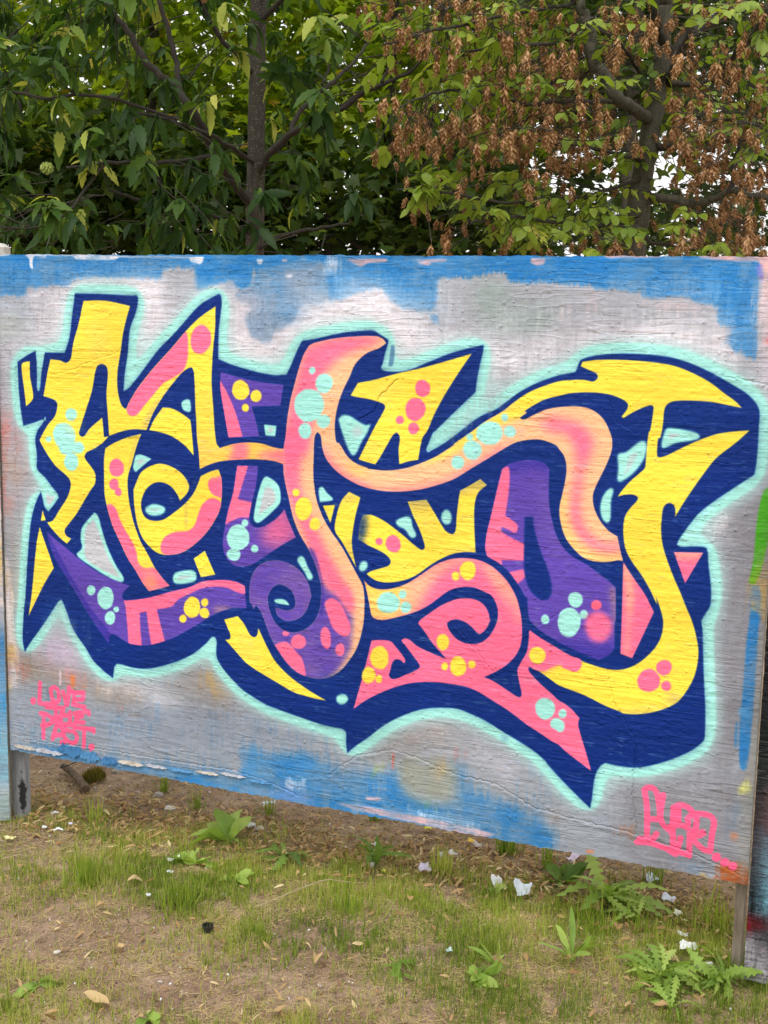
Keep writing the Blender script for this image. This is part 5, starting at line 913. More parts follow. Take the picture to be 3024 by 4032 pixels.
def grow(name, x, y, hmin, hmax, wid, lean, tint, mat, g, kind='stuff', parent=None):
    N = len(x); T, F = grass_blade(); az = g.random(N) * 6.283; le = np.abs(g.normal(size=N)) * lean + .08
    d = np.stack([np.sin(le) * np.cos(az), np.sin(le) * np.sin(az), np.cos(le)], -1); up = np.stack([-np.cos(az), -np.sin(az), np.zeros(N)], -1)
    M = frames(d, -up); h = hmin + (hmax - hmin) * g.random(N) ** 1.4
    M = M * np.stack([np.full(N, wid) * (.7 + .6 * g.random(N)), h, h], -1)[:, None, :]
    return scatter(name, T, F, np.stack([x, y, gz(x, y) - .003], -1), M, tint, mat, parent, kind)
N = 500000; x = rng.uniform(-1.45, 1.25, N); y = rng.uniform(2.6, 4.3, N)
tuft = np.clip((vn(x * 24 + 7, y * 24) - .12) * 1.5, 0, 1) * np.clip((vn(x * 7 + 30, y * 7) + .1) * 1.3, .2, 1)
dn = dens(x, y); keep = rng.random(N) < np.clip(dn * 1.5, 0, 1) ** 1.25 * tuft; x, y, dn = x[keep], y[keep], dn[keep]
dry = np.clip(.35 + .6 * (vn(x * 5 + 90, y * 5 + 13) - .5) - .14 * dn + .2 * rng.normal(size=len(x)), 0, 1)
tag(grow('grass', x, y, .010, .046, .0021, .95, dry, M_grass, rng), kind='stuff')
# straw and dead blades lying on the earth
N = 140000; x = rng.uniform(-1.45, 1.25, N); y = rng.uniform(2.6, 4.3, N); keep = rng.random(N) < np.clip(dens(x, y) * 1.6 + .16, 0, 1) * np.clip((vn(x * 9, y * 9 + 40) - .1) * 1.3, 0, 1); x, y = x[keep], y[keep]
grow('dry_straw', x, y, .012, .05, .0017, .25, np.clip(.80 + .13 * rng.normal(size=len(x)), 0, 1), M_grass, rng)
so = bpy.data.objects['dry_straw']; me = so.data; v = np.zeros(len(me.vertices) * 3, np.float32); me.vertices.foreach_get('co', v); v = v.reshape(-1, 8, 3)
base = v[:, :1].copy(); rel = v - base; az = rng.random(len(v)) * 6.283; ln = rel[:, :, 2] * 1.0
rel2 = rel.copy(); rel2[:, :, 0] = rel[:, :, 0] + ln * np.cos(az)[:, None]; rel2[:, :, 1] = rel[:, :, 1] + ln * np.sin(az)[:, None]; rel2[:, :, 2] = .004 + .12 * ln * rng.random(len(v))[:, None]
v2 = base + rel2; v2[:, :, 2] = gz(v2[:, :, 0], v2[:, :, 1]) + rel2[:, :, 2]; me.vertices.foreach_set('co', v2.ravel().astype(np.float32)); me.update()
tag(so, kind='stuff')
# grit, crumbs of paint and small stones
N = 13000; x = rng.uniform(-1.45, 1.25, N); y = rng.uniform(2.6, 4.6, N); r = .0012 + .0042 * rng.random(N) ** 3
T = np.array([(1, 0, 0), (-1, 0, 0), (0, 1, 0), (0, -1, 0), (0, 0, .7), (0, 0, -.7)], float); F = [(0, 2, 4), (2, 1, 4), (1, 3, 4), (3, 0, 4), (2, 0, 5), (1, 2, 5), (3, 1, 5), (0, 3, 5)]
A = rng.normal(size=(N, 3)); M = frames(A, None, rng.random(N) * 6) * (r[:, None] * (.6 + .8 * rng.random((N, 3))))[:, None, :]
mg, ng, lg, bg = new_mat('grit'); at_ = ng.new('ShaderNodeAttribute'); at_.attribute_name = 'tint'; rg = ramp(ng, [(0, (.09, .06, .04)), (.6, (.27, .19, .13)), (.9, (.42, .36, .3)), (.955, (.75, .74, .72)), (1, (.7, .72, .8))]); lg.new(at_.outputs['Fac'], rg.inputs[0]); lg.new(rg.outputs[0], bg.inputs['Base Color']); bg.inputs['Roughness'].default_value = .85
tag(scatter('gravel', T, F, np.stack([x, y, gz(x, y) + r * .3], -1), M, rng.random(N), mg), kind='stuff')
# ------------------------------------------------------------------ trees behind the board
def pix(P):                                           # pixel of the photograph for world points (N,3), used to pick the leaves that show
    q = P - np.array([0, 0, CAM_H]); f = q @ np.array(_fwd); return 1512 + FOC * (q @ np.array(RX)) / f, 2016 - FOC * (q @ np.array(UP)) / f, f
def leaf_shape(n, wid, fold, droop, serr=0., peak=.42, tip=1.):
    V = []; F = []
    for i in range(n + 1):
        t = i / n; w = wid * (math.sin(math.pi * t ** (math.log(.5) / math.log(peak))) ** tip if 0 < t < 1 else 0) * (1 + (serr if i % 2 else -serr))
        z = -droop * t * t
        V += [(-w, t - (serr * .12 if i % 2 else 0), z + fold * w), (0, t, z), (w, t - (serr * .12 if i % 2 else 0), z + fold * w)]
    for i in range(n):
        a = 3 * i; F += [(a, a + 1, a + 4, a + 3), (a + 1, a + 2, a + 5, a + 4)]
    return np.array(V), np.array(F)
def maple_shape():
    pts = [(0, 0), (.18, .02), (.46, -.04), (.34, .2), (.56, .42), (.3, .44), (.2, .62), (0, 1), (-.2, .62), (-.3, .44), (-.56, .42), (-.34, .2), (-.46, -.04), (-.18, .02)]
    V = [(0, .3, -.02)] + [(x, y, -.16 * abs(x) - .1 * y * y) for x, y in pts]; F = [(0, i, i % 14 + 1) for i in range(1, 15)]
    return np.array(V), np.array(F)
def leaves(parent, name_one, name_mass, T, F, pos, M, tint, mat, nsingle, size):
    nsingle = min(nsingle, len(pos)); single = np.zeros(len(pos), bool)
    if nsingle:
        px, py, f = pix(pos); ok = (px > 0) & (px < 3024) & (py > 0) & (py < 1000); sc = np.where(ok, size / f, 0)
        single[np.argsort(-sc)[:nsingle]] = True; single &= ok
        var = {}
        for i in np.nonzero(single)[0]:
            q = int(np.clip(tint[i], 0, .999) * 9)
            if q not in var: var[q] = mesh_from(name_one, T, F, mat, {'tint': np.full(len(T), (q + .5) / 9)})
            m4 = Matrix([[*M[i][0], pos[i][0]], [*M[i][1], pos[i][1]], [*M[i][2], pos[i][2]], [0, 0, 0, 1]])
            place(name_one, var[q], parent, m4)
    r = ~single
    scatter(name_mass, T, F, pos[r], M[r], tint[r], mat, parent)
def limb(name, pts, mat, parent, Y=None, sides=9, seed=0, gnarl=.0):
    g = np.random.default_rng(seed); P = []; rad = []
    for t in pts:
        x, y, r = t[:3]; yy = t[3] if len(t) > 3 else Y
        p = at(x, y, yy); P.append((p.x, p.y, p.z)); rad.append(r / FOC * yy)
    if name == 'trunk': P[0] = (P[0][0], P[0][1], -.05)
    C = catmull(np.column_stack([P, rad]), 5); V = C[:, :3].copy(); V[1:-1] += g.normal(size=(len(V) - 2, 3)) * gnarl
    W, F = tube_geo(V, np.maximum(C[:, 3], .0012), sides, .03, seed); me = mesh_from(name, W, F, mat, smooth=True); place(name, me, parent); return V
def twigs(parent, A, B, r, mat, g, name='twigs'):
    V = []; F = []; n = 0
    for a, b in zip(A, B):
        mid = (a + b) / 2 + g.normal(size=3) * np.linalg.norm(b - a) * .06; C = np.array([a, mid, b]); W, f = tube_geo(C, [r, r * .75, r * .45], 4)
        V.append(W); F += [tuple(i + n for i in q) for q in f]; n += len(W)
    o = place(name, mesh_from(name, np.concatenate(V), F, mat), parent); o['kind'] = 'stuff'; return o
def cloud(g, n, x0, x1, y0, y1, d0, d1, dens=None):
    px = g.uniform(x0, x1, n); py = g.uniform(y0, y1, n); d = g.uniform(d0, d1, n)
    if dens is not None:
        k = g.random(n) < dens(px, py); px, py, d = px[k], py[k], d[k]
    return np.array([tuple(at(a, b, c)) for a, b, c in zip(px, py, d)]), px, py
vsky = VN(77)
# places where the pale sky shows between the trees
GAPS = [(2330, 600, 230, 70, 1), (2620, 660, 90, 80, 1), (2080, 640, 90, 60, .9), (1800, 580, 60, 40, .6), (2200, 700, 160, 50, .8), (2540, 580, 60, 90, 1), (1360, 720, 90, 70, .6), (1260, 800, 60, 50, .6), (640, 960, 120, 40, .8), (1330, 960, 120, 40, .7), (1370, 660, 40, 40, .6), (900, 330, 60, 40, .35), (280, 280, 70, 70, .45), (200, 440, 70, 50, .45), (560, 520, 60, 40, .35), (920, 360, 30, 40, .5),
        (1850, 250, 60, 60, .5), (1900, 330, 70, 40, .5), (2700, 720, 60, 50, .7), (2810, 40, 50, 40, .6), (2050, 150, 60, 50, .45), (2900, 110, 40, 40, .5), (2420, 380, 60, 60, .4), (1650, 40, 60, 60, .5), (500, 980, 80, 20, .5)]
def gap(px, py, k=.88):
    v = np.zeros(np.shape(px))
    for x, y, rx, ry, a in GAPS: v = np.maximum(v, a * np.exp(-((px - x) / rx) ** 2 - ((py - y) / ry) ** 2))
    sp = np.clip((vsky(px / 46, py / 40) - .70) * 6, 0, 1) * .55
    return np.clip(1 - k * np.maximum(v, sp), 0, 1)

M_bark_c = bark_mat('chestnut_bark', (.026, .022, .015), (.066, .055, .038), (.24, .22, .17))
M_bark_h = bark_mat('hornbeam_bark', (.04, .036, .024), (.105, .095, .066), (.17, .16, .12))
M_bark_d = bark_mat('dark_bark', (.018, .015, .010), (.048, .04, .028))
M_chest = leaf_mat('chestnut_leaf', [(0, (.018, .048, .010)), (.45, (.045, .10, .016)), (.75, (.10, .18, .022)), (.9, (.24, .32, .04)), (1, (.44, .45, .09))], .34, .5, .22)
M_maple = leaf_mat('maple_leaf', [(0, (.15, .24, .016)), (.5, (.29, .40, .025)), (.85, (.42, .50, .04)), (.94, (.55, .48, .05)), (1, (.62, .42, .03))], .55, .5, .25)
M_dim = leaf_mat('shade_leaf', [(0, (.016, .036, .006)), (.6, (.042, .08, .010)), (1, (.12, .17, .02))], .3, .5, .25)  # foliage in shade: its darkness is put into the leaf colour
M_horn = leaf_mat('hornbeam_leaf', [(0, (.12, .20, .02)), (.5, (.23, .33, .036)), (.85, (.36, .45, .07)), (1, (.45, .42, .07))], .38, .45, .35)
M_seed = leaf_mat('dry_bract', [(0, (.22, .115, .05)), (.5, (.40, .23, .11)), (1, (.58, .38, .20))], .25, .6, .2, (1.2, 1., .7))

# sweet chestnut, in front on the left
g = np.random.default_rng(101)
base = at(1010, 1000, 7.4); ch = empty('chestnut_tree', (base.x, base.y, 0), 'sweet chestnut tree with dark drooping leaves and a straight slim trunk', 'tree')
V0 = limb('trunk', [(1000, 2600, 38), (1003, 1010, 36), (1006, 760, 35), (1010, 500, 33), (1014, 200, 31), (1018, 0, 30), (1024, -500, 26), (1030, -1200, 15), (1030, -1700, 5)], M_bark_c, ch, 7.4, 12, 1)
nodes = [V0]
for i, pts in enumerate([
    [(1012, 700, 15, 7.4), (1050, 620, 15, 7.3), (1130, 540, 14, 7.2), (1230, 480, 13, 7.0), (1340, 430, 12, 6.9), (1440, 360, 10, 6.8), (1530, 320, 8, 6.7), (1640, 260, 6, 6.7), (1690, 90, 4, 6.6)],
    [(1140, 520, 10, 7.2), (1180, 440, 10, 7.25), (1280, 350, 9, 7.3), (1370, 270, 7, 7.4), (1450, 170, 5, 7.5)],
    [(1500, 325, 6, 6.7), (1540, 260, 5, 6.7), (1580, 240, 4, 6.6)],
    [(1270, 340, 6, 7.3), (1290, 260, 5, 7.3), (1230, 190, 4, 7.3)],
    [(1010, 830, 17, 7.4), (920, 720, 16, 7.2), (850, 610, 16, 7.0), (770, 450, 17, 6.8), (700, 365, 15, 6.8), (640, 300, 14, 6.8), (570, 235, 14, 6.8), (500, 120, 12, 6.8), (400, 0, 10, 6.8), (250, -200, 8, 6.8), (100, -500, 5, 6.8)],
    [(770, 445, 11, 6.8), (715, 360, 11, 6.85), (695, 250, 11, 6.9), (660, 110, 10, 6.9), (628, 0, 9, 6.9), (600, -250, 6, 6.9)],
    [(1008, 930, 11, 7.4), (860, 860, 9, 7.2), (700, 800, 8, 7.0), (560, 790, 7, 6.9), (430, 750, 5, 6.8)],
    [(1010, 650, 9, 7.4), (880, 560, 8, 7.0), (700, 480, 7, 6.6), (520, 440, 5, 6.4)],
    [(860, 610, 8, 7.0), (640, 640, 8, 6.6), (420, 640, 7, 6.4), (260, 660, 5, 6.3)],
    [(1012, 300, 12, 7.4), (850, 120, 9, 7.2), (760, -100, 8, 7.1), (700, -400, 5, 7)],
    [(1016, 100, 12, 7.4), (1200, -100, 9, 7.2), (1400, -350, 7, 7.0), (1500, -600, 5, 7)],
    [(1008, 990, 8, 7.4), (1100, 930, 7, 7.2), (1240, 900, 6, 7.0), (1380, 880, 4, 6.9)],
    [(700, 470, 7, 6.6), (400, 380, 7, 6.5), (150, 380, 6, 6.5), (-50, 340, 5, 6.5)], [(420, 640, 6, 6.4), (250, 850, 5, 6.3), (120, 900, 4, 6.2)]]):
    nodes.append(limb('limb', pts, M_bark_d if i else M_bark_d, ch, 7.2, 7, i + 5, .004))
NN = np.concatenate(nodes)
def chest_d(px, py): return np.clip(np.where(px < 1080, .95, .95 - (px - 1080) / 430), 0.0, 1) * np.where(py > 850, .9, 1) * np.where((px > 940) & (px < 1080) & (py > 150), .38, 1) * (.55 + .45 * gap(px, py, .9)) * np.clip(.1 + 2.2 * (vsky(px / 170 + 9, py / 170) - .2), 0, 1)
S, spx, spy = cloud(g, 1150, -450, 1620, -700, 1040, 6.0, 9.2, chest_d)
pos = []; dr = []; up = []; sz = []; tn = []; A = []; B = []
for s in S:
    q = NN[np.argmin(((NN - s) ** 2).sum(1))]; dv = s - q; L = np.linalg.norm(dv) + 1e-6; dv = dv / L
    tw = min(.42, L); A.append(s - dv * tw); B.append(s)
    k = g.integers(6, 11); a0 = g.random() * 6.28; tt = np.clip((.40 if s[2] > 2.2 else .28) + .24 * g.normal(), 0, .9)  # low sprigs get a darker tint, the shade under the crown painted in
    for j in range(k):
        an = a0 + j * 2.4; out = np.array([math.cos(an), math.sin(an), 0]) + dv * .5
        d = out * g.uniform(.4, 1.1) + np.array([0, 0, -g.uniform(.1, 1.1)]) + g.normal(size=3) * .15; pos.append(s - dv * (.10 * g.random()) + g.normal(size=3) * .008); dr.append(d)
        up.append(out * .8 + np.array([0, 0, .8]) + g.normal(size=3) * .5); sz.append(g.uniform(.075, .165)); tn.append(np.clip(tt + .17 * g.normal() + (.45 if g.random() < .02 else 0), 0, 1))
pos, dr, up, sz, tn = map(np.array, (pos, dr, up, sz, tn))
T, F = leaf_shape(10, .15, .35, .30, .14, .45, .8)
Mx = frames(dr, up) * sz[:, None, None]; Mx[:, :, 0] *= g.uniform(.85, 1.25, len(sz))[:, None]
leaves(ch, 'leaf', 'foliage', T, F, pos, Mx, tn, M_chest, 300, sz)
twigs(ch, A, B, .0035, M_bark_d, g)
# its spiky husk
hv = []; hf = []; hg = np.random.default_rng(5); hc = np.array(at(185, 662, 6.25)); 
me = bpy.data.meshes.new('chestnut_husk'); import bmesh
bm = bmesh.new(); bmesh.ops.create_icosphere(bm, subdivisions=3, radius=.022)
for v in list(bm.verts):
    if hg.random() < .5: v.co *= 1.32 + .2 * hg.random()
    else: v.co *= .98
bm.to_mesh(me); bm.free(); mh = plain('husk_green', (.22, .28, .05), .7, 120, .3); me.materials.append(mh); place('chestnut_husk', me, ch, Matrix.Translation(Vector(hc)))

# hornbeam on the right, hung with dry seed clusters
g = np.random.default_rng(202)
base = at(2510, 1000, 6.6); hb = empty('hornbeam_tree', (base.x, base.y, 0), 'hornbeam tree on the right hung with brown seed clusters', 'tree')
Vt = limb('trunk', [(2480, 2700, 66), (2485, 1015, 62), (2500, 880, 50), (2530, 700, 40), (2555, 560, 40), (2580, 430, 34), (2605, 250, 32), (2618, 60, 31), (2622, -60, 30), (2640, -700, 22), (2650, -1300, 10)], M_bark_h, hb, 6.6, 12, 21, .004)
nh = [Vt]
for i, pts in enumerate([
    [(2560, 470, 24, 6.6), (2500, 430, 24, 6.45), (2430, 385, 24, 6.3), (2390, 310, 24, 6.3), (2345, 260, 24, 6.3), (2325, 200, 22, 6.3), (2318, 110, 22, 6.3), (2290, 40, 20, 6.3), (2260, -10, 19, 6.3), (2100, -60, 14, 6.2), (1900, -20, 10, 6.1), (1750, 40, 6, 6.1)],
    [(2270, -10, 12, 6.3), (2230, -200, 10, 6.4), (2180, -500, 6, 6.5)],
    [(2330, 110, 9, 6.3), (2440, 170, 8, 6.5), (2520, 290, 7, 6.7)],
    [(2570, 580, 15, 6.6), (2640, 578, 14, 6.5), (2700, 574, 13, 6.4), (2790, 560, 9, 6.3), (2900, 560, 6, 6.2)],
    [(2560, 780, 19, 6.6), (2640, 785, 17, 6.4), (2720, 800, 16, 6.3), (2800, 788, 15, 6.2), (2880, 750, 12, 6.1), (2960, 770, 12, 6.0), (3060, 780, 10, 6.0)],
    [(2870, 760, 11, 6.1), (2890, 690, 10, 6.1), (2910, 560, 8, 6.1), (2930, 480, 6, 6.1)],
    [(2620, 330, 24, 6.6), (2660, 200, 22, 6.7), (2740, 120, 22, 6.8), (2850, 60, 22, 6.9), (2960, -20, 20, 7), (3100, -150, 14, 7)],
    [(2640, 330, 17, 6.6), (2665, 240, 17, 6.5), (2720, 120, 13, 6.4), (2740, -20, 10, 6.4)],
    [(2620, 180, 18, 6.6), (2590, 120, 17, 6.5), (2580, 40, 16, 6.4), (2585, -60, 14, 6.4)],
    [(2840, 300, 11, 6.3), (2880, 230, 11, 6.2), (2950, 160, 12, 6.1), (3010, 60, 11, 6.0), (3060, -60, 9, 6)], [(2650, 330, 12, 6.5), (2760, 330, 11, 6.4), (2840, 300, 11, 6.3)],
    [(2540, 690, 8, 6.6), (2420, 740, 7, 6.4), (2200, 790, 6, 6.1), (2000, 800, 6, 5.9), (1780, 760, 5, 5.8), (1560, 745, 3, 5.7)],
    [(2420, 400, 10, 6.3), (2250, 400, 8, 6.1), (2060, 410, 7, 6.0), (1880, 360, 6, 5.9), (1700, 370, 5, 5.8), (1560, 430, 3, 5.7)],
    [(2500, 870, 9, 6.6), (2350, 890, 8, 6.2), (2180, 870, 7, 6.0), (2000, 850, 5, 5.9), (1850, 880, 4, 5.8)], [(2480, 905, 8, 6.6), (2600, 960, 7, 6.3), (2760, 990, 6, 6.1), (2900, 985, 5, 6.0)],
    [(2660, 420, 7, 6.5), (2760, 470, 6, 6.2), (2900, 480, 6, 6.0), (3030, 520, 5, 5.9)], [(2530, 640, 7, 6.6), (2380, 590, 7, 6.2), (2150, 560, 6, 6.0), (1960, 530, 5, 5.9)],
    [(2318, 150, 8, 6.3), (2150, 170, 7, 6.1), (1980, 180, 6, 6.0), (1800, 210, 4, 5.9)], [(2260, 10, 8, 6.3), (2000, 60, 6, 6.0), (1700, 120, 5, 5.8), (1500, 180, 3, 5.7)]]):
    nh.append(limb('limb', pts, M_bark_d if i not in (0, 4) else M_bark_h, hb, 6.4, 8, 40 + i, .004))
NH = np.concatenate(nh)
def blobs(g, L, d0, d1):
    P = []
    for x, y, sx, sy, n in L:
        for _ in range(n):
            a, b = g.normal(x, sx), g.normal(y, sy)
            if b < 1020: P.append(tuple(at(a, b, g.uniform(d0, d1))))
    return np.array(P)
# leafy twigs
LB = [(1700, 770, 130, 60, 14), (1950, 830, 120, 60, 12), (2200, 830, 150, 80, 14), (2150, 930, 150, 60, 14), (2450, 930, 120, 60, 10), (2750, 960, 180, 50, 10), (1750, 300, 160, 130, 18), (1650, 130, 120, 110, 12), (2000, 150, 140, 110, 16), (2050, 350, 150, 120, 16), (1900, 480, 200, 70, 12), (2300, 300, 150, 150, 14), (2600, 330, 60, 60, 6), (2480, 520, 70, 60, 8), (2850, 300, 150, 150, 12), (2950, 600, 100, 120, 10), (2850, 90, 150, 80, 10), (2400, 60, 150, 70, 10),
      (2700, 700, 200, 120, 8), (2200, -300, 600, 150, 40), (2700, -500, 600, 200, 30), (3300, 200, 200, 400, 40), (2050, 960, 100, 40, 8), (1850, 620, 200, 60, 10)]
tip = blobs(g, LB, 5.6, 7.1); pos = []; dr = []; up = []; sz = []; tn = []; A = []; B = []
for s in tip:
    q = NH[np.argmin(((NH - s) ** 2).sum(1))]; dv = s - q; L = np.linalg.norm(dv) + 1e-6; dv = dv / L; dv[2] = dv[2] * .4 - .1; dv /= np.linalg.norm(dv)
    tl = g.uniform(.18, .34); a = s - dv * tl; A += [a, q if L < .9 else a - dv * .3]; B += [s, a]; sd = np.cross(dv, [0, 0, 1.]); sd /= np.linalg.norm(sd) + 1e-6; t0 = np.clip(.45 + .18 * g.normal(), 0, 1)
    for j in range(g.integers(6, 10)):
        t = (j + .5) / 9; sg = 1 if j % 2 else -1
        pos.append(a + dv * tl * t + g.normal(size=3) * .004); dr.append(dv * .6 + sd * sg * g.uniform(.5, 1) + np.array([0, 0, -g.uniform(0, .8)])); up.append(np.array([0, 0, 1.]) + g.normal(size=3) * .35); sz.append(g.uniform(.05, .082)); tn.append(np.clip(t0 + .13 * g.normal(), 0, 1))
pos, dr, up, sz, tn = map(np.array, (pos, dr, up, sz, tn)); T, F = leaf_shape(7, .27, .25, .2, .05, .42, .8)
leaves(hb, 'leaf', 'foliage', T, F, pos, frames(dr, up) * sz[:, None, None], tn, M_horn, 300, sz)
# seed clusters: pairs of papery three-lobed bracts on a hanging stalk
def seed_cluster(seed):
    q = np.random.default_rng(seed); V = []; F = []; n = 12; L = 1.
    for i in range(n):
        t = i / (n - 1); z = -.12 - .62 * t; r = .37 * (1 - .4 * t)
        for sgn in (0, 1):
            an = i * 1.1 + sgn * math.pi + q.normal() * .25; o = np.array([math.cos(an), math.sin(an), 0]); s = np.array([-o[1], o[0], 0]); c = np.array([0, 0, z])
            d = o * q.uniform(.5, 1.1) + np.array([0, 0, -q.uniform(.5, 1.1)]); d /= np.linalg.norm(d); l = r * q.uniform(.85, 1.2); w = l * .2
            b = len(V); V += [c, c + d * l * .45 + s * w + o * .02, c + d * l, c + d * l * .45 - s * w + o * .02, c + d * l * .42 - o * .05]
            F += [(b, b + 1, b + 4), (b + 1, b + 2, b + 4), (b + 2, b + 3, b + 4), (b + 3, b, b + 4)]
    b = len(V); V += [(-.012, 0, .15), (.012, 0, .15), (.006, 0, -.85), (-.006, .004, -.85)]; F += [(b, b + 1, b + 2), (b, b + 2, b + 3)]
    return np.array(V, float), np.array(F)
SB = [(1700, 60, 130, 70, 40), (1560, 60, 70, 50, 12), (1950, 60, 160, 70, 40), (2150, 120, 130, 100, 40), (1850, 280, 120, 80, 22), (1750, 480, 90, 60, 26), (1620, 480, 60, 40, 14), (1850, 560, 130, 60, 34), (2050, 480, 130, 110, 60), (2220, 420, 110, 110, 50), (2200, 560, 150, 60, 44), (2350, 480, 90, 80, 24), (2450, 90, 90, 80, 30), (2560, 150, 60, 110, 24), (2700, 300, 80, 120, 40), (2780, 470, 110, 100, 54), (2880, 560, 100, 110, 50), (2960, 350, 60, 180, 34), (2850, 720, 120, 80, 34), (2960, 800, 60, 120, 26), (2650, 520, 60, 60, 22), (2600, 560, 30, 20, 8),
      (2820, 930, 140, 50, 34), (1700, 830, 60, 60, 8), (1850, 880, 110, 60, 12), (2400, 940, 120, 40, 12), (2100, 960, 160, 30, 10), (2960, 60, 60, 60, 18), (2650, 60, 80, 50, 18), (2350, 250, 90, 90, 24), (2050, 300, 110, 60, 20), (1480, 15, 30, 20, 4), (1650, 990, 40, 15, 3),
      (2300, -350, 600, 180, 90), (2900, -600, 400, 200, 60), (3250, 300, 130, 350, 60), (2700, 660, 250, 120, 20)]
P0 = blobs(g, [(a, b, c * 1.15, d * 1.1, int(e * 1.0)) for a, b, c, d, e in SB], 5.5, 7.4); P = np.repeat(P0, g.integers(1, 3, len(P0)), 0); P = P + g.normal(size=P.shape) * [.05, .05, .025]; P = P[g.permutation(len(P))]; qx, qy, _ = pix(P); LP = catmull([(2590, 490), (2500, 430), (2430, 385), (2390, 310), (2345, 260), (2325, 200), (2318, 110), (2290, 40), (2260, -10)], 6); dl = np.min(np.hypot(qx[:, None] - LP[:, 0], qy[:, None] + 30 - LP[:, 1]), 1); P = P[~((dl < 62) & (P[:, 1] < 6.45))]; qx, qy, _ = pix(P); P = P[~((qx > 2450) & (qx < 2640) & (qy > 180) & (g.random(len(P)) < .72))]; N = len(P); cs = g.uniform(.055, .105, N); tn = np.clip(.5 + .25 * g.normal(size=N), 0, 1)
az = g.random(N) * 6.28; M = np.zeros((N, 3, 3)); M[:, 0, 0] = np.cos(az); M[:, 0, 1] = -np.sin(az); M[:, 1, 0] = np.sin(az); M[:, 1, 1] = np.cos(az); M[:, 2, 2] = 1; M[:, 0, 2] = g.normal(size=N) * .18; M[:, 1, 2] = g.normal(size=N) * .18
M *= cs[:, None, None]
half = g.random(N) < .5
T, F = seed_cluster(1); leaves(hb, 'seed_cluster', 'seed_clusters', T, F, P[half], M[half], tn[half], M_seed, 150, cs[half])
T, F = seed_cluster(2); leaves(hb, 'seed_cluster', 'seed_clusters', T, F, P[~half], M[~half], tn[~half], M_seed, 150, cs[~half])
A += list(P); B2 = []
for p in P:
    q = NH[np.argmin(((NH - p) ** 2).sum(1))]; d = q - p; l = np.linalg.norm(d); B2.append(p + d / l * min(l, .22) + np.array([0, 0, .02]))
twigs(hb, A, B + B2, .0024, M_bark_d, g)

# maples and other trees further back
def back_tree(name, label, stems, n, region, depth, size, mat, seed, nsingle=0, dfun=None, bark=None, group=None):
    g = np.random.default_rng(seed); x, y = stems[0][0][:2]; b0 = at(stems[0][1][0], 1000, depth[0] + .4); root = empty(name, (b0.x, b0.y, 0), label, 'tree', group)
    ns = [limb('trunk' if i == 0 else 'limb', p, bark or M_bark_d, root, (depth[0] + .4) if i == 0 else None, 8, seed * 7 + i, .01) for i, p in enumerate(stems)]
    P, px, py = cloud(g, n, *region, *depth, dfun); N = len(P)
    # gather the leaves into loose sprays
    P = P[:max(1, N // 7)]; k = 7; P = np.repeat(P, k, 0); N = len(P); P = P + g.normal(size=(N, 3)) * [.16, .16, .09]
    px, py, _ = pix(P); keep = g.random(N) < gap(px, py, .85); P = P[keep]; N = len(P)
    d = g.normal(size=(N, 3)) * [1, 1, .35] + [0, 0, -.55]; up = g.normal(size=(N, 3)) * .45 + [0, -.25, 1]; sz = size * g.uniform(.65, 1.25, N)
    tn = np.clip(np.repeat(g.normal(size=N // k + 1) * .14, k)[:N] + .5 + .16 * g.normal(size=N) + (g.random(N) < .035) * .4, 0, 1)
    T, F = maple_shape(); leaves(root, 'leaf', 'foliage', T, F, P, frames(d, up) * sz[:, None, None], tn, mat, nsingle, sz)
    return root
back_tree('maple_tree', 'yellow green maple behind the slim chestnut trunk', [[(560, 2300, 26), (570, 1000, 24), (590, 500, 20), (610, -200, 16), (600, -1200, 6)], [(575, 900, 12, 10), (420, 700, 9, 10), (250, 560, 6, 10)], [(585, 600, 11, 10), (740, 420, 8, 10), (880, 300, 5, 10)]],
          15000, (-500, 1250, -420, 900), (9.4, 11.2), .105, M_maple, 301, 250, lambda x, y: np.clip(np.where(y > 780, .35, 1), 0, 1) * (.35 + .65 * np.clip((vsky(x / 260, y / 260) - .2) * 3, 0, 1)))
back_tree('maple_tree', 'bright green maple between the chestnut and the hornbeam, forking into several stems', [[(1590, 2300, 40), (1588, 1005, 38), (1570, 900, 34), (1545, 760, 26), (1530, 560, 22), (1540, 200, 20), (1550, -300, 14), (1550, -1000, 6)], [(1580, 880, 24, 10), (1625, 760, 22, 10), (1660, 640, 20, 10), (1700, 400, 15, 10), (1740, 0, 10, 10)], [(1570, 740, 13, 9.8), (1500, 690, 11, 9.7), (1465, 660, 9, 9.6)], [(1590, 860, 14, 9.9), (1560, 800, 11, 9.8), (1690, 800, 10, 9.8), (1745, 690, 8, 9.8)]],
          9000, (1050, 2100, -420, 860), (9.6, 11.5), .10, M_maple, 302, 150, lambda x, y: np.clip(np.where(y > 560, .3, 1), 0, 1), M_bark_d)
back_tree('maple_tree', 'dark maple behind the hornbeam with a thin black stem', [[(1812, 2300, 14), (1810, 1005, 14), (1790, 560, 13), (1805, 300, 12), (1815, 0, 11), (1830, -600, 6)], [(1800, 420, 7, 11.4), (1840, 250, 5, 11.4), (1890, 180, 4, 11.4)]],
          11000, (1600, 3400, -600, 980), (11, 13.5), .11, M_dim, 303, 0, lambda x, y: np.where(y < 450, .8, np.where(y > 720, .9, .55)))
back_tree('slender_tree', 'grey slender trunk close behind the hornbeam trunk', [[(2480, 2300, 30), (2478, 1005, 30), (2484, 600, 30), (2495, 200, 28), (2510, -300, 20), (2520, -900, 8)], [(2490, 420, 9, 9), (2440, 300, 7, 9), (2400, 220, 5, 9)]],
          3500, (2100, 3100, -900, 500), (8.6, 10), .10, M_dim, 304, 0, None, M_bark_h)
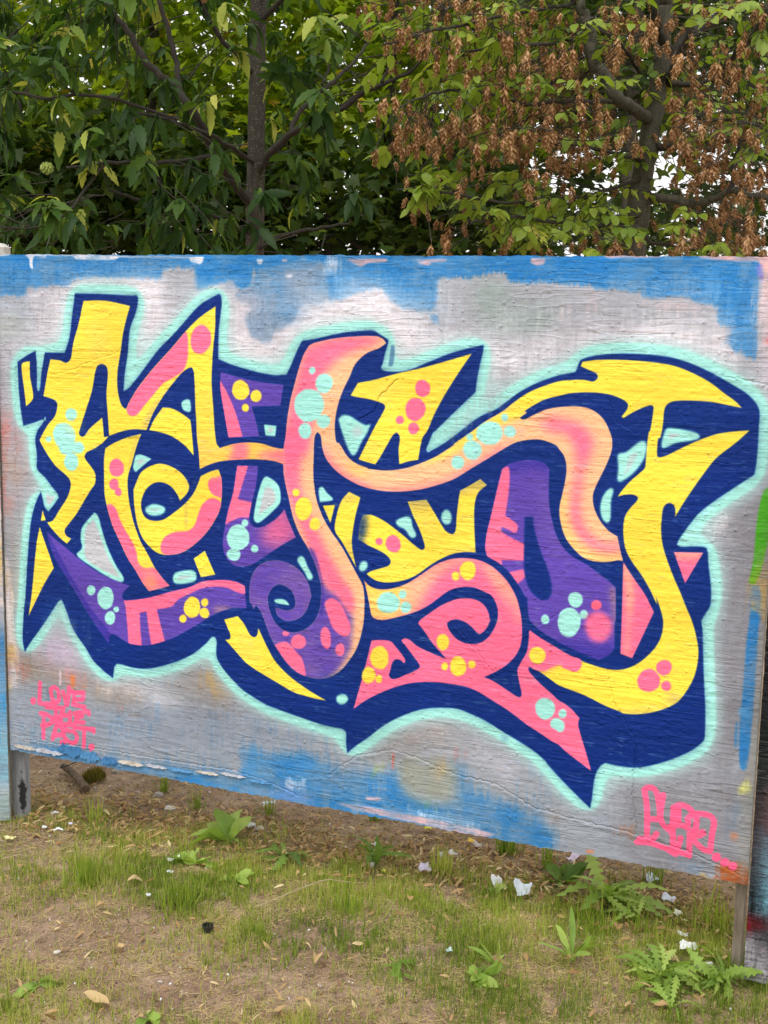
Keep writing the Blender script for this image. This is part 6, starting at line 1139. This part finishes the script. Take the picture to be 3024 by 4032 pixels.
back_tree('bushy_tree', 'dark bushy tree low behind the left end of the board', [[(150, 2200, 20), (150, 1000, 18), (120, 700, 14), (60, 300, 9)], [(145, 950, 9, 9.4), (60, 850, 7, 9.4), (-40, 800, 5, 9.4)], [(150, 990, 9, 9.4), (300, 930, 7, 9.4), (420, 900, 5, 9.4)]],
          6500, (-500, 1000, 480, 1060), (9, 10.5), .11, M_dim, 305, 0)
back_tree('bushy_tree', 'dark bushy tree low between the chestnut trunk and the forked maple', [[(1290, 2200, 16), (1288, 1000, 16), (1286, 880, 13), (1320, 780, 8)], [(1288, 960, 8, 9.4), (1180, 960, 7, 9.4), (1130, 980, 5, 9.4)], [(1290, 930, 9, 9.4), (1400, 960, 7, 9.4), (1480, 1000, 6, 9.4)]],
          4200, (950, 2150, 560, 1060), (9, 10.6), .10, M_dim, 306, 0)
# the wood beyond reads as one mass
g = np.random.default_rng(400)
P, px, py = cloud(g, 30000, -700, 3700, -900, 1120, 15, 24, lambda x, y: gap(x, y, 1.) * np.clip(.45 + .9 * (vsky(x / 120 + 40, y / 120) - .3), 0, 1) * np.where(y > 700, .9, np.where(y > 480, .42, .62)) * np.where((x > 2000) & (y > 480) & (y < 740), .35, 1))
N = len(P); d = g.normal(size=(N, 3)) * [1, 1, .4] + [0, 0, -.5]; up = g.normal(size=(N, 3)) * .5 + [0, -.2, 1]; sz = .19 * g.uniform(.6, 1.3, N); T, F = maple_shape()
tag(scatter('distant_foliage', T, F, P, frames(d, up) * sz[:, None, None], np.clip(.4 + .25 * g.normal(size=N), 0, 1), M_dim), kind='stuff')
# ------------------------------------------------------------------ weeds, tufts and litter
M_weed = leaf_mat('weed_leaf', [(0, (.08, .15, .025)), (.5, (.18, .29, .045)), (.8, (.30, .43, .08)), (1, (.42, .53, .13))], .35, .5, .3)
def dandelion(n=9):
    V = []; F = []                                    # toothed leaf
    for i in range(2 * n + 1):
        t = i / (2 * n); w = (.05 + .13 * t ** .8) * (1 - max(0, t - .75) * 3.4) ; w *= (1.25 if i % 2 else .42); w = max(w, .012)
        y = t - (.05 if i % 2 else 0); z = .18 * math.sin(t * 2.6) - .22 * t * t
        V += [(-w, y, z + .25 * w), (0, t, z), (w, y, z + .25 * w)]
    for i in range(2 * n): a = 3 * i; F += [(a, a + 1, a + 4, a + 3), (a + 1, a + 2, a + 5, a + 4)]
    return np.array(V), np.array(F)
SH = {'dandelion': (dandelion(8)[0] * [.72, 1, 1], dandelion(8)[1]), 'oval': leaf_shape(8, .24, .25, .3, .02, .6, .7), 'long': leaf_shape(8, .075, .3, .35, .0, .6, .7), 'round': leaf_shape(7, .36, .2, .2, .02, .52, .6)}
# paddle leaves keep a stalk
def weed(name, px, py, shape, n, l0, l1, el0, el1, tint, label, cat='weed', seed=0, group=None, az=None):
    g = np.random.default_rng(seed); c = ground_at(px, py); z = gz(c.x, c.y); root = empty(name, (c.x, c.y, float(z)), label, cat, group); T, F = SH[shape]
    for i in range(n):
        a = (g.random() * 6.283 if az is None else az[i % len(az)]) + g.normal() * .15; e = g.uniform(el0, el1); L = g.uniform(l0 * .55, l1) * .74
        d = np.array([[math.cos(a) * math.cos(e), math.sin(a) * math.cos(e), math.sin(e)]]); M = frames(d, np.array([[0, 0, 1.]]) + g.normal(size=(1, 3)) * .45)[0] * L; M[:, 0] *= g.uniform(.7, 1.2)
        W = T.copy(); W[:, 2] += .35 * np.sin(W[:, 1] * 7 + g.random() * 6) * abs(W[:, 0]) - g.uniform(0, .35) * W[:, 1] ** 2; W[:, 0] += .10 * g.normal() * W[:, 1] ** 2; tt = float(np.clip(tint - .13 + .18 * g.normal(), 0, 1))
        P = W @ M.T + np.array([c.x, c.y, z + .004 + .006 * g.random()]); P[:, 2] = np.maximum(P[:, 2], gz(P[:, 0], P[:, 1]) + .003)
        place('leaf', mesh_from('leaf', P, F, M_weed, {'tint': np.full(len(T), tt)}), root)
    return root
weed('dock_plant', 905, 3320, 'oval', 13, .10, .17, .4, 1.15, .88, 'broad leaved dock plant with upright pale green leaves below the blue lower edge', 'plant', 1)
weed('dock_plant', 770, 3415, 'round', 6, .07, .105, .3, .8, .98, 'low weed with two bright rounded leaves left of the dock plant', 'plant', 2, az=[3.0, .2, 2.2])
weed('dock_plant', 930, 3480, 'oval', 6, .07, .10, .2, .8, .95, 'small bright leaved weed in front of the dock plant', 'plant', 3)
weed('dandelion', 1120, 3380, 'dandelion', 13, .10, .16, .15, .7, .35, 'dark toothed dandelion in the grass right of the dock plant', 'weed', 4)
weed('dandelion', 1470, 3420, 'dandelion', 14, .11, .17, .5, 1.2, .45, 'upright bushy dandelion clump in the middle of the grass', 'weed', 5)
weed('dandelion', 2400, 3560, 'dandelion', 22, .16, .24, .2, 1.0, 1.0, 'large dandelion with long toothed leaves under the pink signature', 'weed', 6)
weed('dandelion', 2510, 3620, 'dandelion', 11, .10, .15, .15, .8, 1.0, 'smaller dandelion against the right side of the large dandelion', 'weed', 7)
weed('leafy_weed', 2215, 3492, 'oval', 12, .08, .12, .35, 1.1, .45, 'dark leafy weed just below the board edge left of the large dandelion', 'weed', 8)
weed('leafy_weed', 2250, 3800, 'long', 11, .10, .18, .5, 1.3, .85, 'young plant with long upright pale leaves standing in the lawn', 'plant', 9, az=[2.0, 1.4, .3, 4.6, 5.2, 3.2, .1])
weed('rosette_weed', 1880, 3860, 'oval', 22, .06, .095, .15, .9, .9, 'bright green rosette of oval leaves near the bottom edge', 'plant', 10)
weed('dandelion', 2600, 3860, 'dandelion', 40, .10, .18, .05, .6, .8, 'spreading dandelion patch by the foot of the brown post', 'weed', 11)
weed('dandelion', 2830, 3880, 'dandelion', 28, .10, .17, .1, .8, .7, 'dandelion at the foot of the black board', 'weed', 12)
weed('dandelion', 2640, 3990, 'dandelion', 12, .10, .15, .1, .6, .75, 'dandelion at the bottom edge right of the young plant', 'weed', 13)
weed('dandelion', 1560, 3800, 'dandelion', 9, .06, .10, .1, .6, .75, 'flat small dandelion left of the bright rosette', 'weed', 14)
weed('leafy_weed', 1580, 3850, 'round', 4, .05, .07, .1, .4, .6, 'low weed with rounded grey green leaves in front of the flat small dandelion', 'weed', 15)
weed('plantain', 150, 3890, 'oval', 6, .06, .10, .1, .5, .6, 'plantain with dark broad leaves near the bottom left corner', 'plant', 16)
weed('plantain', 590, 4005, 'round', 4, .05, .07, .1, .5, .75, 'low weed with two round leaves at the bottom edge', 'plant', 17)
weed('clover', 125, 3225, 'round', 8, .025, .04, .3, 1.2, .8, 'small clover weed at the foot of the grey post', 'weed', 18)
weed('rosette_weed', 1950, 3810, 'long', 8, .09, .13, .7, 1.3, .85, 'tuft of narrow pale leaves right behind the bright rosette', 'plant', 19)
weed('leafy_weed', 1945, 3540, 'round', 4, .045, .06, .3, 1., .85, 'single stemmed weed with round leaves beside a crumpled paper', 'plant', 20)
def tuftp(px, py, n, h0, h1, spread, tint, label, seed):
    g = np.random.default_rng(seed); c = ground_at(px, py); z = float(gz(c.x, c.y)); root = empty('grass_tuft', (c.x, c.y, z), label, 'grass tuft')
    x = c.x + g.normal(size=n) * spread; y = c.y + g.normal(size=n) * spread; grow('blades', x, y, h0, h1, .0030, .6, np.clip(tint + .12 * g.normal(size=n), 0, 1), M_grass, g, 'stuff', root); return root
tuftp(645, 3110, 46, .05, .12, .009, .12, 'dark green grass tuft hanging against the board, left of centre', 1)
tuftp(775, 3170, 44, .04, .10, .011, .15, 'dark green grass tuft on the sand above the dock plant', 2)
tuftp(1060, 3200, 34, .03, .08, .010, .2, 'small grass tuft beside a white paper scrap', 3)
tuftp(1480, 3235, 30, .04, .08, .009, .08, 'small dark weed tuft on the sand below the middle of the board', 4)
tuftp(2000, 3370, 90, .06, .15, .018, .12, 'thick dark grass tuft right of the yellow scrap', 5)
tuftp(2150, 3425, 40, .06, .13, .012, .15, 'grass tuft at the end of the blue lower edge', 6)
tuftp(2580, 3480, 50, .07, .17, .014, .12, 'tall grass tuft by the white paper under the signature', 7)
tuftp(1740, 3450, 110, .05, .10, .016, .5, 'dry fine bladed tuft right of the lilac paper', 8)
tuftp(1390, 3590, 110, .05, .12, .03, .25, 'tall fresh grass clump in the middle of the lawn', 9)
tuftp(2330, 3640, 60, .06, .13, .04, .3, 'long grass stalks left of the large dandelion', 10)
tuftp(2800, 3640, 90, .06, .14, .035, .3, 'long grass beside the brown post', 11)
tuftp(370, 3240, 40, .05, .12, .02, .35, 'thin pale grass tuft by the broken branch', 12)
tuftp(700, 3580, 130, .05, .12, .025, .22, 'green grass clump in front of the leaf scraps', 13)
tuftp(330, 3480, 130, .05, .12, .03, .25, 'green grass clump left of the pale fallen leaf', 14)
# broken branch, moss, stones
M_bark_br = bark_mat('branch_bark', (.05, .033, .02), (.17, .11, .065), (.3, .24, .15))
c0, c1 = ground_at(250, 3040), ground_at(340, 3125); br = empty('branch', ((c0 + c1) / 2), 'short broken branch lying on the sand under the board', 'branch')
W, F = tube_geo(catmull([(c0.x, c0.y, .022), ((c0.x + c1.x) / 2 + .004, (c0.y + c1.y) / 2, .026), (c1.x, c1.y, .016)], 6), np.linspace(.011, .014, 13), 9, .07, 3); W2 = W.copy()
place('bark', mesh_from('bark', W2, F + [tuple(range(8, -1, -1)), tuple(range(len(W) - 9, len(W)))], M_bark_br, smooth=False), br)
cm = (c0 + c1) / 2; cc = catmull([(c0.x, c0.y, .03), (cm.x - .05, cm.y + .02, .045), (cm.x + .01, cm.y + .10, .05)], 5); W, F = tube_geo(cc, np.linspace(.003, .0015, len(cc)), 5, .05, 4); place('side_twig', mesh_from('side_twig', W, F, M_bark_d), br)
g = np.random.default_rng(77); c = ground_at(372, 3075); n = 1500; th = g.random(n) * 6.28; rr = np.sqrt(g.random(n)) * .034; x = c.x + rr * np.cos(th) * 1.2; y = c.y + rr * np.sin(th); 
M_moss = leaf_mat('moss', [(0, (.09, .075, .012)), (.6, (.2, .17, .03)), (1, (.3, .26, .05))], .2, .8, .1)
mo = grow('moss_clump', x, y, .012, .03, .0013, .6, g.random(n), M_moss, g); me = mo.data; v = np.zeros(len(me.vertices) * 3, np.float32); me.vertices.foreach_get('co', v); v = v.reshape(-1, 8, 3); v[:, :, 2] += (.026 * np.sqrt(np.clip(1 - (rr / .036) ** 2, 0, 1)))[:, None]; me.vertices.foreach_set('co', v.ravel()); me.update(); del mo['kind']
tag(mo, 'olive brown clump of moss beside the broken branch', 'moss')
def stone(px, py, r, mat, label, seed, sq=.6, cat='stone'):
    g = np.random.default_rng(seed); bm = bmesh.new(); bmesh.ops.create_icosphere(bm, subdivisions=2, radius=1)
    k = g.normal(size=(4, 3))
    for v in bm.verts:
        q = np.array(v.co); s = 1 + .14 * math.sin(q @ k[0] * 1.6) + .12 * math.sin(q @ k[1] * 2.3 + 1) + .05 * g.normal(); v.co = Vector(q * s)
    c = ground_at(px, py); 
    for v in bm.verts: v.co = Vector((c.x + v.co.x * r, c.y + v.co.y * r * .8, float(gz(c.x, c.y)) + r * sq * .45 + v.co.z * r * sq))
    me = bpy.data.meshes.new('stone'); bm.to_mesh(me); bm.free(); me.materials.append(mat); tag(place('stone', me), label, cat)
M_st = plain('stone_grey', (.3, .27, .24), .85, 80, .3); M_st2 = plain('stone_pale', (.5, .46, .41), .85, 80, .25)
stone(620, 3128, .019, M_st, 'grey stone on the sand by the dark grass tuft', 1); stone(668, 3175, .021, M_st2, 'pale flat stone above the dock plant', 2, .3); stone(455, 3042, .016, M_st, 'brown stone on the sand right of the moss', 3)
stone(225, 3755, .010, M_st2, 'small pale stone on the bare earth at the left', 4); stone(1015, 3262, .022, M_st2, 'pale stone at the top of the dock plant', 5, .4); stone(630, 3868, .006, M_st2, 'tiny white stone on the bare earth left of centre', 6); stone(880, 3535, .009, M_st2, 'small cream stone in front of the small bright leaved weed', 7)
# black plastic cap
c = ground_at(818, 3668); z = float(gz(c.x, c.y)); V = []; F = []; n = 20
for r, h in ((.0155, 0), (.0155, .02), (.0125, .02), (.0125, .004)):
    for k in range(n): a = k / n * 6.2832; V.append((c.x + r * math.cos(a), c.y + r * math.sin(a), z + h))
for q in range(3):
    for k in range(n): F.append((q * n + k, q * n + (k + 1) % n, q * n + n + (k + 1) % n, q * n + n + k))
F.append(tuple(3 * n + k for k in range(n))); M_cap = plain('black_plastic', (.02, .02, .02), .45, 60, .3)
tag(place('spray_cap', mesh_from('spray_cap', V, F, M_cap)), 'black plastic spray can cap standing open on the earth', 'cap')
# scraps of paper and flakes of old paint
def scrap(name, px, py, w, h, colr, label, seed, curl=.35, cat='scrap', tilt=.5):
    g = np.random.default_rng(seed); nx, ny = 8, 6; V = []; F = []; c = ground_at(px, py); z0 = float(gz(c.x, c.y)); az = g.normal() * .7; w *= .85; h *= .8; tilt *= .6; ph = g.random(6) * 6.28; tl = tilt * (.6 + .6 * g.random())
    for j in range(ny + 1):
        for i in range(nx + 1):
            a, b = i / nx - .5, j / ny - .5; ex = 1 + .22 * math.sin(5 * b + ph[0]) + .04 * g.normal() * (abs(a) > .45); ey = 1 + .22 * math.sin(5 * a + ph[1]) + .04 * g.normal() * (abs(b) > .45)
            x, y = a * w * ex, b * h * ey; zz = curl * w * (.18 * math.sin(6 * a + ph[2]) + .16 * math.sin(7 * b + 3 * a + ph[3]) + .05 * g.normal()) + y * math.sin(tl)
            y *= math.cos(tl); X_ = x * math.cos(az) - y * math.sin(az); Y_ = x * math.sin(az) + y * math.cos(az); V.append([c.x + X_, c.y + Y_, zz])
    V = np.array(V); V[:, 2] += z0 - V[:, 2].min() + .012; V[:, 2] = np.maximum(V[:, 2], gz(V[:, 0], V[:, 1]) + .003)
    for j in range(ny):
        for i in range(nx): k = j * (nx + 1) + i; F.append((k, k + 1, k + nx + 2, k + nx + 1))
    m = plain('scrap_%d' % seed, colr, .6, 45, .18, .002); me = mesh_from(name, V, F, m); o = place(name, me); md = o.modifiers.new('thickness', 'SOLIDIFY'); md.thickness = .0012; md.offset = 1
    return tag(o, label, cat)
WH = (.68, .70, .74)
for i, t in enumerate([('paper_scrap', 1058, 3173, .055, .018, WH, 'narrow white paper scrap on the sand by the small grass tuft', .3), ('paper_scrap', 1485, 3352, .04, .014, WH, 'white paper sliver in the leaf litter left of centre', .3), ('paper_scrap', 1672, 3443, .036, .034, (.62, .56, .74), 'crumpled lilac paper in the grass', .9),
    ('paper_scrap', 1955, 3508, .03, .05, WH, 'white crumpled paper standing by the round leaved weed', 1.0), ('paper_scrap', 2058, 3545, .05, .055, (.62, .68, .74), 'pale blue white crumpled paper left of the young plant', .9), ('paper_scrap', 2270, 3402, .10, .03, (.66, .58, .68), 'long lilac paper strip lying under the board edge', .2), ('paper_scrap', 2566, 3482, .036, .035, (.62, .68, .8), 'pale blue paper held by the tall grass tuft', 1.0),
    ('paper_scrap', 2632, 3548, .038, .03, (.62, .66, .76), 'folded white paper with a red edge right of the large dandelion', .9), ('paper_scrap', 2668, 3600, .03, .025, (.62, .62, .5), 'cream flake in the brown leaves by the right post', .6), ('paper_scrap', 2690, 3692, .03, .02, WH, 'small white flake above the torn wrapper', .5), ('plastic_wrapper', 2705, 3750, .055, .035, (.6, .62, .6), 'torn whitish wrapper in the grass near the right post', .5), ('plastic_wrapper', 2775, 3830, .05, .03, (.5, .5, .47), 'clear crumpled wrapper in front of the brown post', .4),
    ('paint_flake', 1685, 3276, .028, .014, (.72, .68, .06), 'bright yellow paint flake on the sand right of centre', .3), ('paint_flake', 1855, 3333, .02, .02, (.75, .5, .05), 'orange yellow flake left of the thick grass tuft', .6), ('paint_flake', 1512, 3445, .016, .014, (.62, .6, .1), 'yellow green flake in the grass by the upright dandelion', .6), ('paper_scrap', 1467, 3425, .014, .022, WH, 'white flake beside the upright dandelion', 1.0), ('paper_scrap', 1780, 3395, .035, .025, (.55, .53, .5), 'grey card scrap behind the dry tuft', .8), ('paper_scrap', 1735, 3392, .026, .022, (.5, .5, .48), 'pale grey scrap left of the grey card', .7), ('paper_scrap', 1885, 3352, .05, .02, (.5, .44, .4), 'brownish grey card lying flat by the orange yellow flake', .15),
    ('paint_flake', 40, 3328, .034, .018, (.7, .66, .3), 'pale yellow paint flake on the bare earth at the left edge', .3), ('paint_flake', 230, 3295, .03, .012, WH, 'long white paint flake on the bare earth by the grey post', .3), ('paint_flake', 215, 3215, .026, .015, (.62, .62, .62), 'white paint flake below the black sprayed patch', .3), ('paint_flake', 705, 3405, .013, .016, WH, 'white paint crumb left of the low bright weed', .8), ('paint_flake', 672, 3417, .02, .014, WH, 'jagged white flake left of the white paint crumb', .5), ('paint_flake', 670, 3462, .02, .012, WH, 'white flake in front of the jagged white flake', .4), ('paint_flake', 583, 3548, .02, .012, WH, 'white flake lying on the earth patch left of centre', .3), ('paint_flake', 175, 3285, .02, .012, WH, 'small white flake left of the long white paint flake', .3), ('paint_flake', 280, 3262, .014, .012, (.55, .5, .68), 'lilac paint flake by the long white paint flake', .3), ('paper_scrap', 990, 3265, .026, .022, WH, 'white crumpled flake behind the dock plant', .8), ('paint_flake', 2045, 3500, .02, .012, WH, 'small white flake above the pale blue crumpled paper', .4), ('paint_flake', 2890, 3640, .022, .014, (.6, .62, .45), 'pale green flake by the brown post', .4), ('paint_flake', 1770, 3760, .02, .016, (.4, .55, .52), 'blue grey flake left of the narrow pale leaves', .5)]):
    scrap(*t[:7], 500 + i, .4, 'paper' if 'paper' in t[0] else 'wrapper' if 'wrapper' in t[0] else 'paint flake', t[7])
# pale fallen leaves
M_fall = leaf_mat('fallen_leaf', [(0, (.2, .11, .045)), (.4, (.36, .21, .09)), (.75, (.5, .35, .17)), (1, (.62, .5, .28))], .15, .6, .2)
def fleaf(px, py, L, az, tint, label=None, seed=0, group=None, shape='oval', src=[None]):
    g = np.random.default_rng(seed); T, F = SH[shape]; c = ground_at(px, py); d = np.array([[math.cos(az), math.sin(az), .12]]); M = frames(d, np.array([[g.normal() * .3, g.normal() * .3, 1.]]))[0] * L
    W = T.copy(); W[:, 2] += .5 * abs(W[:, 0]) * g.uniform(-.5, 1.4) + .08 * np.sin(6 * W[:, 1] + g.random() * 6); P = W @ M.T; P[:, 2] += gz(c.x + P[:, 0], c.y + P[:, 1]) - P[:, 2].min() + .016; P[:, :2] += (c.x, c.y)
    tag(place('fallen_leaf', mesh_from('fallen_leaf', P, F, M_fall, {'tint': np.full(len(T), tint)})), label, 'leaf', group)
for i, t in enumerate([(400, 3380, .055, .6, .95, 'large pale dry leaf lying behind the green grass clump'), (500, 3505, .045, .4, .85, 'tan dry leaf on the grass left of centre'), (375, 3600, .03, .5, .6, 'small brown leaf on the bare earth at the left'), (235, 3855, .032, .7, .9, 'forked tan leaf near the bottom left plantain'), (330, 3950, .07, -.4, .8, 'long curled tan leaf at the bottom left'), (1055, 4015, .06, .9, .7, 'large brown leaf cut by the bottom edge'), (380, 3745, .03, .2, .9, 'pair shaped pale leaf on the bare earth'), (460, 3765, .032, 1.2, .8, 'tan leaf standing on the bare earth'), (1240, 3825, .06, 1.5, .75, 'long brown leaf upright in the grass above the bottom dirt'), (1190, 3735, .035, -.8, .9, 'yellow narrow leaf in the grass'), (1385, 3738, .03, .1, .9, 'yellow curled leaf on the lawn'), (1615, 3580, .04, 1.6, .5, 'brown upright leaf in the middle grass'), (1645, 3640, .035, 1.6, .6, 'orange brown leaf beside the brown upright leaf'),
    (2360, 3610, .06, 1.9, .6, 'large dry brown leaf left of the dandelion root'), (2430, 3690, .05, 1.3, .35, 'dark brown curled leaf in front of the large dandelion'), (2460, 3780, .04, .4, .8, 'yellow tan leaf right of the young plant'), (2600, 3800, .045, -.3, .85, 'pale tan leaf above the spreading dandelion'), (2760, 3790, .06, -.3, .85, 'pale forked leaf by the clear wrapper'), (2500, 3905, .045, -.6, .6, 'brown leaf at the left side of the spreading dandelion'), (1040, 3450, .035, .4, .7, 'tan leaf under the dock plant'), (2080, 3720, .03, .5, .6, 'small brown leaf left of the young plant'), (1880, 3985, .045, .3, .6, 'brown curled leaf at the bottom edge right of centre'), (2570, 4000, .04, .2, .6, 'brown leaf at the bottom edge below the dandelions'), (560, 3080, .02, 0., .6, 'tan leaf on the sand beside the brown stone')]):
    fleaf(*t[:6], seed=900 + i, shape='oval' if i % 3 else 'long')
# the brown bracts blown into a band under the board
g = np.random.default_rng(950); N = 4600; px = g.uniform(60, 2900, N); py = np.interp(px, [0, 600, 1200, 2000, 2950], [3190, 3240, 3330, 3440, 3640]) + g.normal(size=N) * 62
extra = g.random(N) < .10; py = np.where(extra, g.uniform(3300, 4020, N), py); C = np.array([tuple(ground_at(a, b)) for a, b in zip(px, py)])
C[:, 2] = gz(C[:, 0], C[:, 1]) + .004 + .016 * g.random(N)
a = g.random(N) * 6.28; d = np.stack([np.cos(a), np.sin(a), g.normal(size=N) * .35], -1); T, F = SH['long']; L = .017 + .022 * g.random(N) ** 1.3; M = frames(d, g.normal(size=(N, 3)) * .4 + [0, 0, 1]) * L[:, None, None]; M[:, :, 0] *= g.uniform(1.2, 2.0, N)[:, None]
tag(scatter('leaf_litter', T, F, C, M, np.clip(.5 + .25 * g.normal(size=N), 0, 1), M_fall), kind='stuff')
# loose twigs on the earth
for i, t in enumerate([((100, 3760), (190, 3690), 'thin pale twig on the bare earth at the left'), ((570, 3840), (640, 3810), 'short pale twig on the bare earth left of centre'), ((10, 3400), (110, 3392), 'thin straw coloured twig at the left edge'), ((1000, 3600), (1480, 3490), 'long dry grass stalk lying across the lawn')]):
    p, q = ground_at(*t[0]), ground_at(*t[1]); mid = (p + q) / 2; C = catmull([(p.x, p.y, .012), (mid.x + .006, mid.y + .008, .016 + (.03 if i == 3 else 0)), (q.x, q.y, .012)], 6); W, F = tube_geo(C, np.linspace(.0016, .0009, len(C)), 5, .08, i); W[:, 2] += gz(W[:, 0], W[:, 1])
    tag(place('twig', mesh_from('twig', W, F, plain('twig_%d' % i, (.4, .31, .19), .8, 60, .3))), t[2], 'twig')
